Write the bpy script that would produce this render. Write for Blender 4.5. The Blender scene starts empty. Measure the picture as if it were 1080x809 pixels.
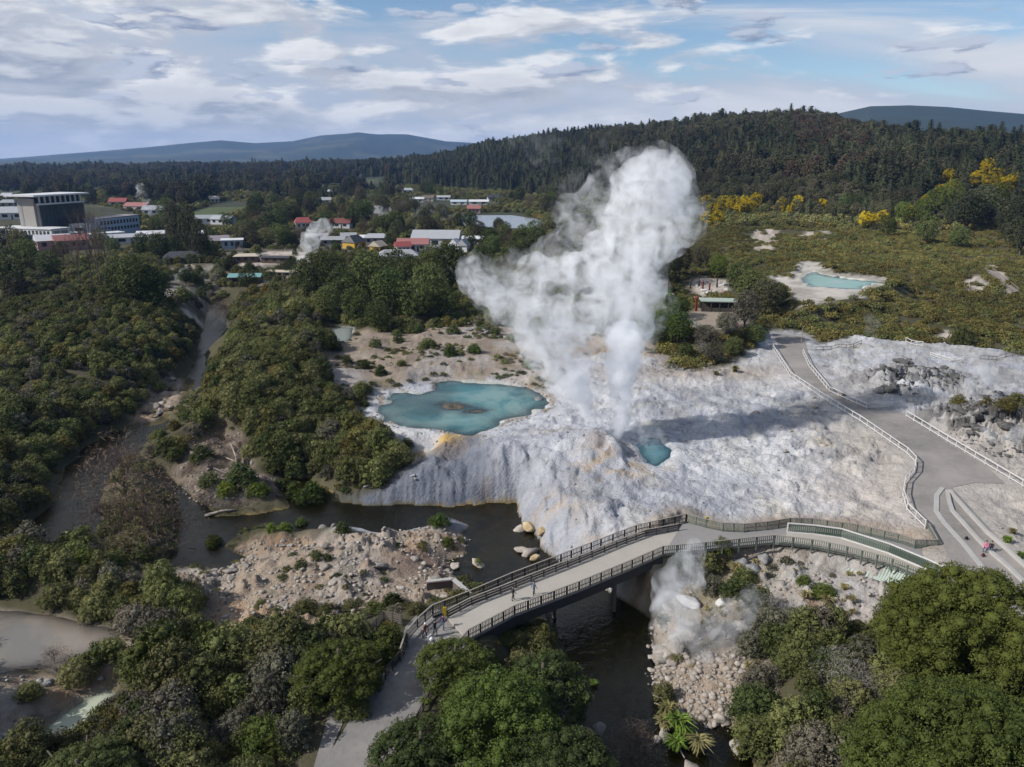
import bpy, bmesh, math, random
import numpy as np
from mathutils import Vector, Matrix, Euler

SC = bpy.context.scene
COL = SC.collection
random.seed(7)
RNG = np.random.default_rng(11)

# ------------------------------------------------------------------ camera model (photo pixels 1080 x 809)
FPX, CX, CY, CAMZ = 800.0, 540.0, 404.5, 50.0
PITCH = math.radians(16.67)
CP, SP = math.cos(PITCH), math.sin(PITCH)

def un(u, v, z=0.0):
    """ground point at height z that the photo shows at pixel (u, v)"""
    a, b = (u - CX) / FPX, -(v - CY) / FPX
    dy, dz = b * SP + CP, b * CP - SP
    t = (z - CAMZ) / dz
    return (a * t, dy * t)

def un3(u, v, z=0.0):
    x, y = un(u, v, z)
    return Vector((x, y, z))

def proj(x, y, z):
    dz = z - CAMZ
    d = y * CP - dz * SP
    return CX + FPX * x / d, CY - FPX * (y * SP + dz * CP) / d

def at_dist(u, v, y):
    """point on the view ray of (u, v) at forward distance y"""
    a, b = (u - CX) / FPX, -(v - CY) / FPX
    dy, dz = b * SP + CP, b * CP - SP
    t = y / dy
    return Vector((a * t, y, CAMZ + dz * t))

# ------------------------------------------------------------------ noise
def _hash(ix, iy, seed):
    n = (ix.astype(np.int64) * 374761393 + iy.astype(np.int64) * 668265263 + seed * 982451653) & 0xFFFFFFFF
    n = ((n ^ (n >> 13)) * 1274126177) & 0xFFFFFFFF
    n = n ^ (n >> 16)
    return n.astype(np.float64) / 4294967295.0

def vnoise(x, y, seed=0):
    ix, iy = np.floor(x), np.floor(y)
    fx, fy = x - ix, y - iy
    fx = fx * fx * fx * (fx * (fx * 6 - 15) + 10)
    fy = fy * fy * fy * (fy * (fy * 6 - 15) + 10)
    a = _hash(ix, iy, seed); b = _hash(ix + 1, iy, seed)
    c = _hash(ix, iy + 1, seed); d = _hash(ix + 1, iy + 1, seed)
    return (a + (b - a) * fx) * (1 - fy) + (c + (d - c) * fx) * fy

def fbm(x, y, seed=0, octs=4):
    s, amp, tot = 0.0, 1.0, 0.0
    for i in range(octs):
        s = s + amp * vnoise(x * 2 ** i + 17.3 * i, y * 2 ** i - 9.1 * i, seed + i)
        tot += amp
        amp *= 0.5
    return s / tot * 2 - 1

def sstep(x, a, b):
    t = np.clip((x - a) / (b - a), 0, 1)
    return t * t * (3 - 2 * t)

def sdf(x, y, poly, margin=60.0):
    """signed distance to a polygon (negative inside); far points get +margin"""
    P = np.asarray(poly, float)
    out = np.full(x.shape, float(margin))
    lo, hi = P.min(0) - margin, P.max(0) + margin
    m = (x > lo[0]) & (x < hi[0]) & (y > lo[1]) & (y < hi[1])
    if not m.any():
        return out
    px, py = x[m], y[m]
    d2 = np.full(px.shape, 1e18)
    ins = np.zeros(px.shape, bool)
    n = len(P)
    for i in range(n):
        ax, ay = P[i]; bx, by = P[(i + 1) % n]
        ex, ey = bx - ax, by - ay
        t = np.clip(((px - ax) * ex + (py - ay) * ey) / (ex * ex + ey * ey + 1e-12), 0, 1)
        d2 = np.minimum(d2, (px - ax - t * ex) ** 2 + (py - ay - t * ey) ** 2)
        c = (ay > py) != (by > py)
        with np.errstate(divide='ignore', invalid='ignore'):
            ins ^= c & (px < (bx - ax) * (py - ay) / (by - ay + 1e-15) + ax)
    d = np.sqrt(d2)
    out[m] = np.minimum(np.where(ins, -d, d), margin)
    return out

def dline(x, y, line, margin=60.0):
    """distance to a polyline"""
    P = np.asarray(line, float)
    d2 = np.full(x.shape, float(margin) ** 2)
    lo, hi = P.min(0) - margin, P.max(0) + margin
    m = (x > lo[0]) & (x < hi[0]) & (y > lo[1]) & (y < hi[1])
    px, py = x[m], y[m]
    dm = np.full(px.shape, margin ** 2)
    for i in range(len(P) - 1):
        ax, ay = P[i]; bx, by = P[i + 1]
        ex, ey = bx - ax, by - ay
        t = np.clip(((px - ax) * ex + (py - ay) * ey) / (ex * ex + ey * ey + 1e-12), 0, 1)
        dm = np.minimum(dm, (px - ax - t * ex) ** 2 + (py - ay - t * ey) ** 2)
    d2[m] = dm
    return np.sqrt(d2)

def W(poly, z):
    return [un(u, v, z) for u, v in poly]

# ------------------------------------------------------------------ scene helpers
def tag(o, label=None, cat=None, group=None, kind=None):
    if label: o['label'] = label
    if cat: o['category'] = cat
    if group: o['group'] = group
    if kind: o['kind'] = kind
    return o

def empty(name, loc=(0, 0, 0), rz=0.0):
    o = bpy.data.objects.new(name, None)
    o.location = loc
    o.rotation_euler = (0, 0, rz)
    o.empty_display_size = 0.5
    COL.objects.link(o)
    return o

def link(name, me, mat=None, parent=None, loc=None, rz=None, scale=None):
    o = bpy.data.objects.new(name, me)
    if mat is not None and len(me.materials) == 0:
        me.materials.append(mat)
    if parent is not None: o.parent = parent
    if loc is not None: o.location = loc
    if rz is not None: o.rotation_euler = (0, 0, rz)
    if scale is not None: o.scale = scale
    COL.objects.link(o)
    return o

def copy_tree(o, parent=None):
    c = o.copy()
    COL.objects.link(c)
    if parent is not None: c.parent = parent
    for ch in list(o.children):
        copy_tree(ch, c)
    return c

class MB:
    """collects simple solids into one mesh"""
    def __init__(self): self.v, self.f = [], []
    def add(self, vs, fs):
        n = len(self.v)
        self.v += [tuple(p) for p in vs]
        self.f += [tuple(i + n for i in f) for f in fs]
        return self
    def box(self, c, s, rz=0.0, taper=1.0):
        cx, cy, cz = c; hx, hy, hz = s[0] / 2, s[1] / 2, s[2] / 2
        ca, sa = math.cos(rz), math.sin(rz)
        vs = []
        for k, z in ((1.0, -hz), (taper, hz)):
            for x, y in ((-hx, -hy), (hx, -hy), (hx, hy), (-hx, hy)):
                x *= k; y *= k
                vs.append((cx + x * ca - y * sa, cy + x * sa + y * ca, cz + z))
        return self.add(vs, [(3, 2, 1, 0), (4, 5, 6, 7), (0, 1, 5, 4), (1, 2, 6, 5), (2, 3, 7, 6), (3, 0, 4, 7)])
    def bar(self, a, b, w, h):
        """box beam from a to b, w wide (horizontal), h high (vertical)"""
        a, b = Vector(a), Vector(b)
        d = (b - a)
        if d.length < 1e-6: return self
        d.normalize()
        side = d.cross(Vector((0, 0, 1)))
        if side.length < 1e-4: side = Vector((1, 0, 0))
        side.normalize()
        up = side.cross(d).normalized()
        vs = []
        for p in (a, b):
            for i, j in ((-1, -1), (1, -1), (1, 1), (-1, 1)):
                vs.append(p + side * (i * w / 2) + up * (j * h / 2))
        return self.add(vs, [(0, 1, 2, 3), (7, 6, 5, 4), (0, 4, 5, 1), (1, 5, 6, 2), (2, 6, 7, 3), (3, 7, 4, 0)])
    def tube(self, pts, rad, n=8, cap=True):
        pts = [Vector(p) for p in pts]
        rs = rad if isinstance(rad, (list, tuple)) else [rad] * len(pts)
        base = len(self.v)
        prev = None
        for i, p in enumerate(pts):
            t = (pts[min(i + 1, len(pts) - 1)] - pts[max(i - 1, 0)])
            t.normalize()
            s = prev - t * prev.dot(t) if prev is not None else t.orthogonal()
            if s.length < 1e-5: s = t.orthogonal()
            s.normalize(); prev = s
            q = t.cross(s)
            for k in range(n):
                a = 2 * math.pi * k / n
                self.v.append(tuple(p + (s * math.cos(a) + q * math.sin(a)) * rs[i]))
        for i in range(len(pts) - 1):
            for k in range(n):
                k2 = (k + 1) % n
                self.f.append((base + i * n + k, base + i * n + k2, base + (i + 1) * n + k2, base + (i + 1) * n + k))
        if cap:
            self.f.append(tuple(base + k for k in reversed(range(n))))
            self.f.append(tuple(base + (len(pts) - 1) * n + k for k in range(n)))
        return self
    def ball(self, c, r, nu=10, nv=7, jit=0.0):
        rx, ry, rz = (r, r, r) if not isinstance(r, (tuple, list)) else r
        base = len(self.v)
        self.v.append((c[0], c[1], c[2] - rz))
        for j in range(1, nv):
            ph = -math.pi / 2 + math.pi * j / nv
            for i in range(nu):
                th = 2 * math.pi * i / nu
                k = 1 + random.uniform(-jit, jit)
                self.v.append((c[0] + rx * k * math.cos(ph) * math.cos(th), c[1] + ry * k * math.cos(ph) * math.sin(th), c[2] + rz * k * math.sin(ph)))
        self.v.append((c[0], c[1], c[2] + rz))
        top = len(self.v) - 1
        for i in range(nu):
            i2 = (i + 1) % nu
            self.f.append((base, base + 1 + i2, base + 1 + i))
            for j in range(nv - 2):
                a = base + 1 + j * nu
                self.f.append((a + i, a + i2, a + nu + i2, a + nu + i))
            a = base + 1 + (nv - 2) * nu
            self.f.append((a + i, a + i2, top))
        return self
    def mesh(self, name, smooth=False):
        me = bpy.data.meshes.new(name)
        me.from_pydata(self.v, [], self.f)
        me.update()
        if smooth:
            me.polygons.foreach_set('use_smooth', [True] * len(me.polygons))
        return me
    def build(self, name, mat, parent=None, loc=None, rz=None, smooth=False):
        return link(name, self.mesh(name, smooth), mat, parent, loc, rz)

def np_mesh(name, V, F, smooth=False):
    """V (n,3), F (m,k) numpy"""
    me = bpy.data.meshes.new(name)
    V = np.asarray(V, np.float32); F = np.asarray(F, np.int32)
    m, k = F.shape
    me.vertices.add(len(V)); me.vertices.foreach_set('co', V.ravel())
    me.loops.add(m * k); me.loops.foreach_set('vertex_index', F.ravel())
    me.polygons.add(m)
    me.polygons.foreach_set('loop_start', np.arange(0, m * k, k, dtype=np.int32))
    if smooth: me.polygons.foreach_set('use_smooth', np.ones(m, bool))
    me.update(calc_edges=True)
    return me

def point_attr(me, name, arr):
    a = np.asarray(arr, np.float32)
    if a.ndim == 1:
        t = me.attributes.new(name, 'FLOAT', 'POINT'); t.data.foreach_set('value', a)
    else:
        if a.shape[1] == 3: a = np.concatenate([a, np.ones((len(a), 1), np.float32)], 1)
        t = me.attributes.new(name, 'FLOAT_COLOR', 'POINT'); t.data.foreach_set('color', a.ravel())

# ------------------------------------------------------------------ materials
class NT:
    def __init__(self, name):
        self.m = bpy.data.materials.new(name)
        self.m.use_nodes = True
        self.t = self.m.node_tree
        self.t.nodes.clear()
        self.out = self.t.nodes.new('ShaderNodeOutputMaterial')
    def n(self, kind, **kw):
        nd = self.t.nodes.new('ShaderNode' + kind)
        for k, v in kw.items():
            if k in nd.inputs and not hasattr(nd, k): nd.inputs[k].default_value = v
            else:
                try: setattr(nd, k, v)
                except Exception: nd.inputs[k].default_value = v
        return nd
    def l(self, a, b):
        self.t.links.new(a, b)
    def noise(self, scale, vec=None, detail=4.0, rough=0.55, dist=0.0, dims='3D'):
        nd = self.n('TexNoise'); nd.noise_dimensions = dims
        nd.inputs['Scale'].default_value = scale; nd.inputs['Detail'].default_value = detail
        nd.inputs['Roughness'].default_value = rough; nd.inputs['Distortion'].default_value = dist
        if vec is not None: self.l(vec, nd.inputs['Vector'])
        return nd.outputs['Fac']
    def math(self, op, a, b=None, c=None, clamp=False):
        nd = self.n('Math'); nd.operation = op; nd.use_clamp = clamp
        for i, s in enumerate((a, b, c)):
            if s is None: continue
            if isinstance(s, (int, float)): nd.inputs[i].default_value = s
            else: self.l(s, nd.inputs[i])
        return nd.outputs[0]
    def ramp(self, fac, stops, interp='LINEAR'):
        nd = self.n('ValToRGB'); cr = nd.color_ramp; cr.interpolation = interp
        while len(cr.elements) < len(stops): cr.elements.new(0.5)
        for e, (p, c) in zip(cr.elements, stops):
            e.position = p
            e.color = (c, c, c, 1) if isinstance(c, (int, float)) else (*c, 1)
        self.l(fac, nd.inputs[0])
        return nd.outputs[0]
    def maprange(self, v, a, b, c, d, smooth=False):
        nd = self.n('MapRange'); nd.clamp = True
        if smooth: nd.interpolation_type = 'SMOOTHSTEP'
        self.l(v, nd.inputs[0])
        for i, x in enumerate((a, b, c, d)): nd.inputs[i + 1].default_value = x
        return nd.outputs[0]
    def mix(self, fac, a, b, mode='MIX'):
        nd = self.n('Mix'); nd.data_type = 'RGBA'; nd.blend_type = mode
        for s, i in ((fac, 0), (a, 6), (b, 7)):
            if isinstance(s, (int, float)): nd.inputs[i].default_value = s if i == 0 else (s, s, s, 1)
            elif isinstance(s, (tuple, list)): nd.inputs[i].default_value = (*s[:3], 1)
            else: self.l(s, nd.inputs[i])
        return nd.outputs[2]
    def attr(self, name, out='Fac'):
        nd = self.n('Attribute'); nd.attribute_name = name
        return nd.outputs[out]
    def bump(self, h, strength=0.5, dist=0.1):
        nd = self.n('Bump'); nd.inputs['Strength'].default_value = strength; nd.inputs['Distance'].default_value = dist
        self.l(h, nd.inputs['Height'])
        return nd.outputs[0]
    def coord(self, which='Object'):
        return self.n('TexCoord').outputs[which]
    def pos(self):
        return self.n('NewGeometry').outputs['Position']
    def principled(self, color, rough=0.8, spec=0.3, metal=0.0, normal=None):
        p = self.n('BsdfPrincipled')
        if isinstance(color, (tuple, list)): p.inputs['Base Color'].default_value = (*color[:3], 1)
        else: self.l(color, p.inputs['Base Color'])
        if isinstance(rough, (int, float)): p.inputs['Roughness'].default_value = rough
        else: self.l(rough, p.inputs['Roughness'])
        p.inputs['Specular IOR Level'].default_value = spec
        p.inputs['Metallic'].default_value = metal
        if normal is not None: self.l(normal, p.inputs['Normal'])
        return p.outputs[0]
    def surf(self, sh):
        self.l(sh, self.out.inputs['Surface'])
        return self.m

def simple(name, color, rough=0.7, var=0.15, scale=1.5, bump=0.0, spec=0.3, metal=0.0, dirt=None):
    """a plain material with uneven tone (object space noise)"""
    t = NT(name)
    co = t.coord('Object')
    n1 = t.noise(scale, co, 5.0, 0.6)
    n2 = t.noise(scale * 7, co, 3.0, 0.6)
    k = t.math('MULTIPLY_ADD', n1, var * 2, 1 - var)
    k2 = t.math('MULTIPLY_ADD', n2, var, 1 - var / 2)
    k = t.math('MULTIPLY', k, k2)
    c = t.mix(1.0, color, t.ramp(k, [(0, 0.0), (1, 1.0)]), 'MULTIPLY')
    vm = t.n('VectorMath'); vm.operation = 'SCALE'; vm.inputs[0].default_value = color
    t.l(k, vm.inputs['Scale'])
    c = vm.outputs[0]
    if dirt is not None:
        nz = t.noise(scale * 0.6, co, 6.0, 0.7)
        c = t.mix(t.maprange(nz, 0.5, 0.75, 0.0, 0.8), c, dirt)
    nrm = t.bump(n2, bump, 0.05) if bump else None
    return t.surf(t.principled(c, rough, spec, metal, nrm))
# ================================================================== the lie of the land
def kv(v):
    b = -(v - CY) / FPX
    return (b * CP - SP) / (b * SP + CP)

def tab(pairs):
    p = sorted(pairs)
    return np.array([(u - CX) / FPX for u, _ in p]), np.array([w for _, w in p], float)

_rg = [(-400, 172, 2200), (-150, 172, 2200), (250, 171, 2000), (380, 168, 1900), (450, 163, 1700), (520, 148, 1500), (600, 135, 1350),
       (680, 127, 1200), (740, 119, 1100), (790, 114, 1040), (830, 111, 1000), (870, 116, 960), (910, 126, 900), (960, 133, 830), (1020, 136, 780),
       (1080, 138, 730), (1400, 145, 700)]
R_D = tab([(u, d) for u, v, d in _rg])
R_Z = tab([(u, max(8.0, CAMZ + d * kv(v) - 21)) for u, v, d in _rg])
R_B = tab([(-400, 1500), (250, 1500), (450, 1150), (520, 1000), (600, 860), (680, 700), (740, 590), (830, 510), (960, 430), (1080, 350), (1400, 320)])
_fh = [(-400, 169, 9000), (-100, 169, 9000), (0, 168, 9000), (60, 163, 9000), (100, 160, 9000), (160, 155, 9000), (200, 151, 9000), (235, 148, 9000),
       (270, 151, 9000), (310, 149, 9000), (340, 143, 9000), (380, 140, 9000), (400, 142, 9000), (430, 142, 9000), (470, 149, 9000), (520, 152, 9000),
       (600, 154, 8500), (800, 140, 5500), (850, 128, 4700), (880, 119, 4500), (910, 112, 4500), (950, 111, 4500), (990, 113, 4500), (1030, 117, 4500),
       (1080, 121, 4500), (1400, 126, 4500)]
F_D = tab([(u, d) for u, v, d in _fh])
F_Z = tab([(u, CAMZ + d * kv(v)) for u, v, d in _fh])

RIVER_PX = [
    [(222, 318), (243, 322), (240, 345), (230, 362), (219, 372), (216, 404), (198, 420), (181, 440), (178, 458), (152, 470), (142, 485), (120, 505), (108, 535),
     (112, 560), (60, 590), (24, 582), (26, 555), (52, 535), (66, 505), (68, 492), (96, 468), (126, 452), (150, 435), (172, 415), (196, 395), (206, 372), (212, 350)],
    [(140, 484), (168, 495), (185, 508), (205, 528), (228, 543), (262, 541), (300, 535), (292, 520), (298, 503), (330, 503), (352, 521), (352, 560), (318, 562),
     (290, 556), (262, 562), (240, 574), (264, 588), (232, 600), (185, 600), (150, 592), (120, 575), (105, 560), (112, 530), (125, 505)],
    [(335, 545), (345, 527), (380, 529), (440, 532), (500, 533), (545, 530), (552, 545), (557, 560), (572, 574), (592, 592), (640, 622), (692, 655), (686, 690),
     (690, 728), (735, 762), (765, 766), (792, 778), (805, 850), (540, 850), (575, 760), (592, 700), (580, 662), (535, 630), (500, 618), (478, 606), (470, 592), (490, 584),
     (492, 555), (470, 548), (440, 558), (413, 565), (370, 560), (340, 556)],
]
RIVER = [W(p, 0) for p in RIVER_PX]
RAPID = W([(150, 425), (176, 398), (192, 400), (186, 425), (160, 442), (136, 446)], 0.5)

POOL_Z, VENT_Z, POND_Z, GREY_Z, MUD_Z = 4.4, 5.2, 9.0, 1.6, 5.0
POOL = W([(401, 436), (404, 428), (410, 419), (413, 414), (440, 415), (464, 413), (462, 405), (480, 402), (530, 405), (553, 409), (562, 415), (575, 420), (577, 431),
          (560, 438), (530, 445), (515, 455), (500, 460), (485, 458), (470, 455), (450, 452), (420, 447), (404, 445)], POOL_Z)
ISLET = W([(462, 426), (474, 423), (492, 427), (518, 432), (510, 436), (490, 437), (472, 432)], POOL_Z)
VENTPOOL = W([(674, 470), (682, 463), (694, 463), (702, 472), (707, 485), (694, 493), (680, 490)], VENT_Z)
POND = W([(846, 302), (849, 289), (858, 286), (868, 290), (890, 293), (929, 298), (908, 305), (872, 304)], POND_Z)
PONDFLAT = W([(815, 292), (836, 296), (848, 278), (862, 278), (872, 286), (932, 295), (938, 300), (915, 308), (906, 316), (880, 318), (850, 324), (832, 312)], POND_Z)
GREY = W([(-60, 640), (0, 642), (30, 646), (80, 657), (128, 665), (126, 675), (100, 688), (78, 700), (62, 714), (40, 706), (10, 708), (-60, 712)], GREY_Z)
GREEN = W([(114, 727), (119, 733), (96, 755), (76, 774), (52, 781), (46, 772), (70, 752), (90, 738)], GREY_Z)
MUD = W([(340, 352), (355, 345), (372, 346), (371, 358), (356, 364), (342, 362)], MUD_Z)
SHALLOW = W([(424, 485), (436, 477), (448, 474), (446, 481), (432, 491), (420, 494)], 3.2)
LAKE_Z = 7.0
LAKE = W([(478, 232), (500, 227), (540, 227), (566, 231), (578, 236), (560, 241), (520, 240), (490, 239)], LAKE_Z)
TRAY = W([(664, 246), (690, 240), (700, 250), (680, 252)], 8.0)

PATH_Z, DECK_Z, WEST_Z = 5.8, 5.3, 5.0
PATH_PX = [(815, 352), (826, 378), (838, 394), (860, 409), (900, 431), (940, 461), (964, 481), (968, 492), (960, 503), (956, 518), (966, 541), (986, 561), (994, 574),
           (1012, 612), (1030, 650), (1130, 655), (1090, 606), (1052, 566), (1026, 538), (1004, 514), (1028, 509), (1060, 510), (1040, 491), (1000, 467), (958, 439), (925, 431), (890, 418), (866, 399), (854, 380), (848, 354)]
PATH = W(PATH_PX, PATH_Z)
PLAT_PX = [(722, 545), (745, 552), (780, 556), (826, 549), (870, 550), (930, 558), (994, 572), (1014, 612), (960, 596), (900, 583), (850, 574), (820, 567), (760, 570), (705, 578), (688, 588), (676, 572)]
PLAT = W(PLAT_PX, PATH_Z - 0.3)
WEST_PX = [(462, 642), (478, 655), (502, 668), (484, 688), (471, 700), (458, 722), (446, 745), (433, 766), (418, 795), (398, 850), (300, 850), (330, 812), (350, 790), (378, 745), (402, 716), (407, 703), (421, 684), (428, 660), (442, 646)]
WEST = W(WEST_PX, WEST_Z)
WEST2 = W([(330, 812), (346, 756), (364, 724), (385, 700), (392, 704), (378, 728), (366, 752), (350, 790)], WEST_Z)

SINTER = W([(352, 500), (348, 520), (352, 533), (520, 537), (560, 588), (600, 605), (690, 580), (720, 548), (830, 548), (1000, 575), (1100, 640), (1140, 470), (1120, 385), (1050, 368), (960, 362), (900, 356), (862, 366),
            (850, 352), (812, 352), (800, 372), (770, 388), (735, 392), (700, 390), (690, 380), (660, 372), (600, 382), (590, 402), (575, 412), (530, 400), (480, 398), (455, 400), (420, 408), (398, 412), (385, 430), (398, 448), (420, 460), (445, 470), (425, 488), (400, 497)], 5.0)
TAN = W([(395, 404), (360, 420), (350, 400), (338, 378), (360, 366), (376, 350), (420, 356), (455, 346), (500, 344), (540, 345), (600, 352), (650, 350), (690, 366), (700, 385), (620, 398), (560, 404), (490, 400), (440, 408)], 5.5)
DARKSINTER = W([(352, 500), (370, 492), (420, 486), (480, 478), (505, 470), (512, 500), (516, 537), (440, 535), (350, 533)], 3.0)
BANK_PX = [(205, 600), (262, 588), (246, 575), (330, 562), (413, 564), (440, 557), (492, 553), (492, 584), (472, 592), (480, 608), (500, 620), (470, 634), (430, 648), (400, 655), (345, 670),
          (300, 668), (265, 660), (245, 675), (215, 685), (160, 690), (128, 690), (135, 676), (210, 660), (222, 635), (212, 615), (150, 600), (128, 580), (160, 590)]
BANK = W(BANK_PX, 1.5)
LOGFLAT = W([(170, 505), (200, 470), (232, 462), (258, 466), (266, 500), (300, 500), (295, 520), (240, 528), (205, 520)], 1.5)
PONDBANK = W([(-40, 706), (30, 710), (62, 716), (100, 694), (140, 670), (190, 664), (200, 680), (165, 692), (135, 708), (120, 726), (90, 737), (68, 752), (44, 774), (50, 784), (30, 800), (-40, 815)], 2.0)
SEBANK = W([(686, 655), (712, 600), (760, 580), (830, 580), (900, 596), (970, 615), (945, 668), (885, 655), (812, 660), (802, 700), (796, 745), (770, 758), (738, 756), (688, 735), (682, 690)], 3.0)
CLIFF = W([(350, 495), (420, 480), (470, 476), (520, 470), (640, 470), (720, 500), (740, 548), (690, 590), (640, 620), (590, 595), (560, 570), (545, 533), (350, 533)], 2.0)
VILLAGE = W([(150, 312), (190, 285), (250, 262), (330, 246), (430, 240), (520, 246), (500, 268), (420, 276), (340, 268), (322, 290), (280, 302), (230, 300), (215, 318), (190, 332), (160, 322)], 6.0)
SANDS = [W(p, 6.0) for p in (
    [(170, 312), (178, 303), (196, 299), (202, 301), (186, 308), (182, 318), (174, 320)], [(188, 322), (210, 322), (222, 318), (226, 322), (214, 327), (192, 328)],
    [(178, 283), (200, 278), (202, 281), (180, 286)],
    [(255, 272), (285, 264), (322, 266), (326, 280), (316, 294), (296, 299), (278, 298), (282, 288), (306, 284), (304, 276), (270, 280), (256, 280)],
    [(786, 262), (800, 256), (816, 254), (824, 262), (812, 272), (800, 270)],
    [(856, 262), (870, 260), (876, 263), (862, 266)],
    [(1016, 300), (1030, 294), (1044, 304), (1034, 312), (1020, 308)],
    [(1040, 280), (1052, 288), (1072, 308), (1068, 312), (1046, 294)],
    [(985, 350), (1000, 345), (1002, 350), (992, 354)],
    [(958, 232), (966, 228), (968, 240), (960, 244)],
    [(724, 300), (740, 296), (766, 298), (768, 308), (740, 314)],
    [(836, 262), (872, 252), (875, 258), (842, 268)],
    [(340, 378), (352, 374), (356, 380), (344, 386)])]
LAWNS = [W(p, 6.5) for p in ([(206, 224), (236, 212), (262, 213), (258, 220), (222, 232), (200, 230)], [(425, 214), (450, 209), (520, 213), (520, 218), (470, 220), (420, 219)])]
ORANGE = W([(456, 472), (470, 464), (486, 462), (494, 478), (476, 484), (458, 482)], 4.0)
LOOKOUT = W([(722, 338), (745, 326), (780, 330), (785, 345), (760, 352), (730, 348)], 9.0)

G1 = un(645, 462, 8.0)
G2 = un(616, 455, 7.5)
OUTCROP = un(1055, 440, 7.0)

ISLAND = W([(104, 552), (106, 528), (118, 500), (132, 484), (160, 488), (184, 516), (192, 548), (190, 578), (168, 592), (140, 600), (122, 588), (108, 572)], 0.3)
def water_dist(x, y):
    d = np.full(x.shape, 60.0)
    for p in RIVER: d = np.minimum(d, sdf(x, y, p))
    return np.maximum(d, -sdf(x, y, ISLAND, 60))

def cells(x, y, seed=0):
    """cellular noise: random level of the nearest cell, and how close its edge is"""
    ix, iy = np.floor(x), np.floor(y)
    d1 = np.full(x.shape, 9.0); d2 = np.full(x.shape, 9.0); val = np.zeros(x.shape)
    for a in (-1, 0, 1):
        for b in (-1, 0, 1):
            cx, cy = ix + a, iy + b
            px = cx + 0.1 + 0.8 * _hash(cx, cy, seed); py = cy + 0.1 + 0.8 * _hash(cx, cy, seed + 1)
            d = (x - px) ** 2 + (y - py) ** 2
            c = d < d1
            d2 = np.where(c, d1, np.minimum(d2, d)); d1 = np.where(c, d, d1)
            val = np.where(c, _hash(cx, cy, seed + 2), val)
    return val, np.sqrt(d2) - np.sqrt(d1)

def scoord(x, y):
    return x / (0.958 * np.maximum(y, 5) + 14.3)

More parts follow.
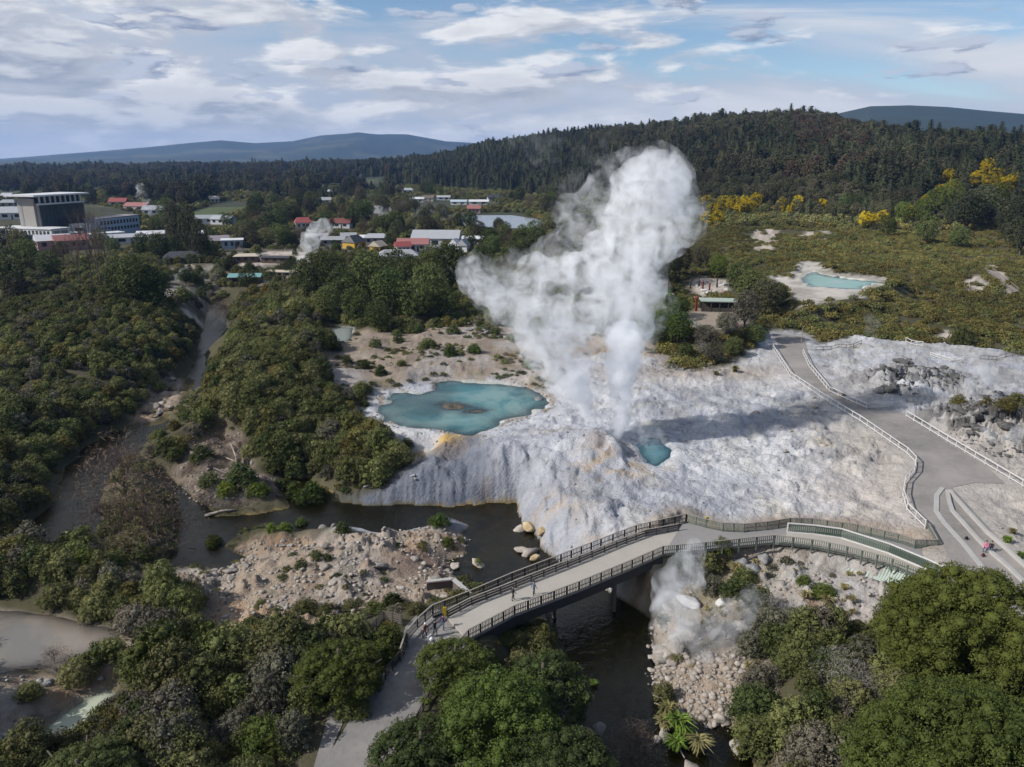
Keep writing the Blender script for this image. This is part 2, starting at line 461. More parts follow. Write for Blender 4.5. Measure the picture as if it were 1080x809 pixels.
def height(x, y, full=False):
    x = np.asarray(x, float); y = np.asarray(y, float)
    s = scoord(x, y)
    near = 1 - sstep(y, 330, 420)
    h = 5.0 + 1.6 * fbm(x / 60, y / 60, 3) + 1.5 * sstep(y, 300, 700)
    # scrub mounds west of the stream
    west = (1 - sstep(x, -45, -15)) * (1 - sstep(y, 280, 360)) * sstep(y, 66, 96)
    h = h + west * 3.5 * np.maximum(0, fbm(x / 38, y / 38, 8, 3) + 0.25)
    mx, my = un(95, 350, 8); h = h + 6.0 * np.exp(-(((x - mx) / 38) ** 2 + ((y - my) / 45) ** 2))
    mx, my = un(285, 395, 7); h = h + 3.0 * np.exp(-(((x - mx) / 14) ** 2 + ((y - my) / 34) ** 2))
    # eastern scrub hillside
    e = sstep(s, 0.10, 0.30)
    h = h + e * np.clip((y - 195) * 0.026, 0, 14) + e * sstep(y, 195, 260) * (1 - sstep(y, 900, 1200)) * 3.0 * fbm(x / 48, y / 48, 21, 4)
    mx, my = un(745, 335, 9); h = h + 4.0 * np.exp(-(((x - mx) / 16) ** 2 + ((y - my) / 18) ** 2))
    # forest ridge
    Db = np.interp(s, *R_B); Dc = np.interp(s, *R_D); Zc = np.interp(s, *R_Z)
    t = np.clip((y - Db) / (Dc - Db), 0, 1)
    prof = t * t * (3 - 2 * t) * 0.55 + t * 0.45
    h = h + (np.maximum(Zc - h, 0)) * prof + 7.0 * fbm(x / 130, y / 130, 31, 3) * np.sin(math.pi * np.clip(t, 0, 1)) * sstep(Zc, 15, 60)
    back = sstep(y, Dc * 1.15, Dc * 1.9)
    h = h * (1 - back) + back * np.minimum(h, 12 + 0.25 * h)
    # distant ranges
    Fd = np.interp(s, *F_D); Fz = np.interp(s, *F_Z)
    f = sstep(y, Fd * 0.62, Fd)
    fold = fbm(x / 900, y / 900, 41, 4)
    h = h * (1 - f) + f * Fz + sstep(y, Fd * 0.6, Fd * 0.8) * (1 - sstep(y, Fd * 0.9, Fd)) * Fz * 0.3 * (fold - 0.45)
    if ((y > 380) & (y < 800)).any():
        dl = sdf(x, y, LAKE, 80)
        w = 1 - sstep(dl, 2, 40)
        h = h * (1 - w) + w * np.where(dl < 1.5, 6.4, 7.3)
    if not (y < 420).any():
        return h
    # ---------------- near ground: banks, terraces, pools
    m = y < 420
    X, Y, hh = x[m], y[m], h[m]
    jag = 1.3 * fbm(X / 4.5, Y / 4.5, 51, 3)
    d = water_dist(X, Y) + jag * 0.8
    dc = sdf(X, Y, CLIFF, 30); wc = 1 - sstep(dc, -1, 4)
    dsn = sdf(X, Y, SINTER, 30); ws = 1 - sstep(dsn, -2, 4)
    wt = 1 - sstep(sdf(X, Y, TAN, 30), -2, 4)
    wb = np.maximum(1 - sstep(sdf(X, Y, BANK, 30), -1, 4), 1 - sstep(sdf(X, Y, LOGFLAT, 30), -1, 4))
    wse = 1 - sstep(sdf(X, Y, SEBANK, 30), -1, 4)
    hs = 5.3 + 0.0 * X
    hh = hh * (1 - ws) + ws * hs
    hh = hh * (1 - wt * (1 - ws)) + wt * (1 - ws) * (5.8 + 1.0 * fbm(X / 14, Y / 14, 61, 3))
    wdk = 1 - sstep(sdf(X, Y, DARKSINTER, 30), -3, 3)
    hh = hh - wdk * 2.2
    hh = hh * (1 - wb) + wb * (1.5 + 0.8 * fbm(X / 9, Y / 9, 66, 3))
    hh = hh * (1 - wse) + wse * np.minimum(hh, 3.5 + 0.04 * (Y - 70))
    # geyser cone, lobes of sinter
    r1 = np.hypot(X - G1[0], Y - G1[1]); r2 = np.hypot(X - G2[0], Y - G2[1])
    ax, ay = un(560, 478, 6)
    hh = hh + ws * (1.5 * np.exp(-(r1 / 6.5) ** 2) * (0.7 + 0.6 * vnoise(X / 1.7, Y / 1.5, 72)) + 1.0 * np.exp(-(r2 / 6) ** 2) + 1.6 * np.exp(-(((X - ax) / 17) ** 2 + ((Y - ay) / 9) ** 2)))
    ox, oy = OUTCROP
    qv, qe = cells(X / 2.0 + 0.3 * jag, Y / 1.6, 311); qb = (0.5 + 0.9 * qv * sstep(qe, 0, 0.15))
    hh = hh + ws * 2.8 * np.exp(-(((X - ox) / 14) ** 2 + ((Y - oy) / 11) ** 2)) * qb
    ox, oy = un(965, 395, 7)
    hh = hh + ws * 2.2 * np.exp(-(((X - ox) / 13) ** 2 + ((Y - oy) / 9) ** 2)) * qb
    # crusty relief of the sinter
    n1 = fbm(X / 7.0, Y / 7.0, 81, 4); n2 = fbm(X / 2.2, Y / 2.2, 85, 3)
    ridge = (1 - np.abs(fbm(X / 4.5 + 0.8 * n1, Y / 4.5, 88, 3)) * 2.2)
    ledge = (np.floor((n1 + 0.6 * n2) * 5) / 5 - (n1 + 0.6 * n2)) * 0.9
    wx, wy = X + 1.2 * n2, Y + 1.2 * n1
    cv, ce = cells(wx / 3.4, wy / 2.6, 301); cv2, ce2 = cells(wx / 1.15, wy / 0.9, 305)
    slab_ = (cv - 0.5) * sstep(ce, 0.0, 0.10) * sstep(n1, -0.25, 0.3)
    rel = 0.65 * n1 + 0.42 * n2 + 0.26 * ridge + ledge * 0.7 + 0.85 * slab_ + 0.22 * (cv2 - 0.5) * sstep(ce2, 0, 0.15) * sstep(n2, -0.3, 0.4)
    hh = hh + np.maximum(ws, wt * 0.6) * rel * 0.95
    # boulder flats
    rb = fbm(X / 1.6, Y / 1.6, 91, 3); rb2 = np.maximum(0, fbm(X / 2.8, Y / 2.8, 95, 3)) * 1.5
    hh = hh + np.maximum(wb, wse * 0.9) * (0.30 * rb + 0.55 * rb2 + 0.95 * (cv2 ** 2) * sstep(ce2, 0.0, 0.22) * sstep(rb2 + 0.4 * rb, -0.1, 0.5) + 0.7 * (cv ** 2) * sstep(ce, 0, 0.12) * sstep(n1, -0.1, 0.3)) * np.clip(d / 2, 0.2, 1)
    hh = hh + wse * 0.6 * fbm(X / 8, Y / 8, 97, 3)
    # banks
    L = 7.0 + 0 * X
    L = L * (1 - wc) + 2.0 * wc
    L = L * (1 - wse) + 11.0 * wse
    L = L * (1 - wb) + 2.5 * wb
    lobe = 1 - sstep(sdf(X, Y, DARKSINTER, 30), -3, 2)
    hh = hh + lobe * 0.9 * fbm(X / 5.0, Y / 4.0, 94, 3)
    flute = wc * (0.75 - 0.5 * lobe) * (0.5 + vnoise(X / 6, Y / 6, 96)) * (vnoise(X / 1.1 + Y / 7.0 + 0.4 * n2, Y / 6.0, 99) - 0.5) + wc * 0.35 * (vnoise(X / 0.5, Y / 3.0, 98) - 0.5)
    land = 0.12 + (np.maximum(hh, 0.4) - 0.1) * (1 - np.exp(-np.maximum(d, 0) / L)) + flute * np.exp(-np.maximum(d - 4.0, 0) / 4) * (d > 0.3)
    bed = np.maximum(d * 0.30, -1.3) + 0.10 * fbm(X / 2.5, Y / 2.5, 44, 3)
    hh = np.where(d > 0, land, np.minimum(bed, 0.10))
    # rocks in the rapids
    wr = 1 - sstep(sdf(X, Y, RAPID, 30), -1, 3)
    hh = np.maximum(hh, wr * (0.5 + 1.3 * fbm(X / 2.4, Y / 2.4, 46, 3)))
    def carve(hh, poly, zw, depth, rim=0.35, out=7.0, slope=0.35, jg=0.5):
        dd = sdf(X, Y, poly, 40) + jag * jg
        w = 1 - sstep(dd, 1.0, out)
        tgt = zw + np.where(dd < 0, np.maximum(dd * slope, -depth), np.minimum(dd * 0.5, rim) + 0.25 * np.maximum(0, rel) * sstep(dd, 0.5, 2))
        return hh * (1 - w) + tgt * w
    hh = carve(hh, POOL, POOL_Z, 2.0, jg=1.5)
    sh_ = (1 - sstep(X, un(462, 430, POOL_Z)[0], un(485, 430, POOL_Z)[0])) * sstep(Y, un(430, 446, POOL_Z)[1], un(430, 436, POOL_Z)[1])
    hh = np.where(sdf(X, Y, POOL, 20) < 0, hh * (1 - sh_) + np.maximum(hh, POOL_Z - 0.45 + 0.12 * jag) * sh_, hh)
    di = sdf(X, Y, ISLET, 30) + jag * 0.6
    hh = hh + (1 - sstep(di, -1.0, 2.6)) * np.maximum(0, POOL_Z - 0.05 + 0.5 * fbm(X / 2, Y / 2, 77, 3) - hh) * 0.97
    hh = carve(hh, VENTPOOL, VENT_Z, 1.5, 0.5, 5, jg=1.3)
    hh = carve(hh, PONDFLAT, POND_Z + 0.35, 0.2, 0.5, 9)
    hh = carve(hh, POND, POND_Z, 1.2, 0.25, 4, 0.35, 2.2)
    hh = carve(hh, GREY, GREY_Z, 0.8, 0.4, 6)
    hh = carve(hh, GREEN, GREY_Z, 1.0, 0.9, 5, 0.8, 0.3)
    hh = carve(hh, MUD, MUD_Z, 0.8, 0.4, 6)
    hh = carve(hh, SHALLOW, 3.0, 0.4, 0.3, 4)
    # levelled ground: paths, bridge ends, lookout
    def level(hh, poly, z, out=5.0, inn=0.6):
        dd = sdf(X, Y, poly, 30)
        w = 1 - sstep(dd, inn, out)
        return hh * (1 - w) + z * w
    hh = level(hh, PLAT, DECK_Z - 0.5, 1.3, 0.1)
    hh = level(hh, PATH, PATH_Z - 0.05, 4.5)
    hh = level(hh, WEST, WEST_Z - 0.05, 4.0)
    hh = level(hh, WEST2, WEST_Z - 0.05, 4.0)
    hh = level(hh, LOOKOUT, 10.0, 7.0)
    k = near[m]
    h[m] = hh * sstep(k, 0, 0.2) + h[m] * (1 - sstep(k, 0, 0.2))
    return h

def hz_slow(x, y):
    return float(height(np.array([x]), np.array([y]))[0])

# ---------------------------------------------------------------- ground colour (the soil's own colour, plus one painted steam shadow)
def lerpc(c, w, col):
    return c * (1 - w[:, None]) + np.asarray(col)[None, :] * w[:, None]

def ground_colour(x, y, z):
    n = len(x)
    s = scoord(x, y)
    c = np.empty((n, 3)); c[:] = (0.060, 0.055, 0.030)
    n1 = fbm(x / 9, y / 9, 101, 4); n2 = fbm(x / 2.2, y / 2.2, 103, 3); n3 = fbm(x / 30, y / 30, 107, 3)
    c = lerpc(c, sstep(n1, 0.0, 0.5) * 0.6, (0.10, 0.085, 0.055))
    far = sstep(y, 420, 700)
    c = lerpc(c, far, (0.040, 0.046, 0.026))
    c = lerpc(c, far * sstep(fbm(x / 90, y / 60, 113, 3), 0.1, 0.4) * (1 - sstep(y, 1500, 2500)) * 0.7, (0.085, 0.090, 0.045))
    fard = sstep(y, 2500, 4000)
    c = lerpc(c, fard, (0.030, 0.040, 0.024))
    c = lerpc(c, fard * sstep(fbm(x / 420, y / 300, 117, 4), 0.05, 0.35) * (s < 0.1) * 0.6, (0.095, 0.10, 0.05))
    rough = np.full(n, 0.25)
    m = (y < 700)
    if m.any():
        X, Y, cc, a1, a2, a3 = x[m], y[m], c[m], n1[m], n2[m], n3[m]
        rg = rough[m]
        jag = 1.2 * fbm(X / 3.5, Y / 3.5, 121, 4)
        for p in LAWNS:
            cc = lerpc(cc, 1 - sstep(sdf(X, Y, p, 40) + 3 * jag, -2, 4), (0.070, 0.088, 0.040))
        wv = (1 - sstep(sdf(X, Y, VILLAGE, 40) + 4 * jag, -4, 8)) * sstep(a1, -0.35, 0.35)
        cc = lerpc(cc, wv * 0.7, (0.19, 0.17, 0.145))
        for p in SANDS:
            w = (1 - sstep(sdf(X, Y, p, 40) + 1.6 * jag + 2.0 * a1, -1.5, 1.5)) * (0.55 + 0.45 * sstep(a2, -0.4, 0.3))
            cc = lerpc(cc, w, (0.44, 0.385, 0.33)); rg = np.maximum(rg, w * 0.8)
        # tan earth
        w = 1 - sstep(sdf(X, Y, TAN, 40) + 2 * jag, -1.5, 2.5)
        tan = np.empty((len(X), 3)); tan[:] = (0.235, 0.19, 0.15)
        tan = lerpc(tan, sstep(a1, -0.1, 0.45) * 0.8, (0.31, 0.285, 0.265))
        tan = lerpc(tan, sstep(a3 + 0.5 * a2, 0.25, 0.6) * 0.8, (0.36, 0.26, 0.165))
        tan = lerpc(tan, sstep(a2 - 0.3 * a1, 0.2, 0.5) * 0.6, (0.16, 0.14, 0.08))
        cc = cc * (1 - w[:, None]) + tan * w[:, None]; rg = np.maximum(rg, w * 0.8)
        # sinter
        ds = sdf(X, Y, SINTER, 40)
        w = 1 - sstep(ds + 1.6 * jag, -1.5, 2.0)
        sn = np.empty((len(X), 3)); sn[:] = (0.475, 0.49, 0.525)
        sn = lerpc(sn, sstep(a1, 0.0, 0.5) * 0.75, (0.33, 0.345, 0.385))
        sn = lerpc(sn, sstep(-a1 + 0.5 * a2, 0.15, 0.6) * 0.6, (0.55, 0.555, 0.565))
        sn = lerpc(sn, sstep(fbm(X / 5, Y / 5, 131, 4) + 0.3 * a3, 0.22, 0.5) * 0.55, (0.46, 0.44, 0.36))
        big = fbm(X / 22, Y / 16, 143, 3)
        sn = lerpc(sn, sstep(big, 0.0, 0.4) * 0.55, (0.33, 0.345, 0.385))
        sn = lerpc(sn, sstep(-big, 0.05, 0.4) * 0.6, (0.60, 0.605, 0.615))
        px, py = un(590, 530, 4)
        sn = lerpc(sn, np.exp(-(((X - px) / 17) ** 2 + ((Y - py) / 10) ** 2)) * (0.8 + 0.3 * a2), (0.265, 0.275, 0.315))
        crk = np.abs(fbm(X / 6.5, Y / 6.5, 135, 4))
        sn = lerpc(sn, (1 - sstep(crk, 0.0, 0.045)) * sstep(a2, -0.3, 0.2) * 0.75, (0.15, 0.15, 0.155))
        # ochre run-off below the vents and along the terrace front
        for (u, v, zz, rx, ry, k) in ((660, 492, 6, 6, 3.5, 0.8), (632, 500, 5, 3, 4, 0.5), (590, 455, 6, 7, 3, 0.35), (470, 473, 4, 5.5, 3.2, 1.0), (430, 470, 4.5, 6, 2.0, 0.6), (575, 562, 1, 4, 4, 0.8),
                                      (508, 520, 2, 1.5, 5, 0.9), (890, 470, 6, 2.5, 1.5, 0.7), (870, 466, 6, 3, 1, 0.6), (1050, 495, 6, 12, 2.5, 0.5), (625, 582, 2, 2, 2, 0.6)):
            gx, gy = un(u, v, zz)
            g = np.exp(-(((X - gx) / rx) ** 2 + ((Y - gy) / ry) ** 2)) * sstep(fbm(X / 1.8, Y / 1.2, 141, 3), -0.15, 0.35)
            sn = lerpc(sn, np.clip(g * k * 0.8, 0, 1), (0.47, 0.33, 0.16))
        wo = (1 - sstep(sdf(X, Y, ORANGE, 30) + jag * 0.6, -0.6, 0.8))
        sn = lerpc(sn, wo * (0.75 + 0.25 * a2), (0.56, 0.34, 0.06))
        # brown sandy ground beside the eastern path, grey darker blocks near the outcrops
        we = sstep(X, 40, 58) * (1 - sstep(Y, 118, 135))
        sn = lerpc(sn, we * 0.8, (0.44, 0.395, 0.345))
        wg = sstep(X, 48, 62) * sstep(Y, 112, 124) * sstep(a1 + 0.6 * a2, -0.45, 0.1)
        sn = lerpc(sn, wg * 0.65, (0.33, 0.32, 0.31))
        px, py = un(910, 520, 5.5)
        sn = lerpc(sn, np.exp(-(((X - px) / 12) ** 2 + ((Y - py) / 9) ** 2)) * 0.6, (0.50, 0.44, 0.385))
        for (u, v, rx, ry) in ((1058, 442, 15, 9), (965, 392, 13, 6)):
            ox, oy = un(u, v, 7)
            g = np.exp(-(((X - ox) / rx) ** 2 + ((Y - oy) / ry) ** 2)) * sstep(fbm(X / 2.4, Y / 2.4, 151, 3), -0.15, 0.25)
            sn = lerpc(sn, np.clip(g * 1.3, 0, 0.95), (0.075, 0.072, 0.066))
        # shadow of the steam jets painted dark behind the vents; then the blue-grey western lobe
        ox, oy = un(735, 425, 5.5)
        g = np.exp(-(((X - ox) / 20) ** 2 + ((Y - oy) / 14) ** 2)) * sstep(a1 + a2 * 0.5, -0.3, 0.3)
        sn = lerpc(sn, g * 0.75, (0.27, 0.275, 0.30))
        wd = 1 - sstep(sdf(X, Y, DARKSINTER, 30) + jag, -2, 3)
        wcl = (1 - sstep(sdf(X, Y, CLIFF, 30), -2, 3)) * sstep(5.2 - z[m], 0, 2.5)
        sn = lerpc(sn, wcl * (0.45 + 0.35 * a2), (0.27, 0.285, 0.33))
        sn = lerpc(sn, wd * (0.86 + 0.14 * a2), (0.118, 0.132, 0.170))
        r1 = np.hypot(X - G1[0], (Y - G1[1]) * 1.2)
        sn = lerpc(sn, np.exp(-(r1 / 4.5) ** 2) * sstep(a2, -0.4, 0.2) * 0.9, (0.22, 0.17, 0.16))
        ox, oy = un(745, 392, 5.5)
        sn = lerpc(sn, np.exp(-(((X - ox) / 26) ** 2 + ((Y - oy) / 8) ** 2)) * 0.8, (0.33, 0.27, 0.22))
        sn = sn * np.array([0.87, 0.86, 0.85])
        cc = cc * (1 - w[:, None]) + sn * w[:, None]; rg = np.maximum(rg, w)
        # boulder flats
        w = np.maximum(1 - sstep(sdf(X, Y, BANK, 40) + 1.5 * jag, -1, 2), (1 - sstep(sdf(X, Y, SEBANK, 40) + 2 * jag, -1, 2)))
        w = np.maximum(w, 1 - sstep(sdf(X, Y, PLAT, 40), 0, 5))
        w = np.maximum(w, 1 - sstep(sdf(X, Y, RAPID, 40) + jag, -1, 1.5))
        w = np.maximum(w, 0.8 * (1 - sstep(sdf(X, Y, PONDBANK, 40) + 1.5 * jag, -1, 1.5)))
        bk = np.empty((len(X), 3)); bk[:] = (0.37, 0.295, 0.225)
        bk = lerpc(bk, sstep(a1, 0.0, 0.45) * 0.8, (0.42, 0.375, 0.33))
        bk = lerpc(bk, sstep(a2, 0.1, 0.5) * 0.6, (0.26, 0.18, 0.12))
        bk = lerpc(bk, sstep(-a2 + 0.6 * a1, 0.25, 0.6) * 0.7, (0.14, 0.125, 0.10))
        bk = lerpc(bk, sstep(fbm(X / 6, Y / 6, 161, 3), 0.12, 0.4) * 0.6, (0.40, 0.265, 0.165))
        ox, oy = un(450, 600, 1); bk = lerpc(bk, np.exp(-(((X - ox) / 6) ** 2 + ((Y - oy) / 3.5) ** 2)) * 0.9, (0.14, 0.10, 0.085))
        ox, oy = un(890, 622, 3.6); bk = lerpc(bk, np.exp(-(((X - ox) / 22) ** 2 + ((Y - oy) / 9) ** 2)) * 0.85 * sstep(a2 + 0.6, 0.0, 0.5), (0.46, 0.445, 0.43))
        ox, oy = un(735, 600, 4); bk = lerpc(bk, np.exp(-(((X - ox) / 7) ** 2 + ((Y - oy) / 8) ** 2)) * 0.8, (0.20, 0.165, 0.075))
        bk = bk * 0.78
        cc = cc * (1 - w[:, None]) + bk * w[:, None]; rg = np.maximum(rg, w)
        w = 1 - sstep(sdf(X, Y, LOGFLAT, 40) + jag, -1, 1.5)
        cc = lerpc(cc, w * (0.7 + 0.3 * a2), (0.20, 0.155, 0.125))
        gx = 1 - sstep(sdf(X, Y, PONDBANK, 40) + jag, -1, 1.5)
        cc = lerpc(cc, gx * sstep(X * -1, 45, 62) * 0.7, (0.36, 0.37, 0.39))
        # white flats round the far pond
        w = (1 - sstep(sdf(X, Y, PONDFLAT, 40) + 3.5 * jag, -1, 2.5)) * (0.6 + 0.4 * sstep(a1, -0.3, 0.2))
        cc = lerpc(cc, w, (0.44, 0.405, 0.36))
        dp = sdf(X, Y, POOL, 20) + 0.8 * jag
        wr = sstep(dp, -0.3, 0.2) * (1 - sstep(dp, 1.0, 2.6)) * sstep(a2 + 0.5 * a1, -0.25, 0.3)
        cc = lerpc(cc, wr * 0.75, (0.22, 0.165, 0.105))
        # beds
        d = water_dist(X, Y) + 0.8 * jag
        bed = np.empty((len(X), 3)); bed[:] = (0.080, 0.068, 0.030)
        bed = lerpc(bed, sstep(a1 + 0.4 * a2, 0.0, 0.5), (0.17, 0.125, 0.05))
        wz = 1 - sstep(z[m], 0.0, 0.22)
        wz = wz * (d < 4)
        cc = cc * (1 - wz[:, None]) + bed * wz[:, None]
        for p, col in ((POOL, (0.34, 0.36, 0.32)), (VENTPOOL, (0.25, 0.34, 0.35)), (GREY, (0.26, 0.22, 0.18)), (GREEN, (0.36, 0.38, 0.30)), (MUD, (0.30, 0.31, 0.29)), (SHALLOW, (0.30, 0.20, 0.06)), (POND, (0.5, 0.5, 0.42))):
            cc = lerpc(cc, 1 - sstep(sdf(X, Y, p, 20) + 0.5 * jag, -0.6, 0.6), col)
        wi = 1 - sstep(sdf(X, Y, ISLET, 20) + jag * 0.9, -0.5, 3.2)
        cc = lerpc(cc, wi, (0.10, 0.085, 0.065))
        wl = 1 - sstep(sdf(X, Y, LOOKOUT, 30), -1, 2)
        cc = lerpc(cc, wl * 0.8, (0.30, 0.25, 0.20))
        c[m] = cc; rough[m] = rg
    return np.clip(c, 0.01, 0.9), rough

def build_ground():
    ys = [un(540, v, 0)[1] for v in np.arange(980, 236, -1.55)]
    ys = [28.0, 33.0] + [y for y in ys if y > 36]
    while ys[-1] < 1500: ys.append(ys[-1] + 5.5)
    while ys[-1] < 10500: ys.append(ys[-1] * 1.022)
    ys = np.array(ys)
    ss = np.concatenate([np.linspace(-1.15, -0.75, 60)[:-1], np.linspace(-0.75, 0.75, 800), np.linspace(0.75, 1.15, 60)[1:]])
    S, Y = np.meshgrid(ss, ys)
    X = S * (0.958 * Y + 14.3)
    x, y = X.ravel(), Y.ravel()
    z = height(x, y)
    nr, nc = S.shape
    i = np.arange(nr * nc).reshape(nr, nc)
    F = np.stack([i[:-1, :-1], i[:-1, 1:], i[1:, 1:], i[1:, :-1]], -1).reshape(-1, 4)
    me = np_mesh('ground', np.stack([x, y, z], 1), F, True)
    c, r = ground_colour(x, y, z)
    point_attr(me, 'soil', c)
    point_attr(me, 'crust', r)
    t = NT('ground_earth')
    P = t.pos()
    col = t.attr('soil', 'Color'); cr = t.attr('crust')
    na = t.noise(0.35, P, 6, 0.62); nb = t.noise(1.7, P, 5, 0.6, 0.6); nf = t.noise(6.0, P, 3, 0.6)
    k = t.math('MULTIPLY_ADD', na, 0.7, 0.62)
    k = t.math('MULTIPLY', k, t.math('MULTIPLY_ADD', nb, 0.40, 0.80))
    vor = t.n('TexVoronoi'); vor.feature = 'DISTANCE_TO_EDGE'; vor.inputs['Scale'].default_value = 0.55
    warp = t.n('TexNoise'); warp.inputs['Scale'].default_value = 0.8; warp.inputs['Detail'].default_value = 4
    t.l(P, warp.inputs['Vector'])
    va = t.n('VectorMath'); va.operation = 'MULTIPLY_ADD'
    t.l(warp.outputs['Color'], va.inputs[0]); va.inputs[1].default_value = (1.6, 1.6, 0.4); t.l(P, va.inputs[2])
    t.l(va.outputs[0], vor.inputs['Vector'])
    crack = t.maprange(vor.outputs['Distance'], 0.0, 0.05, 0.80, 1.0)
    gate = t.maprange(t.noise(0.12, P, 3), 0.50, 0.66, 0.0, 1.0)
    crk = t.math('MULTIPLY', cr, gate)
    crack = t.math('ADD', t.math('MULTIPLY', crack, crk), t.math('SUBTRACT', 1.0, crk))
    k = t.math('MULTIPLY', k, crack)
    nfl = t.noise(2.6, P, 4, 0.7)
    fl = t.math('MULTIPLY', t.maprange(nfl, 0.60, 0.72, 0.0, 0.35), cr)
    k = t.math('MULTIPLY', k, t.math('SUBTRACT', 1.0, fl))
    vm = t.n('VectorMath'); vm.operation = 'SCALE'; t.l(col, vm.inputs[0]); t.l(k, vm.inputs['Scale'])
    h = t.math('ADD', t.math('MULTIPLY', nb, 0.55), t.math('MULTIPLY', nf, 0.18))
    h = t.math('ADD', h, t.math('MULTIPLY', t.maprange(vor.outputs['Distance'], 0.0, 0.12, 0.0, 0.10), crk))
    bm = t.n('Bump'); bm.inputs['Distance'].default_value = 0.65
    t.l(t.math('MULTIPLY_ADD', cr, 0.75, 0.15), bm.inputs['Strength']); t.l(h, bm.inputs['Height'])
    m = t.surf(t.principled(vm.outputs[0], 0.9, 0.15, normal=bm.outputs[0]))
    g = link('ground', me, m)
    g['kind'] = 'structure'
    return g

# ---------------------------------------------------------------- sheets cut to an outline
def flat_poly(poly, z):
    from mathutils.geometry import tessellate_polygon
    bm = bmesh.new()
    vs = [bm.verts.new((x, y, z)) for x, y in poly]
    for t in tessellate_polygon([[Vector((x, y, 0)) for x, y in poly]]):
        try: bm.faces.new([vs[i] for i in t])
        except ValueError: pass
    bm.normal_update()
    for f in bm.faces:
        if f.normal.z < 0: f.normal_flip()
    return bm

def sheet(name, poly, z, step, mat, zfun=None, smooth=True):
    """flat outline cut into a grid; z a number or a function"""
    bm = flat_poly(poly, 0)
    P = np.array(poly)
    for ax in (0, 1):
        a, b = P[:, ax].min(), P[:, ax].max()
        st = max(step, (b - a) / 160)
        for q in np.arange(math.floor(a / st) * st + st, b, st):
            co = [0, 0, 0]; no = [0, 0, 0]; co[ax] = q; no[ax] = 1
            bmesh.ops.bisect_plane(bm, geom=bm.verts[:] + bm.edges[:] + bm.faces[:], plane_co=co, plane_no=no, dist=1e-5)
    for fc in bm.faces:
        if fc.normal.z < 0: fc.normal_flip()
    me = bpy.data.meshes.new(name); bm.to_mesh(me); bm.free()
    n = len(me.vertices)
    co = np.empty(n * 3, np.float32); me.vertices.foreach_get('co', co); co = co.reshape(-1, 3)
    co[:, 2] = z if zfun is None else zfun(co[:, 0], co[:, 1])
    me.vertices.foreach_set('co', co.ravel())
    if smooth: me.polygons.foreach_set('use_smooth', np.ones(len(me.polygons), bool))
    me.update()
    return link(name, me, mat), co

def grow(poly, r):
    P = np.array(poly); n = len(P)
    area = 0.5 * np.sum(P[:, 0] * np.roll(P[:, 1], -1) - np.roll(P[:, 0], -1) * P[:, 1])
    sg = 1 if area > 0 else -1
    out = []
    for i in range(n):
        a, b, c = P[i - 1], P[i], P[(i + 1) % n]
        d1 = (b - a) / (np.linalg.norm(b - a) + 1e-9); d2 = (c - b) / (np.linalg.norm(c - b) + 1e-9)
        nn = np.array([d1[1] + d2[1], -(d1[0] + d2[0])]) * sg
        L = np.linalg.norm(nn)
        nn = nn / L if L > 1e-6 else np.array([0, 0])
        out.append(tuple(b + nn * r))
    return out

def water_mat(name, tint, murk, k, rough=0.06, wave=0.05, wscale=1.2, patches=None):
    """clear water over its bed: the deeper it is the more of its own colour it shows"""
    t = NT(name)
    P = t.pos()
    dep = t.attr('depth')
    f = t.math('SUBTRACT', 1.0, t.math('POWER', 2.718, t.math('MULTIPLY', dep, -k)), clamp=True)
    col = murk
    if patches:
        c2, sc, lo, hi = patches
        col = t.mix(t.maprange(t.noise(sc, P, 4, 0.6, 0.8), lo, hi, 0.0, 1.0, True), murk, c2)
    dif = t.n('BsdfDiffuse')
    if isinstance(col, tuple): dif.inputs['Color'].default_value = (*col, 1)
    else: t.l(col, dif.inputs['Color'])
    tr = t.n('BsdfTransparent'); tr.inputs['Color'].default_value = (*tint, 1)
    body = t.n('MixShader'); t.l(f, body.inputs[0]); t.l(tr.outputs[0], body.inputs[1]); t.l(dif.outputs[0], body.inputs[2])
    n1 = t.noise(wscale, P, 3, 0.6, 0.5); n2 = t.noise(wscale * 4.3, P, 2, 0.6)
    nrm = t.bump(t.math('ADD', n1, t.math('MULTIPLY', n2, 0.4)), 0.6, wave)
    gl = t.n('BsdfGlossy'); gl.inputs['Roughness'].default_value = rough; t.l(nrm, gl.inputs['Normal'])
    fr = t.n('Fresnel'); fr.inputs['IOR'].default_value = 1.38; t.l(nrm, fr.inputs['Normal'])
    mx = t.n('MixShader'); t.l(fr.outputs[0], mx.inputs[0]); t.l(body.outputs[0], mx.inputs[1]); t.l(gl.outputs[0], mx.inputs[2])
    return t.surf(mx.outputs[0])

def water(name, polys, z, mat, step, out=2.5):
    objs = []
    if not isinstance(polys[0][0], (tuple, list)): polys = [polys]
    for i, p in enumerate(polys):
        zz = z + 0.006 * i
        o, co = sheet(name, grow(p, out), zz, step, mat)
        hb = height(co[:, 0], co[:, 1])
        point_attr(o.data, 'depth', np.maximum(zz - hb, 0))
        o['kind'] = 'structure'
        objs.append(o)
    return objs

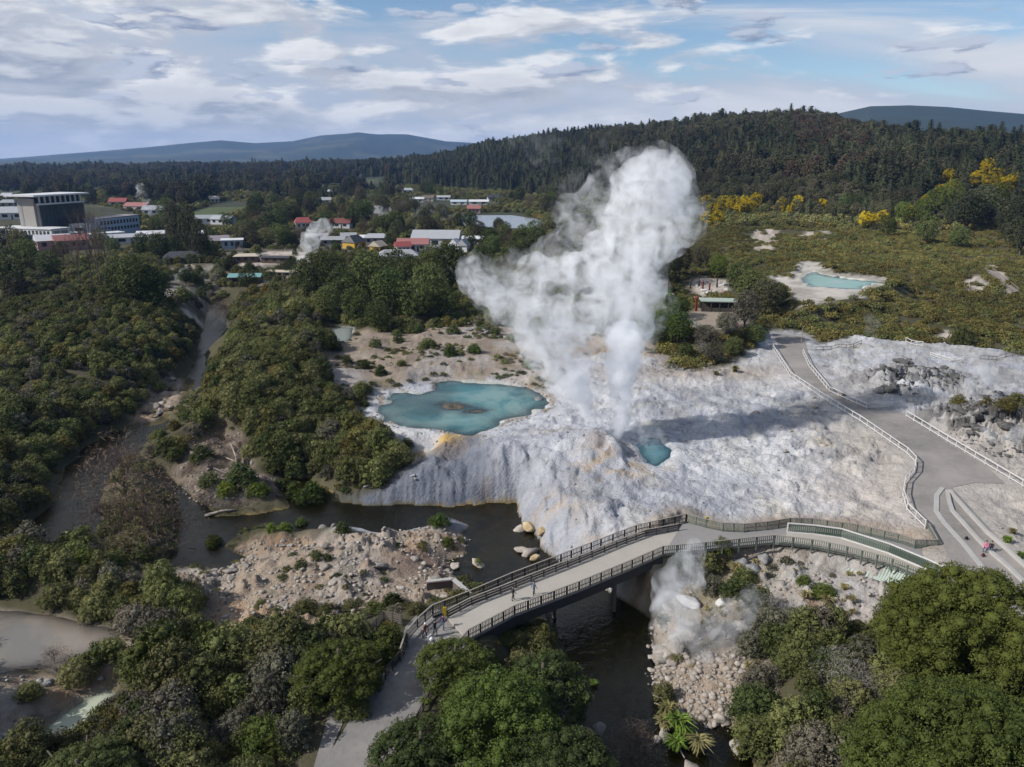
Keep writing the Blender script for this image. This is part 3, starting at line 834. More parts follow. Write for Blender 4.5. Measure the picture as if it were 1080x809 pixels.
def build_waters():
    # the stream: one sheet over all its reaches; the banks decide where the water ends
    big = [(-112, 50), (-112, 120), (-100, 160), (-112, 200), (-115, 260), (-85, 260), (-60, 170), (-20, 125), (3, 112), (26, 80), (36, 50)]
    wm = water_mat('stream_water', (0.62, 0.60, 0.40), (0.034, 0.037, 0.021), 0.55, 0.12, 0.22, 0.9, ((0.080, 0.092, 0.105), 0.035, 0.42, 0.60))  # blue-grey patches: turbid water, with reflected sky put into the colour
    v, f = [], []
    step = 1.0
    gx = np.arange(-125, 42, step); gy = np.arange(44, 275, step)
    GX, GY = np.meshgrid(gx, gy)
    d = water_dist(GX.ravel(), GY.ravel()).reshape(GX.shape)
    dr = sdf(GX.ravel(), GY.ravel(), RAPID, 30).reshape(GX.shape)
    keep = (np.minimum(d, dr) < 3.0)
    cell = keep[:-1, :-1] | keep[1:, :-1] | keep[:-1, 1:] | keep[1:, 1:]
    idx = np.arange(GX.size).reshape(GX.shape)
    F = np.stack([idx[:-1, :-1], idx[:-1, 1:], idx[1:, 1:], idx[1:, :-1]], -1)[cell]
    used = np.unique(F); remap = np.full(GX.size, -1); remap[used] = np.arange(len(used))
    x, y = GX.ravel()[used], GY.ravel()[used]
    me = np_mesh('stream', np.stack([x, y, np.full(len(x), 0.017)], 1), remap[F], True)
    point_attr(me, 'depth', np.maximum(-height(x, y), 0))
    o = link('stream', me, wm); o['kind'] = 'structure'
    pool = water_mat('pool_water', (0.66, 0.80, 0.78), (0.040, 0.160, 0.170), 0.95, 0.10, 0.04, 1.0, ((0.170, 0.285, 0.270), 0.08, 0.40, 0.60))
    water('blue_pool', POOL, POOL_Z, pool, 0.8, 1.5)
    vent = water_mat('vent_pool_water', (0.5, 0.8, 0.85), (0.12, 0.25, 0.27), 1.8, 0.08, 0.03, 1.0)
    water('vent_pool', VENTPOOL, VENT_Z, vent, 0.6, 1.2)
    pond = water_mat('pale_pond_water', (0.8, 0.9, 0.84), (0.31, 0.48, 0.385), 1.6, 0.15, 0.02, 1.0, ((0.44, 0.50, 0.44), 0.08, 0.45, 0.66))
    water('turquoise_pond', POND, POND_Z, pond, 2.0, 1.5)
    grey = water_mat('silty_water', (0.8, 0.75, 0.66), (0.235, 0.20, 0.165), 3.0, 0.14, 0.02, 1.4, ((0.17, 0.16, 0.145), 0.12, 0.42, 0.62))
    water('silt_pond', GREY, GREY_Z, grey, 1.0, 1.5)
    green = water_mat('milky_green_water', (0.85, 0.9, 0.75), (0.40, 0.43, 0.33), 4.0, 0.15, 0.02, 1.4)
    water('milky_pool', GREEN, GREY_Z, green, 0.7, 1.0)
    mud = water_mat('mud_water', (0.8, 0.8, 0.75), (0.26, 0.29, 0.27), 4.0, 0.2, 0.02, 1.0)
    water('mud_pool', MUD, MUD_Z, mud, 0.8, 1.2)
    sh = water_mat('ochre_water', (0.75, 0.66, 0.4), (0.20, 0.16, 0.06), 1.5, 0.1, 0.02, 1.4)
    water('ochre_pool', SHALLOW, 3.0, sh, 0.7, 1.0)
    lake = water_mat('lake_water', (0.8, 0.8, 0.8), (0.26, 0.29, 0.33), 4.0, 0.25, 0.03, 0.8)
    o, co = sheet('lake', LAKE, 0, 6.0, lake, lambda x, y: np.full(x.shape, 7.0))
    point_attr(o.data, 'depth', np.full(len(o.data.vertices), 3.0)); o['kind'] = 'structure'

def build_paths():
    t = NT('asphalt')
    P = t.pos()
    n1 = t.noise(0.12, P, 5, 0.6); n2 = t.noise(1.2, P, 5, 0.65); n3 = t.noise(9, P, 2)
    c = t.mix(t.maprange(n1, 0.35, 0.65, 0, 1), (0.170, 0.158, 0.148), (0.290, 0.265, 0.242))
    c = t.mix(t.maprange(n2, 0.50, 0.75, 0, 0.6), c, (0.33, 0.29, 0.25))
    c = t.mix(t.maprange(n3, 0.3, 0.7, 0.0, 0.22), c, (0.09, 0.085, 0.08))
    asp = t.surf(t.principled(c, 0.85, 0.25, normal=t.bump(n3, 0.3, 0.02)))
    t = NT('worn_path')
    P = t.pos()
    n1 = t.noise(0.25, P, 5, 0.6); n2 = t.noise(1.6, P, 5, 0.65)
    c = t.mix(t.maprange(n1, 0.35, 0.65, 0, 1), (0.165, 0.155, 0.150), (0.235, 0.220, 0.205))
    c = t.mix(t.maprange(n2, 0.5, 0.78, 0, 0.55), c, (0.10, 0.09, 0.075))
    worn = t.surf(t.principled(c, 0.9, 0.2, normal=t.bump(n2, 0.3, 0.04)))
    for nm, p, z, m in (('path', PATH, PATH_Z, asp), ('forecourt_path', WEST, WEST_Z, worn), ('side_path', WEST2, WEST_Z + 0.004, worn)):
        o, _ = sheet(nm, p, z, 2.0, m)
        o['kind'] = 'structure'
    return asp
# heights of the near ground on a 1 m lattice, so that single things find their footing quickly
_GX, _GY = np.arange(-300, 361, 1.0), np.arange(28, 431, 1.0)
_mx, _my = np.meshgrid(_GX, _GY)
_GZ = height(_mx.ravel(), _my.ravel()).reshape(_mx.shape)

def hz(x, y):
    if -299 < x < 359 and 29 < y < 428:
        i, j = x - _GX[0], y - _GY[0]
        a, b = int(i), int(j); fx, fy = i - a, j - b
        return float((_GZ[b, a] * (1 - fx) + _GZ[b, a + 1] * fx) * (1 - fy) + (_GZ[b + 1, a] * (1 - fx) + _GZ[b + 1, a + 1] * fx) * fy)
    return float(height(np.array([x]), np.array([y]))[0])
# ================================================================== sky, sun, air, camera
SUN_EL = math.radians(37)
SUN_AZ = math.atan2(-0.965, -0.26)          # clockwise from +Y
SUN_DIR = Vector((math.sin(SUN_AZ) * math.cos(SUN_EL), math.cos(SUN_AZ) * math.cos(SUN_EL), math.sin(SUN_EL)))

def build_world():
    w = bpy.data.worlds.new('World'); SC.world = w; w.use_nodes = True
    nt = w.node_tree; nt.nodes.clear()
    N = lambda k: nt.nodes.new('ShaderNode' + k)
    L = nt.links.new
    out = N('OutputWorld')
    sky = N('TexSky'); sky.sky_type = 'NISHITA'; sky.sun_disc = False
    sky.sun_elevation = SUN_EL; sky.sun_rotation = SUN_AZ % (2 * math.pi)
    sky.altitude = 300; sky.air_density = 1.0; sky.dust_density = 0.1; sky.ozone_density = 4.0
    bsky = N('Background'); bsky.inputs['Strength'].default_value = 0.095
    L(sky.outputs[0], bsky.inputs['Color'])
    tc = N('TexCoord'); sep = N('SeparateXYZ'); L(tc.outputs['Generated'], sep.inputs[0])
    def M(op, a, b=None, c=None, clamp=False):
        n = N('Math'); n.operation = op; n.use_clamp = clamp
        for i, s in enumerate((a, b, c)):
            if s is None: continue
            if isinstance(s, (int, float)): n.inputs[i].default_value = s
            else: L(s, n.inputs[i])
        return n.outputs[0]
    def MR(v, a, b, c, d, sm=True):
        n = N('MapRange'); n.clamp = True
        if sm: n.interpolation_type = 'SMOOTHSTEP'
        L(v, n.inputs[0])
        for i, x in enumerate((a, b, c, d)): n.inputs[i + 1].default_value = x
        return n.outputs[0]
    # cloud banks over the dome, flattened towards the horizon
    X, Y, Z = sep.outputs
    def layer(off, sx, sz, scale, detail, rough, dist):
        cb = N('CombineXYZ')
        L(M('MULTIPLY_ADD', X, sx, off[0]), cb.inputs[0]); L(M('MULTIPLY_ADD', Y, sx, off[1]), cb.inputs[1]); L(M('MULTIPLY_ADD', Z, sz, off[2]), cb.inputs[2])
        n = N('TexNoise'); n.inputs['Scale'].default_value = scale; n.inputs['Detail'].default_value = detail
        n.inputs['Roughness'].default_value = rough; n.inputs['Distortion'].default_value = dist
        L(cb.outputs[0], n.inputs['Vector'])
        return n.outputs['Fac']
    o1, o2, o3 = SKY['c'], SKY['v'], SKY['p']
    cu = layer(o1, 3.0, 11.0, 1.9, 9, 0.56, 0.25)
    cu2 = layer((o1[0] - 0.10, o1[1] - 0.03, o1[2] + 0.16), 3.0, 11.0, 1.9, 9, 0.56, 0.25)
    veil = layer(o2, 1.3, 7.0, 1.5, 7, 0.55, 0.9)
    puff = layer(o3, 3.4, 15.0, 2.4, 8, 0.55, 0.2)
    puff2 = layer((o3[0] - 0.06, o3[1], o3[2] + 0.12), 3.4, 15.0, 2.4, 8, 0.55, 0.2)
    # more cloud to the west than to the east; the blue shows high in the east
    bias = M('ADD', MR(X, -0.6, 0.6, 0.16, -0.14, False), MR(Z, 0.0, 0.18, 0.04, -0.05, False))
    cov = M('ADD', cu, bias)
    cmask = MR(cov, 0.45, 0.56, 0.0, 0.95)
    vmask = MR(M('ADD', veil, M('ADD', MR(X, -0.6, 0.65, 0.22, -0.20, False), MR(Z, 0.02, 0.19, 0.22, -0.10, False))), 0.42, 0.60, 0.04, 1.0)
    lit = MR(M('SUBTRACT', cu, cu2), -0.06, 0.10, 0.0, 1.0)
    thick = MR(cov, 0.50, 0.72, 1.0, 0.0)
    shade = M('MULTIPLY_ADD', lit, 0.60, M('MULTIPLY', thick, 0.36), True)
    pmask = MR(puff, 0.565, 0.63, 0.0, 0.9)
    plit = MR(M('SUBTRACT', puff, puff2), -0.05, 0.10, 0.0, 1.0)
    def mixc(f, a, b):
        n = N('Mix'); n.data_type = 'RGBA'
        if isinstance(f, (int, float)): n.inputs[0].default_value = f
        else: L(f, n.inputs[0])
        for s, i in ((a, 6), (b, 7)):
            if isinstance(s, tuple): n.inputs[i].default_value = (*s, 1)
            else: L(s, n.inputs[i])
        return n.outputs[2]
    ccol = mixc(shade, (0.32, 0.375, 0.48), (0.98, 0.985, 1.0))
    pcol = mixc(plit, (0.27, 0.335, 0.48), (0.58, 0.64, 0.76))
    vcol = mixc(MR(veil, 0.45, 0.75, 0.0, 1.0), (0.50, 0.575, 0.70), (0.78, 0.81, 0.865))
    # near the horizon the cloud melts into pale air
    hor = MR(Z, 0.0, 0.085, 0.60, 0.0)
    ccol = mixc(hor, ccol, (0.66, 0.71, 0.78))
    def bg(c):
        b = N('Background'); b.inputs['Strength'].default_value = SKY['k']; L(c, b.inputs['Color']); return b
    def ms(f, a, b):
        n = N('MixShader'); L(f, n.inputs[0]); L(a.outputs[0], n.inputs[1]); L(b.outputs[0], n.inputs[2]); return n
    m2 = ms(pmask, ms(cmask, ms(vmask, bsky, bg(vcol)), bg(ccol)), bg(pcol))
    L(m2.outputs[0], out.inputs['Surface'])
    w.cycles.sampling_method = 'MANUAL'; w.cycles.sample_map_resolution = 512

SKY = dict(c=(1.3, 2.2, 0.4), v=(5.1, 0.4, 2.0), p=(2.0, 7.5, 1.1), k=0.80)

def build_light_camera():
    sl = bpy.data.lights.new('sun', 'SUN'); sl.energy = 4.8; sl.angle = math.radians(0.53); sl.color = (1.0, 0.965, 0.92)
    so = bpy.data.objects.new('sun', sl); COL.objects.link(so)
    so.rotation_euler = (-SUN_DIR).to_track_quat('-Z', 'Y').to_euler()
    so.location = SUN_DIR * 300
    cam = bpy.data.cameras.new('camera'); co = bpy.data.objects.new('camera', cam); COL.objects.link(co)
    co.location = (0, 0, CAMZ)
    co.rotation_euler = (math.pi / 2 - PITCH, 0, 0)
    cam.sensor_width = 36; cam.lens = 36 * FPX / 1080
    cam.clip_start = 0.5; cam.clip_end = 40000
    SC.camera = co
    SC.view_settings.view_transform = 'Standard'; SC.view_settings.look = 'None'
    SC.view_settings.gamma = 1; SC.view_settings.exposure = 0.22
    SC.view_settings.use_curve_mapping = False
    c = SC.cycles
    c.use_denoising = True
    try: c.denoiser = 'OPENIMAGEDENOISE'
    except Exception: pass
    c.max_bounces = 12; c.diffuse_bounces = 2; c.glossy_bounces = 2; c.transmission_bounces = 2; c.transparent_max_bounces = 12; c.volume_bounces = 10
    c.caustics_reflective = False; c.caustics_refractive = False
    c.use_adaptive_sampling = True; c.adaptive_threshold = 0.02
    c.sample_clamp_indirect = 6

def build_haze():
    mb = MB()
    z0, z1 = -3.0, 330.0
    mb.box((0, 5400, (z0 + z1) / 2), (24000, 11400, z1 - z0))
    t = NT('haze_air')
    pv = t.n('VolumePrincipled')
    pv.inputs['Color'].default_value = (0.28, 0.50, 1.0, 1)
    pv.inputs['Density'].default_value = 5e-5
    pv.inputs['Anisotropy'].default_value = 0.2
    t.l(pv.outputs[0], t.out.inputs['Volume'])
    o = mb.build('haze', t.m)
    o['kind'] = 'stuff'
# ================================================================== plants
def leaf_mat(name, dark, light, alt=None, rough=0.65, trans=0.14, hue=0.35, blossom=None):
    t = NT(name)
    v = t.attr('leafv'); cl = t.attr('clump')
    rnd = t.n('ObjectInfo').outputs['Random']
    f = t.math('ADD', t.math('MULTIPLY', v, 0.6), t.math('MULTIPLY', cl, 0.4), clamp=True)
    c = t.mix(f, dark, light)
    if alt is not None:
        c = t.mix(t.math('MULTIPLY', t.math('POWER', rnd, 1.4), hue * 2, clamp=True), c, alt)
    if blossom is not None: c = t.mix(t.maprange(cl, 0.36, 0.44, 0, 1), c, t.mix(v, tuple(0.5 * q for q in blossom), blossom))
    n = t.noise(0.03, t.pos(), 3)
    k = t.math('MULTIPLY', t.math('MULTIPLY_ADD', t.math('FRACT', t.math('MULTIPLY', rnd, 7.31)), 0.7, 0.65), t.math('MULTIPLY', t.maprange(n, 0.3, 0.7, 0.78, 1.22), t.maprange(t.noise(0.007, t.pos(), 3), 0.35, 0.65, 0.72, 1.28)))
    vm = t.n('VectorMath'); vm.operation = 'SCALE'; t.l(c, vm.inputs[0]); t.l(k, vm.inputs['Scale'])
    c = vm.outputs[0]
    p = t.principled(c, rough, 0.08)
    tr = t.n('BsdfTranslucent'); t.l(c, tr.inputs['Color'])
    mx = t.n('MixShader'); mx.inputs[0].default_value = trans
    t.l(p, mx.inputs[1]); t.l(tr.outputs[0], mx.inputs[2])
    return t.surf(mx.outputs[0])

def unit(v):
    return v / (np.linalg.norm(v, axis=-1, keepdims=True) + 1e-9)

_CUBE = None
def cube_sphere():
    global _CUBE
    if _CUBE is None:
        bm = bmesh.new(); bmesh.ops.create_cube(bm, size=2)
        bmesh.ops.subdivide_edges(bm, edges=bm.edges[:], cuts=1, use_grid_fill=True)
        bm.verts.ensure_lookup_table()
        V = unit(np.array([v.co[:] for v in bm.verts])); F = np.array([[v.index for v in f.verts] for f in bm.faces])
        bm.free(); _CUBE = (V, F)
    return _CUBE

def leaf_cloud(name, lobes, dens, leaf, seed=0, tilt=0.55, core=0.80, aspect=0.62, down=0.35, inside=0.72, core_min=0.0):
    """lobes (k,6): centre + radii. leaf faces over the lobes' outsides, a thinner inner core stops see-through"""
    r = np.random.default_rng(seed)
    lobes = np.asarray(lobes, float)
    Vs, Fs, A, C = [], [], [], []
    nv = 0
    lc = r.random(len(lobes))
    for i, L in enumerate(lobes):
        c, rad = L[:3], L[3:]
        n = max(6, int(dens * (rad[0] * rad[1] + rad[0] * rad[2] + rad[1] * rad[2]) * 4.19 / (leaf * leaf)))
        d = unit(r.normal(size=(n, 3)))
        d = d[(d[:, 2] > -down) | (r.random(n) < 0.25)]
        p = c + d * rad * r.uniform(0.86, 1.10, (len(d), 1))
        keep = np.ones(len(p), bool)
        near = np.where(np.linalg.norm(lobes[:, :3] - c, axis=1) < lobes[:, 3:].max() + rad.max())[0]
        for j in near:
            if j == i: continue
            q = (p - lobes[j, :3]) / lobes[j, 3:]
            keep &= (q * q).sum(1) > inside * inside
        p, d = p[keep], d[keep]
        if len(p) == 0: continue
        nn = unit(unit(d / rad) + tilt * r.normal(size=d.shape) + np.array([0, 0, 0.15]))
        t1 = unit(np.cross(nn, r.normal(size=d.shape)))
        t2 = np.cross(nn, t1)
        sz = leaf * r.uniform(0.6, 1.3, (len(p), 1)) * 0.5
        a = t1 * sz; b = t2 * sz * aspect
        quad = np.stack([p - a, p - b * 1.0 + a * 0.15, p + a, p + b * 1.0 - a * 0.1], 1)
        Vs.append(quad.reshape(-1, 3))
        m = len(p)
        Fs.append(np.arange(m * 4).reshape(m, 4) + nv); nv += m * 4
        A.append(np.repeat(r.random(m), 4)); C.append(np.full(m * 4, lc[i]))
    if core > 0:
        cv, cf = cube_sphere()
        for i, L in enumerate(lobes):
            if L[3:].max() < core_min: continue
            Vs.append(L[:3] + cv * L[3:] * core); Fs.append(cf + nv); nv += len(cv)
            A.append(np.full(len(cv), 0.3)); C.append(np.full(len(cv), lc[i]))
    me = np_mesh(name, np.concatenate(Vs), np.concatenate(Fs))
    point_attr(me, 'leafv', np.concatenate(A)); point_attr(me, 'clump', np.concatenate(C))
    return me

def lobes_bush(R, H, n, seed, r0=0.42):
    r = np.random.default_rng(seed)
    out = []
    for i in range(n):
        a = i * 2.4 + r.uniform(-0.4, 0.4)
        q = math.sqrt((i + 0.5) / n)
        x, y = R * 0.75 * q * math.cos(a), R * 0.75 * q * math.sin(a)
        rr = R * r0 * r.uniform(0.6, 1.5)
        z = max(rr * 0.5, (H - rr) * (1 - 0.62 * q * q) * r.uniform(0.82, 1.12))
        out.append((x, y, z, rr, rr, rr * r.uniform(0.75, 1.0)))
        if z > rr * 1.6:
            out.append((x * 1.1, y * 1.1, z * 0.45, rr * 1.05, rr * 1.05, rr))
    return out

def lobes_dome(R, H, base, n, cr, seed, squash=1.0, low=-0.25):
    """clumps over an egg-shaped crown from height base to H"""
    r = np.random.default_rng(seed)
    out = []
    cz, rz = (base + H) / 2, (H - base) / 2
    bumps = unit(r.normal(size=(7, 3))); amp = r.uniform(-0.22, 0.18, 7)
    for i in range(n):
        z = 1 - (i + 0.5) / n * (1 - low)
        a = i * 2.39996 + r.uniform(-0.3, 0.3)
        q = math.sqrt(max(0, 1 - z * z))
        d = np.array([q * math.cos(a), q * math.sin(a), z])
        k = 1 + sum(am * max(0, float(d @ b)) ** 3 for am, b in zip(amp, bumps)) + r.uniform(-0.10, 0.06)
        rr = cr * r.uniform(0.55, 1.45)
        out.append((d[0] * (R - cr * 0.6) * k, d[1] * (R - cr * 0.6) * k, cz + d[2] * (rz - cr * 0.5) * k, rr, rr, rr * 0.85))
    m = max(4, n // 8)
    for i in range(m):
        d = unit(r.normal(size=3)) * r.uniform(0.2, 0.62)
        out.append((d[0] * R, d[1] * R, cz + d[2] * rz, cr * 2.0, cr * 2.0, cr * 1.7))
    return out

def conifer_mesh(name, H, R, seed, leaf=1.5, n=420, ragged=0.3, bare=0.1, power=0.85):
    r = np.random.default_rng(seed)
    Vs, Fs, A, C = [], [], [], []
    t = r.random(n) ** 0.8
    lay = np.floor(t * 15) / 15 + r.uniform(0, 0.035, n)
    z = H * (bare + (1 - bare) * lay)
    a = r.uniform(0, 2 * math.pi, n)
    side = 1 + ragged * (np.sin(a * 3 + np.floor(t * 15) * 1.7) * 0.6 + r.normal(size=n) * 0.4)
    rr = R * (1.02 - lay) ** power * side * np.sqrt(r.uniform(0.35, 1.0, n)) + 0.25
    p = np.stack([rr * np.cos(a), rr * np.sin(a), z - rr * 0.22], 1)
    d = np.stack([np.cos(a), np.sin(a), np.full(n, 0.55)], 1)
    nn = unit(d + 0.45 * r.normal(size=(n, 3)))
    out = unit(np.stack([np.cos(a), np.sin(a), -0.35 + 0 * a], 1) + 0.25 * r.normal(size=(n, 3)))
    t2 = unit(np.cross(nn, out))
    sz = leaf * r.uniform(0.6, 1.3, (n, 1)) * (1.15 - 0.55 * lay[:, None]) * 0.5
    q = np.stack([p - out * sz, p - t2 * sz * 0.6, p + out * sz * 1.1, p + t2 * sz * 0.6], 1)
    V = q.reshape(-1, 3); F = np.arange(n * 4).reshape(n, 4)
    av = np.repeat(r.random(n), 4); cvv = np.repeat(r.random(16)[np.minimum((t * 15).astype(int), 15)], 4)
    # inner cone
    k = 8; rings = 6
    cz = np.linspace(bare * H, H * 0.97, rings)
    ring = np.array([[R * 0.62 * (1.02 - j / (rings - 1)) ** power * math.cos(2 * math.pi * i / k), R * 0.62 * (1.02 - j / (rings - 1)) ** power * math.sin(2 * math.pi * i / k), cz[j]] for j in range(rings) for i in range(k)])
    cf = np.array([[j * k + i, j * k + (i + 1) % k, (j + 1) * k + (i + 1) % k, (j + 1) * k + i] for j in range(rings - 1) for i in range(k)])
    me = np_mesh(name, np.concatenate([V, ring]), np.concatenate([F, cf + len(V)]))
    point_attr(me, 'leafv', np.concatenate([av, np.full(len(ring), 0.3)])); point_attr(me, 'clump', np.concatenate([cvv, np.full(len(ring), 0.3)]))
    return me

def blades_mesh(name, R, H, n, seed, w=0.09, droop=0.5):
    """a tussock of arching blades"""
    r = np.random.default_rng(seed)
    Vs, Fs, A = [], [], []
    for i in range(n):
        a = r.uniform(0, 2 * math.pi); l = r.uniform(0.6, 1.1); k = r.uniform(0.25, 1.0)
        b = np.array([r.normal() * R * 0.12, r.normal() * R * 0.12, 0])
        d = np.array([math.cos(a), math.sin(a), 0]); s = np.array([-d[1], d[0], 0]) * w
        p1 = b + d * R * 0.35 * k * l + np.array([0, 0, H * 0.75 * l]); p2 = b + d * R * k * l + np.array([0, 0, H * l * (1.0 - droop * k)])
        o = len(Vs)
        Vs += [b - s, b + s, p1 + s, p1 - s, p2 + s * 0.3, p2 - s * 0.3]
        Fs += [[o, o + 1, o + 2, o + 3], [o + 3, o + 2, o + 4, o + 5]]
        A += [r.random()] * 6
    me = np_mesh(name, np.array(Vs), np.array(Fs)); point_attr(me, 'leafv', np.array(A)); point_attr(me, 'clump', np.array(A))
    return me

def branch_mesh(name, H, spread, seed, nmain=5, depth=4, r0=0.16, lean=0.9, trunk=0.25):
    """leafless tree: forked limbs down to twigs"""
    r = random.Random(seed)
    mb = MB()
    def grow_(p, d, L, rad, k):
        q = p + d * L
        mid = (p + q) / 2 + Vector((r.uniform(-1, 1), r.uniform(-1, 1), r.uniform(-0.5, 0.5))) * L * 0.08
        mb.tube([p, mid, q], [rad, rad * 0.8, rad * 0.6], 5 if k < 2 else 3, cap=False)
        if k >= depth: return
        for i in range(3 if k > 0 else nmain):
            e = (d + Vector((r.uniform(-1, 1), r.uniform(-1, 1), r.uniform(-0.25, 0.75))) * spread).normalized()
            grow_(mid + (q - mid) * r.uniform(0.2, 1.0), e, L * r.uniform(0.55, 0.85), rad * 0.55, k + 1)
    grow_(Vector((0, 0, -0.2)), Vector((0, 0, 1)), H * trunk, r0, 0)
    return mb.mesh(name)

def trunk_mesh(name, H, r0, crown_base, R, seed, limbs=5):
    r = random.Random(seed)
    mb = MB()
    mb.tube([(0, 0, -0.6), (0, 0, 0.15), (r.uniform(-.1, .1), r.uniform(-.1, .1), crown_base), (r.uniform(-.3, .3), r.uniform(-.3, .3), crown_base + (H - crown_base) * 0.7)], [r0 * 1.5, r0 * 1.1, r0 * 0.8, r0 * 0.3], 8)
    for i in range(limbs):
        a = 2 * math.pi * i / limbs + r.uniform(-0.4, 0.4)
        z0 = crown_base * r.uniform(0.6, 1.0)
        mb.tube([(0, 0, z0), (R * 0.35 * math.cos(a), R * 0.35 * math.sin(a), z0 + (H - z0) * 0.3), (R * 0.7 * math.cos(a), R * 0.7 * math.sin(a), z0 + (H - z0) * 0.5)], [r0 * 0.5, r0 * 0.35, r0 * 0.15], 5)
    return mb.mesh(name, True)

# ------------------------------------------------------------------ scattering as one object (uncountable growth)
def scatter(name, P, rot, scl, meshes, mats, pick=None, tiltx=None):
    """one object whose points each carry one of the given plant shapes"""
    col = bpy.data.collections.new(name + '_shapes')
    for i, me in enumerate(meshes):
        o = bpy.data.objects.new(f'{name}_shape', me)
        if len(me.materials) == 0: me.materials.append(mats[i] if isinstance(mats, list) else mats)
        col.objects.link(o)
    me = bpy.data.meshes.new(name)
    P = np.asarray(P, np.float32)
    me.vertices.add(len(P)); me.vertices.foreach_set('co', P.ravel()); me.update()
    point_attr(me, 'turn', rot); point_attr(me, 'size', scl)
    a = me.attributes.new('pick', 'INT', 'POINT')
    a.data.foreach_set('value', (RNG.integers(0, len(meshes), len(P)) if pick is None else pick).astype(np.int32))
    o = link(name, me)
    ng = bpy.data.node_groups.new(name + '_scatter', 'GeometryNodeTree')
    ng.interface.new_socket('Geometry', in_out='INPUT', socket_type='NodeSocketGeometry')
    ng.interface.new_socket('Geometry', in_out='OUTPUT', socket_type='NodeSocketGeometry')
    N = ng.nodes.new; L = ng.links.new
    gi, go = N('NodeGroupInput'), N('NodeGroupOutput')
    ci = N('GeometryNodeCollectionInfo'); ci.inputs['Collection'].default_value = col
    ci.inputs['Separate Children'].default_value = True; ci.inputs['Reset Children'].default_value = True
    ip = N('GeometryNodeInstanceOnPoints'); ip.inputs['Pick Instance'].default_value = True
    def at(nm, ty):
        n = N('GeometryNodeInputNamedAttribute'); n.data_type = ty; n.inputs['Name'].default_value = nm
        return n.outputs['Attribute']
    cx = N('ShaderNodeCombineXYZ'); L(at('turn', 'FLOAT'), cx.inputs[2])
    L(gi.outputs[0], ip.inputs['Points']); L(ci.outputs[0], ip.inputs['Instance'])
    L(at('pick', 'INT'), ip.inputs['Instance Index']); L(cx.outputs[0], ip.inputs['Rotation'])
    L(at('size', 'FLOAT'), ip.inputs['Scale'])
    L(ip.outputs[0], go.inputs[0])
    md = o.modifiers.new('growth', 'NODES'); md.node_group = ng
    o['kind'] = 'stuff'
    return o

LM = {}
def plant_materials():
    LM['scrub'] = leaf_mat('scrub_leaves', (0.042, 0.050, 0.016), (0.185, 0.205, 0.066), (0.165, 0.150, 0.066))
    LM['scrub_grey'] = leaf_mat('grey_scrub_leaves', (0.040, 0.042, 0.026), (0.150, 0.146, 0.100), (0.16, 0.135, 0.105))
    LM['scrub_brown'] = leaf_mat('tawny_scrub_leaves', (0.058, 0.050, 0.016), (0.235, 0.190, 0.062), (0.130, 0.138, 0.042))
    LM['ever'] = leaf_mat('evergreen_leaves', (0.016, 0.026, 0.010), (0.105, 0.135, 0.042), (0.085, 0.095, 0.032))
    LM['gloss'] = leaf_mat('glossy_leaves', (0.026, 0.046, 0.011), (0.100, 0.140, 0.032), (0.08, 0.11, 0.024), 0.5)
    LM['gold'] = leaf_mat('olive_gold_leaves', (0.028, 0.040, 0.009), (0.108, 0.136, 0.031), (0.108, 0.118, 0.025), 0.6)
    LM['bright'] = leaf_mat('bright_leaves', (0.05, 0.08, 0.012), (0.17, 0.22, 0.035), (0.14, 0.16, 0.03), 0.5)
    LM['pine'] = leaf_mat('pine_needles', (0.016, 0.023, 0.012), (0.066, 0.076, 0.036), (0.068, 0.064, 0.032))
    LM['forest'] = leaf_mat('forest_leaves', (0.022, 0.028, 0.013), (0.092, 0.094, 0.042), (0.092, 0.074, 0.050))
    LM['rust'] = leaf_mat('rusty_leaves', (0.045, 0.032, 0.020), (0.10, 0.070, 0.042), (0.06, 0.05, 0.03))
    LM['yellow'] = leaf_mat('wattle_blossom', (0.03, 0.04, 0.01), (0.10, 0.11, 0.03), None, 0.7, blossom=(0.60, 0.44, 0.015))
    LM['browntwig'] = leaf_mat('brown_twigs', (0.06, 0.042, 0.034), (0.15, 0.105, 0.080), (0.14, 0.10, 0.075), 0.9, 0.1)
    LM['paletwig'] = leaf_mat('pale_twigs', (0.14, 0.13, 0.12), (0.34, 0.32, 0.30), (0.24, 0.20, 0.18), 0.9, 0.1)
    LM['twig'] = simple('bare_twigs', (0.105, 0.075, 0.060), 0.9, 0.3, 3.0)
    LM['greytwig'] = simple('grey_twigs', (0.24, 0.22, 0.20), 0.9, 0.3, 3.0)
    LM['bark'] = simple('bark', (0.085, 0.068, 0.052), 0.95, 0.3, 4.0, 0.4)
    LM['flax'] = leaf_mat('flax_blades', (0.06, 0.075, 0.02), (0.20, 0.21, 0.065), (0.22, 0.19, 0.08))
    LM['straw'] = leaf_mat('straw_blades', (0.14, 0.12, 0.05), (0.36, 0.31, 0.15), (0.3, 0.27, 0.12))
    LM['grass'] = leaf_mat('grass_blades', (0.06, 0.10, 0.015), (0.16, 0.23, 0.04), (0.12, 0.16, 0.03))

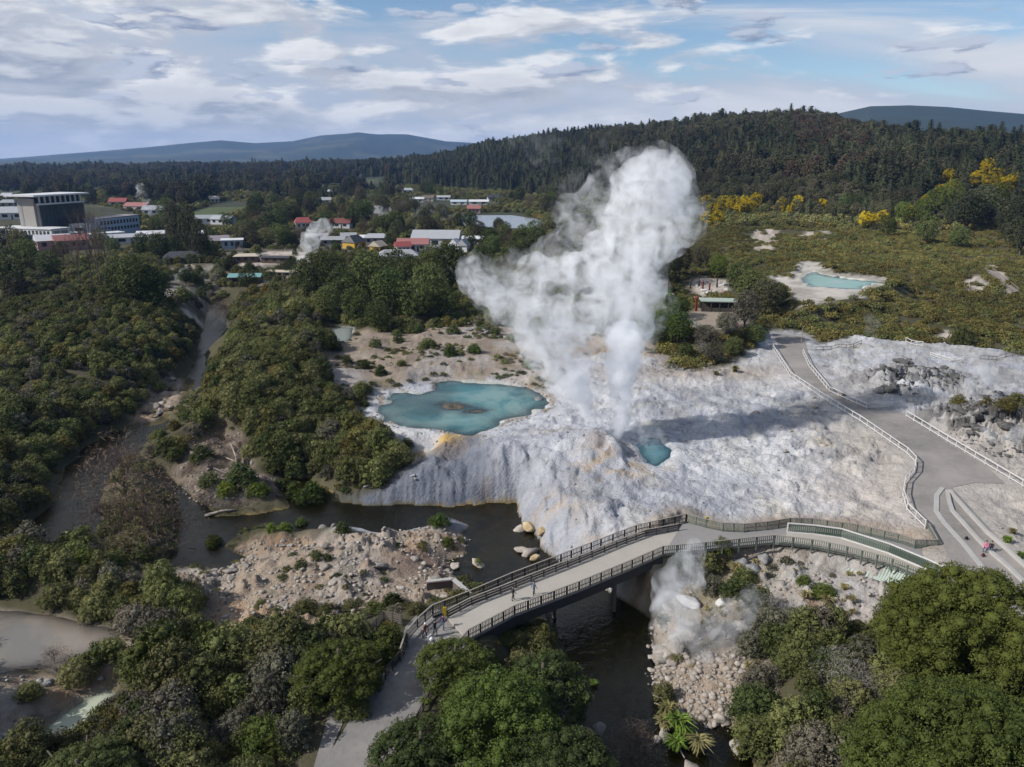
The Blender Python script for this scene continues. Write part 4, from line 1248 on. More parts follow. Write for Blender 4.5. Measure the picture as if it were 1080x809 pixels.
PM = {}
def plant_shapes():
    for i in range(6):
        R, H = (2.0, 2.6), (1.8, 3.2)
        r = np.random.default_rng(50 + i)
        Rr, Hh = r.uniform(1.7, 2.4), r.uniform(2.3, 3.8)
        PM[f'scrub{i}'] = leaf_cloud(f'scrub{i}', lobes_bush(Rr, Hh, 20, 60 + i, 0.25), 1.2, 0.18, 70 + i, 0.85, 0.50)
        PM[f'low{i}'] = leaf_cloud(f'low{i}', lobes_bush(1.9, r.uniform(1.4, 2.0), 12, 80 + i, 0.30), 1.1, 0.36, 90 + i, 0.9, 0.42)
        PM[f'far{i}'] = leaf_cloud(f'far{i}', lobes_bush(3.0, r.uniform(3.0, 5.0), 11, 180 + i, 0.33), 0.9, 0.75, 190 + i, 0.85, 0.5)
    for i in range(4):
        PM[f'ever{i}'] = leaf_cloud(f'ever{i}', lobes_dome(4.6, 12.0, 0.8, 80, 0.85, 100 + i, low=-0.75), 1.15, 0.42, 110 + i, 0.85, 0.38)
        PM[f'fir{i}'] = conifer_mesh(f'fir{i}', 18 + 2.5 * i, 5.0, 120 + i, 1.7, 460, 0.5, 0.1, 0.62)
        PM[f'pine{i}'] = conifer_mesh(f'pine{i}', 18 + 1.5 * i, 6.3, 130 + i, 1.9, 460, 0.8, 0.15, 0.42)
        PM[f'wood{i}'] = leaf_cloud(f'wood{i}', lobes_dome(6.0, 18.0, 2.5, 44, 1.6, 140 + i, low=-0.7), 0.85, 1.1, 150 + i, 0.85, 0.42)
    for i in range(3):
        PM[f'bare{i}'] = branch_mesh(f'bare{i}', 12, 0.75, 160 + i, 5, 5, 0.20, trunk=0.30)
        PM[f'twigs{i}'] = leaf_cloud(f'twigs{i}', lobes_bush(4.2, 6.0, 40, 560 + i, 0.24), 0.55, 0.60, 570 + i, 1.6, 0.0, 0.085, 0.9, 0.3)
        PM[f'tall{i}'] = branch_mesh(f'tall{i}', 24, 0.35, 170 + i, 6, 5, 0.22, trunk=0.35)

def with_mat(key, mat):
    nm = key + '__' + mat
    if nm not in PM:
        me = PM[key].copy(); me.materials.clear(); me.materials.append(LM[mat]); PM[nm] = me
    return PM[nm]

def bare_dist(X, Y):
    """distance to ground where no scrub grows (negative on it)"""
    jag = 1.4 * fbm(X / 4, Y / 4, 201, 3)
    d = water_dist(X, Y) - 0.8
    for p, g in ((SINTER, 1.5), (TAN, 0.5), (BANK, 0.5), (LOGFLAT, 0.5), (PONDBANK, 0.5), (SEBANK, 0.0), (PLAT, 2.5)):
        d = np.minimum(d, sdf(X, Y, p) + jag - g)
    for p, g in ((PATH, 1.6), (WEST, 1.7), (WEST2, 1.3), (GREY, 0.8), (GREEN, 1.0), (MUD, 1.5), (POND, 3.0), (LOOKOUT, 2.0), (LAKE, 6)):
        d = np.minimum(d, sdf(X, Y, p) - g)
    d = np.minimum(d, sdf(X, Y, PONDFLAT) + jag * 3.0 - 1.0)
    for p in SANDS: d = np.minimum(d, np.where(vnoise(X / 5, Y / 5, 207) > 0.62, 5, sdf(X, Y, p) + jag * 1.2 - 0.6))
    d = np.minimum(d, sdf(X, Y, SANDS[10]) - 3)
    for p in LAWNS: d = np.minimum(d, sdf(X, Y, p) + jag - 2)
    return d

def jitter_grid(x0, x1, y0, y1, st, seed):
    r = np.random.default_rng(seed)
    gx, gy = np.meshgrid(np.arange(x0, x1, st), np.arange(y0, y1, st))
    x = gx.ravel() + r.uniform(-0.48, 0.48, gx.size) * st; y = gy.ravel() + r.uniform(-0.48, 0.48, gx.size) * st
    return x, y, r

SCRUB_REGIONS = [
    ('fore', 'olive scrub bush in the thicket beside the shaded path, nearest the viewer', 'bushes in the thicket beside the shaded path'),
    ('east', 'dark grey-green scrub bush on the slope below the slatted ramp', 'scrub bushes below the slatted ramp'),
    ('mid', 'olive scrub bush on the hump between stream and blue pool', 'scrub bushes between stream and blue pool'),
    ('pond', 'dense scrub bush between the silty pond and the stream', 'scrub bushes between the silty pond and the stream'),
    ('west', 'dark scrub bush on the far west bank of the stream', 'scrub bushes on the west bank of the stream')]

def build_scrub():
    # ---- near scrub, up to 420 m
    x1, y1, r = jitter_grid(-190, 330, 44, 420, 2.35, 301)
    s = scoord(x1, y1)
    m = np.abs(s) < np.where(y1 < 160, 1.0, 0.82)
    m &= (y1 < 180) | (r.random(len(x1)) < 0.72)
    x1, y1 = x1[m], y1[m]
    d = bare_dist(x1, y1)
    vil = sdf(x1, y1, VILLAGE, 20)
    gap = fbm(x1 / 11, y1 / 11, 305, 3)
    k = (d > 0.3) & (gap > -0.42) & ((vil > 0) | (r.random(len(x1)) < 0.30))
    for (u, v) in HOUSE_SPOTS:
        hx, hy = un(u, v, 7.0); k &= np.hypot(x1 - hx, y1 - hy) > 9
    x1, y1 = x1[k], y1[k]
    z1 = height(x1, y1)
    n = len(x1)
    size = r.uniform(0.72, 1.35, n) * (0.85 + 0.45 * fbm(x1 / 16, y1 / 16, 309, 2))
    size = np.where((y1 < 66) & (x1 < 0), size * r.uniform(0.8, 1.6, n), size)
    keepv = np.ones(len(x1), bool)
    pools = [[(110, 727), (119, 733), (96, 758), (76, 776), (50, 783), (44, 772), (70, 750), (90, 736)], [(-10, 644), (30, 648), (80, 659), (126, 667), (124, 674), (100, 688), (76, 702), (60, 716), (30, 716), (-10, 712)], WEST_PX, [(352, 742), (366, 722), (385, 704), (392, 708), (372, 735)]] + [[p for p in RIVER_PX[0] if p[1] < 562]] + RIVER_PX[1:] + [[(205, 600), (262, 588), (330, 562), (440, 557), (492, 553), (492, 584), (480, 608), (500, 620), (430, 640), (340, 640), (265, 638), (215, 648)], [(133, 440), (150, 420), (180, 395), (195, 400), (185, 425), (160, 442)], [(735, 768), (790, 775), (792, 812), (738, 812)]]
    for hh in (0.3, 0.6, 0.9, 1.15):
        uu, vv = proj(x1, y1, z1 + hh * 3.2 * size)
        rpx = 1.25 * size * FPX / (0.958 * y1 + 12)
        for pi, pp in enumerate(pools): keepv &= ~((sdf(uu, vv, pp, 60) < (rpx if pi in (0, 2, len(pools) - 1) else 0.6 * rpx if pi == 4 else -1)) & (y1 < (130 if pi != 4 else 230)) & (sdf(x1, y1, ISLAND, 20) > 0))
    keepv |= (vnoise(x1 / 3, y1 / 3, 211) > 0.86) & (y1 > 70)
    keepv &= sdf(x1, y1, ISLAND, 20) > -0.5
    x1, y1, z1, size = x1[keepv], y1[keepv], z1[keepv], size[keepv]
    u1, v1 = proj(x1, y1, z1)
    n = len(x1)
    east = (scoord(x1, y1) > 0.14) & (y1 > 150)
    rot = r.uniform(0, 6.28, n)
    seb = (x1 > 15) & (y1 < 80)
    # the 300 that show largest become bushes of their own
    inframe = (u1 > -5) & (u1 < 1085) & (v1 < 835) & (v1 > 300)
    dist = np.sqrt(x1 ** 2 + y1 ** 2 + (CAMZ - z1) ** 2)
    order = np.argsort(np.where(inframe, dist / size, 1e9))[:300]
    own = np.zeros(n, bool); own[order] = True
    grp = {k: (l, g) for k, l, g in SCRUB_REGIONS}
    protos = {}
    for i in order:
        u, v = u1[i], v1[i]
        if x1[i] > 10 and y1[i] < 90: reg = 'east'
        elif v > 655 and u > 70: reg = 'fore'
        elif u < 225 and v > 560: reg = 'pond'
        elif 170 < u < 420: reg = 'mid'
        else: reg = 'west'
        j = int(r.integers(0, 6))
        mat = 'scrub' if reg != 'east' else ('scrub_grey', 'scrub', 'scrub', 'ever')[int(r.integers(0, 4))]
        q = r.random()
        if reg in ('fore', 'pond'): mat = 'scrub' if q < 0.55 else 'scrub_grey' if q < 0.72 else 'scrub_brown' if q < 0.84 else 'gold' if q < 0.93 else 'ever'
        elif reg != 'east': mat = 'scrub' if q < 0.7 else 'scrub_grey' if q < 0.8 else 'scrub_brown' if q < 0.9 else 'ever'
        key = (j, mat)
        if key not in protos:
            me = PM[f'scrub{j}'].copy(); me.materials.clear(); me.materials.append(LM[mat]); protos[key] = me
        o = link('scrub_bush', protos[key], None, None, (x1[i], y1[i], z1[i] - 0.15), rot[i], (size[i],) * 3)
        l, g = grp[reg]
        tag(o, l, 'bush', g)
    # the rest of the scrub: growth nobody would count
    for nm, msk, shapes, mats in (('scrub', ~own & ~east & ~seb, [f'scrub{i}' for i in range(6)] * 1, ['scrub', 'scrub', 'scrub_brown', 'ever', 'scrub_grey', 'scrub']),
                                  ('slope_scrub', ~own & seb, [f'scrub{i}' for i in range(6)], ['scrub_grey', 'scrub', 'scrub', 'ever', 'scrub', 'scrub_grey']),
                                  ('hillside_scrub', ~own & east, [f'low{i}' for i in range(6)], ['scrub_brown', 'scrub_brown', 'scrub', 'scrub_brown', 'scrub', 'scrub_brown'])):
        if not msk.any(): continue
        ms = []
        for sname, mt in zip(shapes, mats):
            me = PM[sname].copy(); me.materials.clear(); me.materials.append(LM[mt]); ms.append(me)
        sc = size[msk] * (1.15 if nm == 'hillside_scrub' else 1.0)
        scatter(nm, np.stack([x1[msk], y1[msk], z1[msk] - 0.15], 1), rot[msk], sc, ms, None)
    # ---- undergrowth between the bushes
    x3, y3, r = jitter_grid(-125, 110, 44, 150, 1.25, 321)
    k = (np.abs(scoord(x3, y3)) < 0.95) & (fbm(x3 / 6, y3 / 6, 323, 3) > -0.25)
    x3, y3 = x3[k], y3[k]
    k = bare_dist(x3, y3) > 0.0
    x3, y3 = x3[k], y3[k]
    ms = [with_mat(f'low{i}', m) for i, m in enumerate(['scrub', 'scrub_brown', 'scrub', 'scrub_grey', 'ever', 'scrub'])]
    scatter('undergrowth', np.stack([x3, y3, height(x3, y3) - 0.1], 1), r.uniform(0, 6.28, len(x3)), r.uniform(0.22, 0.62, len(x3)), ms, None)
    # ---- farther scrub and heath, 420 - 1200 m
    x2, y2, r = jitter_grid(-560, 640, 420, 1150, 5.2, 311)
    s = scoord(x2, y2)
    Db = np.interp(s, *R_B)
    gap = fbm(x2 / 60, y2 / 60, 313, 3)
    m = (np.abs(s) < 0.78) & (y2 < Db + 30) & (r.random(len(x2)) < np.where(s > 0.1, 0.85, 0.62)) & ((gap > -0.35) | (s > 0.1))
    x2, y2 = x2[m], y2[m]
    k = np.ones(len(x2), bool)
    for p in LAWNS + [LAKE] + SANDS: k &= sdf(x2, y2, p, 20) > 4
    for (u, v) in HOUSE_SPOTS:
        hx, hy = un(u, v, 7.0); k &= np.hypot((x2 - hx), (y2 - hy) * 0.7) > 12
    for p in HOTEL_CLEAR: k &= sdf(x2, y2, p, 20) > 2
    x2, y2 = x2[k], y2[k]; z2 = height(x2, y2)
    ms = []
    for i, mt in enumerate(['scrub', 'scrub_brown', 'scrub_brown', 'scrub', 'forest', 'scrub_brown']):
        me = PM[f'far{i}'].copy(); me.materials.clear(); me.materials.append(LM[mt]); ms.append(me)
    scatter('heath', np.stack([x2, y2, z2 - 0.2], 1), r.uniform(0, 6.28, len(x2)), r.uniform(0.65, 1.2, len(x2)), ms, None)

def tree(name, crown, mat, x, y, z, scale, rz, label, cat='tree', group=None, trunk=None, sz=None):
    root = empty(name, (x, y, z), rz)
    root.scale = (scale, scale, sz if sz else scale)
    tag(root, label, cat, group)
    link('trunk', PM[trunk or 'trunk_a'], LM['bark'], root)
    link('crown', with_mat(crown, mat), None, root)
    return root

WATTLES = ((752, 232, 1.0), (762, 224, 1.0), (757, 238, 0.9), (780, 228, 0.9), (790, 226, 0.9), (834, 230, 0.9), (824, 220, 0.7), (1000, 196, 0.8), (1030, 200, 0.9), (1048, 200, 1.0), (1068, 200, 0.8), (912, 241, 0.8), (958, 232, 0.7), (990, 210, 0.7), (772, 226, 1.1), (785, 222, 0.9), (796, 221, 1.0), (804, 216, 0.7), (828, 226, 0.9), (840, 222, 0.9), (867, 222, 0.7), (930, 240, 0.8), (920, 238, 0.6), (1003, 205, 0.7), (1062, 205, 0.9), (1054, 212, 0.8), (1040, 188, 0.9), (744, 218, 0.7), (976, 218, 0.6), (745, 240, 0.9))

def build_forest():
    PM['trunk_a'] = trunk_mesh('trunk_a', 12, 0.32, 2.5, 4.2, 1)
    PM['trunk_pine'] = trunk_mesh('trunk_pine', 24, 0.38, 6.0, 1.5, 2, 0)
    PM['trunk_wood'] = trunk_mesh('trunk_wood', 17, 0.4, 5.0, 5.0, 3)
    x, y, r = jitter_grid(-1700, 1000, 330, 2300, 8.6, 401)
    s = scoord(x, y)
    Db = np.interp(s, *R_B); Dc = np.interp(s, *R_D)
    clump = fbm(x / 110, y / 110, 403, 3)
    right = s > -0.14
    m = (np.abs(s) < 0.78)
    m &= np.where(right, (y > Db + 26 * fbm(x / 40, y / 40, 407, 2)) & (y < Dc * 1.12), (y > 720) & (y < 2300) & (clump > -0.22 + 0.35 * sstep(y, 1300, 800)))
    m &= right | (r.random(len(x)) < 0.75)
    x, y, s, Db, Dc = x[m], y[m], s[m], Db[m], Dc[m]
    k = np.ones(len(x), bool)
    for p in LAWNS + [LAKE]: k &= sdf(x, y, p, 60) > 14
    for (u, v) in HOUSE_SPOTS:
        hx, hy = un(u, v, 7.0); k &= np.hypot(x - hx, (y - hy) * 0.45) > 14
    for p in HOTEL_CLEAR: k &= sdf(x, y, p, 40) > 12
    z = height(x, y); ut, vt = proj(x, y, z)
    for (u, v, sc) in WATTLES:
        if u > 880: k &= ~((np.abs(ut - u) < 11) & (vt > v - 3) & (vt < v + 24))
    x, y, s, Db, Dc = x[k], y[k], s[k], Db[k], Dc[k]
    z = height(x, y); n = len(x)
    band = fbm(x / 160, y / 160, 411, 3)
    t = (y - Db) / np.maximum(Dc - Db, 1)
    # which kind grows where: pines on the western ridge, mixed woods to the east
    pine = (band > 0.12) & (r.random(n) < 0.65) | (s < 0.10) & (s > -0.2) & (r.random(n) < 0.85) | (r.random(n) < 0.14)
    sub = r.random(n)
    kind = np.where(pine, np.where(sub < 0.28, 0, 1), np.where(sub < 0.88, 2, 3))
    rusty = (np.abs(s - 0.41) < 0.05) & (t > 0.2) & (t < 0.9)
    kind = np.where(rusty & (r.random(n) < 0.45), 3, np.where(kind == 3, 2, kind))
    kind = np.where((s < -0.14) & (r.random(n) < 0.12), 3, kind)
    size = r.uniform(0.62, 1.10, n) * (1 + np.where(s < -0.14, 0.75, 0.30) * fbm(x / 35, y / 35, 419, 2)) * np.where(s < -0.14, 0.85, 1.0)
    # trees low on the eastern slope are smaller and rounder
    lowz = (t < 0.22) & (s > 0.12)
    kind = np.where(lowz & (sub < 0.75), 2, kind); size = np.where(lowz, size * 0.62, size)
    rot = r.uniform(0, 6.28, n)
    u, v = proj(x, y, z)
    infr = (u > 2) & (u < 1078)
    # the front of the wood: trees of their own (the 300 that show largest)
    own = np.zeros(n, bool)
    score = np.where(right_front(x, y, s, Db), np.sqrt(x * x + y * y) / size, 1e9)
    score = np.where(infr, score, 1e9)
    order = np.argsort(score)[:300]; own[order] = True
    info = {0: ('pine_tree', 'fir', 'pine', 'trunk_pine', 'dark conical conifer at the foot of the wooded ridge', 'conical conifers at the foot of the ridge'),
            1: ('pine_tree', 'pine', 'pine', 'trunk_pine', 'broad ragged dark pine at the foot of the wooded ridge', 'broad ragged pines at the foot of the ridge'),
            2: ('forest_tree', 'wood', 'forest', 'trunk_wood', 'round-crowned dark green tree along the lower edge of the wooded ridge', 'round-crowned trees along the edge of the wood'),
            3: ('forest_tree', 'wood', 'rust', 'trunk_wood', 'rusty brown tree among the dark green trees of the ridge', 'rusty brown trees of the ridge')}
    for i in order:
        nm, key, mt, tr, lab, g = info[int(kind[i])]
        tree(nm, f'{key}{int(r.integers(0, 4))}', mt, x[i], y[i], z[i] - 0.3, size[i], rot[i], lab, 'tree', g, tr)
    rest = ~own
    shapes, pk = [], np.zeros(n, int)
    for kd in range(4):
        nm, key, mt, *_ = info[kd]
        for j in range(4): shapes.append(with_mat(f'{key}{j}', mt))
    pk = kind * 4 + r.integers(0, 4, n)
    scatter('forest', np.stack([x, y, z - 0.3], 1)[rest], rot[rest], size[rest], shapes, None, pk[rest])

def right_front(x, y, s, Db):
    return np.where(s > 0.0, y < Db + 70, y < 1100)
# ================================================================== bridge, railings, fences, kerbs
HOUSE_SPOTS = []
HOTEL_CLEAR = [W([(-40, 256), (150, 258), (142, 226), (100, 216), (-40, 220)], 6.0)]
SM = {}

def struct_materials():
    SM['dark'] = simple('dark_stained_timber', (0.050, 0.043, 0.036), 0.75, 0.3, 2.0)
    SM['railtop'] = simple('weathered_rail_timber', (0.24, 0.215, 0.185), 0.8, 0.25, 1.5)
    SM['green'] = simple('green_stained_timber', (0.105, 0.130, 0.105), 0.8, 0.3, 1.2)
    SM['darkgreen'] = simple('dark_green_slats', (0.050, 0.072, 0.052), 0.8, 0.35, 1.0)
    SM['palegreen'] = simple('pale_green_slats', (0.30, 0.345, 0.30), 0.8, 0.25, 1.0)
    SM['white'] = simple('white_painted_timber', (0.50, 0.485, 0.47), 0.7, 0.15, 1.5)
    SM['conc'] = simple('concrete', (0.34, 0.328, 0.31), 0.9, 0.2, 0.7, 0.2)
    SM['conc_dark'] = simple('stained_concrete', (0.105, 0.090, 0.078), 0.9, 0.3, 0.8)
    SM['deck'] = simple('bridge_deck_boards', (0.33, 0.305, 0.268), 0.85, 0.12, 0.35)
    SM['deckgrey'] = simple('grey_deck_sheet', (0.215, 0.205, 0.198), 0.85, 0.18, 0.5)
    SM['steel'] = simple('dark_steel', (0.030, 0.030, 0.032), 0.6, 0.2, 1.0)
    SM['yellow'] = simple('yellow_paint', (0.75, 0.53, 0.02), 0.5, 0.08, 2.0)
    SM['red'] = simple('red_paint', (0.16, 0.022, 0.018), 0.6, 0.2, 2.0)
    SM['grey'] = simple('grey_timber', (0.23, 0.20, 0.18), 0.85, 0.25, 1.2)

def resample(pts, step):
    """points every step metres along a polyline, corners kept"""
    out = []
    for a, b in zip(pts[:-1], pts[1:]):
        a, b = Vector(a), Vector(b)
        n = max(1, round((b - a).length / step))
        out += [a + (b - a) * (i / n) for i in range(n)]
    out.append(Vector(pts[-1]))
    return out

def line3(px, z, drop=None):
    """world polyline whose top the photo shows at these pixels"""
    return [Vector((*un(u, v, z if drop is None else z + dz), z if drop is None else z + dz)) for u, v, *r in px for dz in [r[0] if r else 0.0]]

def railing(parent, top, h, mat_post, mat_rail, step=1.8, baluster=None, panel=None, mid=1, top_w=0.14, top_h=0.06, post=0.11, origin=Vector((0, 0, 0)), kick=None, foot=None):
    """a railing as one part (rails), its posts and infill below it"""
    P = resample([Vector(p) - origin for p in top], step)
    rails = MB()
    for a, b in zip(P[:-1], P[1:]):
        rails.bar(a, b, top_w, top_h)
        for k in range(mid):
            f = (k + 1) / (mid + 1)
            rails.bar(a - Vector((0, 0, h * f)), b - Vector((0, 0, h * f)), 0.06, 0.10)
        if kick: rails.bar(a - Vector((0, 0, h - 0.12)), b - Vector((0, 0, h - 0.12)), 0.10, 0.16)
    part = rails.build('railing', mat_rail, parent)
    for p in P[:98]:
        f = foot if foot else 0.0
        MB().box((p.x, p.y, p.z - (h + f) / 2 - 0.02), (post, post, h + f)).build('post', mat_post, part)
    if baluster:
        bb = MB()
        for a, b in zip(P[:-1], P[1:]):
            n = max(2, round((b - a).length / baluster[0]))
            d = (b - a).normalized()
            for i in range(n):
                q = a + (b - a) * ((i + 0.5) / n)
                bb.box((q.x, q.y, q.z - h / 2 - 0.02), (baluster[1], 0.03, h - 0.1), math.atan2(d.y, d.x))
        bb.build('infill', baluster[2], part)
    if panel:
        bb = MB()
        for a, b in zip(P[:-1], P[1:]):
            bb.bar(a - Vector((0, 0, h * 0.5)), b - Vector((0, 0, h * 0.5)), 0.03, h * 0.86)
        bb.build('panel', panel, part)
    return part

def slab(poly, z0, z1):
    bm = flat_poly(poly, z1)
    r = bmesh.ops.extrude_face_region(bm, geom=bm.faces[:])
    for v in r['geom']:
        if isinstance(v, bmesh.types.BMVert): v.co.z = z0
    bmesh.ops.recalc_face_normals(bm, faces=bm.faces)
    bmesh.ops.triangulate(bm, faces=[f for f in bm.faces if len(f.verts) > 4])
    me = bpy.data.meshes.new('slab'); bm.to_mesh(me); bm.free()
    return me

N_OUT = [(422, 684), (428, 666), (440, 652), (456, 638), (494, 623.5), (540, 604), (591.7, 584.4), (634, 568), (671, 554), (700, 547.2), (724, 541.9)]
N_IN = [(472, 643), (497, 630), (527.5, 618.5), (560, 605.5), (611, 586), (650, 570), (681, 558.7), (716, 552.3)]
S_OUT = [(469.5, 691), (478, 681), (494, 664), (542.6, 638.5), (611, 613), (667, 590), (699.4, 576)]

def build_bridge():
    ztop, zin = DECK_Z + 1.2, DECK_Z + 0.95
    n_out, n_in, s_out = line3(N_OUT, ztop), line3(N_IN, zin), line3(S_OUT, ztop)
    org = Vector((*un(590, 605, DECK_Z), DECK_Z))
    root = empty('footbridge', org)
    tag(root, 'long timber footbridge with dark railings crossing the dark stream', 'bridge')
    # tan boarded deck between inner rail and southern rail, dark service strip beyond it
    deck_poly = [(p.x, p.y) for p in s_out[2:]] + [(p.x, p.y) for p in reversed(n_in)]
    o = link('deck', slab([(x - org.x, y - org.y) for x, y in deck_poly], -0.25, 0.02), SM['deck'], root)
    strip = [(p.x, p.y) for p in n_in] + [(p.x, p.y) for p in reversed(n_out[4:])]
    link('service_strip', slab([(x - org.x, y - org.y) for x, y in strip], -0.30, -0.05), SM['steel'], root)
    for line in (n_out[3:], s_out[2:]):
        g = MB()
        for a, b in zip(line[:-1], line[1:]):
            a2 = Vector((a.x, a.y, DECK_Z - 0.62)) - org; b2 = Vector((b.x, b.y, DECK_Z - 0.62)) - org
            g.bar(a2, b2, 0.22, 1.0)
        g.build('girder', SM['steel'], root)
    for f in (0.36, 0.70):
        a = s_out[2].lerp(s_out[-1], f); b = n_out[4].lerp(n_out[-1], f)
        p = MB()
        p.box(((a.x + b.x) / 2 - org.x, (a.y + b.y) / 2 - org.y, -1.35), (0.5, (a - b).length * 0.9, 0.5), math.atan2((b - a).y, (b - a).x) - math.pi / 2)
        for w in (0.2, 0.8):
            q = a.lerp(b, w) - org
            p.tube([(q.x, q.y, -7.0), (q.x, q.y, -1.4)], 0.22, 10)
        p.build('pier', SM['conc_dark'], root)
    railing(root, n_out, 1.2, SM['dark'], SM['railtop'], 1.7, (0.22, 0.07, SM['dark']), None, 1, origin=org, kick=True)
    railing(root, n_in, 0.95, SM['dark'], SM['railtop'], 1.7, None, None, 2, origin=org)
    railing(root, s_out, 1.2, SM['dark'], SM['railtop'], 1.7, (0.20, 0.08, SM['dark']), None, 1, origin=org, kick=True)
    # ---------------- platform east of the bridge
    org2 = Vector((*un(800, 562, DECK_Z), DECK_Z))
    root = empty('boardwalk_platform', org2)
    tag(root, 'grey boardwalk platform on slats, curving from the footbridge to the asphalt path', 'boardwalk')
    edge_n = [(722, 549.5), (745, 556), (763, 559), (785, 560), (820, 556), (840, 553.5), (870, 555), (905, 561), (948, 571), (966, 577), (990, 578)]
    edge_s = [(1003, 619), (974, 609), (942, 596), (894, 583.5), (857, 576.5), (817, 571.8), (745, 579), (699, 584)]
    poly = [un(u, v, DECK_Z) for u, v in edge_n + [(1000, 590), (1014, 612)] + edge_s] + [tuple(p.xy) for p in reversed(n_in[-1:])]
    link('deck', slab([(x - org2.x, y - org2.y) for x, y in poly], -0.3, 0.012), SM['deckgrey'], root)
    rn = line3([(724.4, 541.9), (745, 547.5), (763, 551.3), (785.5, 552.4), (810, 550), (834, 546.3), (857, 546.7), (905, 553), (948, 563), (966, 569), (989.4, 569.3), (978, 549.4)], ztop)
    railing(root, rn, 1.2, SM['green'], SM['grey'], 1.7, (0.17, 0.10, SM['green']), None, 1, origin=org2)
    rs = line3([(699.4, 576), (744.8, 571.8), (780, 568), (817, 564.3), (857, 568.9), (894, 576.3), (942, 589), (974, 602), (1003, 613)], ztop)
    railing(root, rs, 1.2, SM['green'], SM['railtop'], 1.9, (0.24, 0.09, SM['green']), None, 1, origin=org2, post=0.14, foot=0.55)
    # slatted apron under the southern edge
    base = line3([(857, 577), (894, 584), (942, 597.5), (974, 610), (1000, 620)], DECK_Z - 0.35)
    foot = [Vector((*un(u, v, z), z)) for u, v, z in ((852, 588, 3.9), (880, 597, 3.7), (922, 611, 3.6), (950, 620, 3.6), (975, 631, 3.7))]
    sl = MB()
    B, F = resample(base, 0.35), None
    tot = len(B)
    for i, p in enumerate(B):
        t = i / (tot - 1) * (len(foot) - 1); k = min(int(t), len(foot) - 2)
        q = foot[k].lerp(foot[k + 1], t - k)
        q.z = min(q.z, hz(q.x, q.y) + 0.4)
        sl.bar(p - org2, q - org2, 0.26, 0.05)
    sl.build('apron_slats', SM['palegreen'], root)
    # palisade of close slats with a white rail, splitting the ramp from the platform
    org3 = Vector((*un(900, 570, DECK_Z), DECK_Z))
    root = empty('slat_palisade', org3)
    tag(root, 'green palisade of close upright slats under a white rail between ramp and platform', 'fence')
    tp = line3([(831.5, 551.8), (860, 554), (888.5, 557.8), (938.5, 573.5), (980, 590.5), (1014, 606)], DECK_Z + 1.25)
    P = [p - org3 for p in tp]
    rails = MB()
    for a, b in zip(P[:-1], P[1:]):
        rails.bar(a, b, 0.16, 0.12)
        rails.bar(a - Vector((0, 0, 1.17)), b - Vector((0, 0, 1.17)), 0.34, 0.12)
    rails.box((P[0].x, P[0].y, P[0].z - 0.6), (0.16, 0.16, 1.25))
    rails.build('rail', SM['white'], root)
    for k, (a, b) in enumerate(zip(P[:-1], P[1:])):
        s = MB()
        n = max(2, round((b - a).length / 0.24)); d = (b - a).normalized()
        for i in range(n):
            q = a + (b - a) * ((i + 0.5) / n)
            s.box((q.x, q.y, q.z - 0.62), (0.17, 0.035 + 0.02 * (i % 2), 1.06), math.atan2(d.y, d.x))
        s.build('slat_panel', SM['darkgreen'] if k % 2 else SM['green'], root)
    ramp = [(831, 560), (860, 562.5), (888, 566.5), (938, 582), (980, 599), (1010, 614), (1003, 619), (974, 609), (942, 596), (894, 583.5), (857, 576.5), (826, 571.5)]
    o, _ = sheet('ramp_surface', W(ramp, DECK_Z + 0.02), DECK_Z + 0.02, 1.5, SM['deck']); o['kind'] = 'structure'
    # yellow notice boards
    for u, v, z, lab in ((469, 653, DECK_Z, 'slim yellow notice post at the west end of the inner bridge rail'), (745, 555, DECK_Z, 'yellow notice board on the platform railing')):
        x, y = un(u, v, z)
        rt = empty('notice_post', (x, y, z), 0.3); tag(rt, lab, 'sign')
        MB().box((0, 0, 0.45), (0.07, 0.07, 0.95)).build('post', SM['yellow'] if u < 500 else SM['grey'], rt)
        MB().box((0, -0.05, 0.95), (0.34 if u < 500 else 0.55, 0.05, 0.95 if u < 500 else 0.7)).build('board', SM['yellow'], rt)
    # concrete retaining box below the approach
    a, b, c = Vector((*un(450, 614, 2.6), 2.6)), Vector((*un(478, 611, 2.6), 2.6)), Vector((*un(496, 622, 3.2), 3.2))
    rt = empty('retaining_wall', (a.x, a.y, 0)); tag(rt, 'dark stained concrete retaining wall with pale coping below the bridge approach', 'wall')
    w, cp = MB(), MB()
    for p, q in ((a, b), (b, c)):
        w.bar((p.x - a.x, p.y - a.y, 1.1), (q.x - a.x, q.y - a.y, 1.1), 0.3, 2.9); cp.bar((p.x - a.x, p.y - a.y, 2.66), (q.x - a.x, q.y - a.y, 2.66), 0.5, 0.18)
    w.build('wall', SM['conc_dark'], rt); cp.build('coping', SM['conc'], rt)
    MB().bar((0.1, -0.18, 2.45), (b.x - a.x, b.y - a.y - 0.18, 2.45), 0.03, 0.07).build('red_strip', SM['red'], rt)

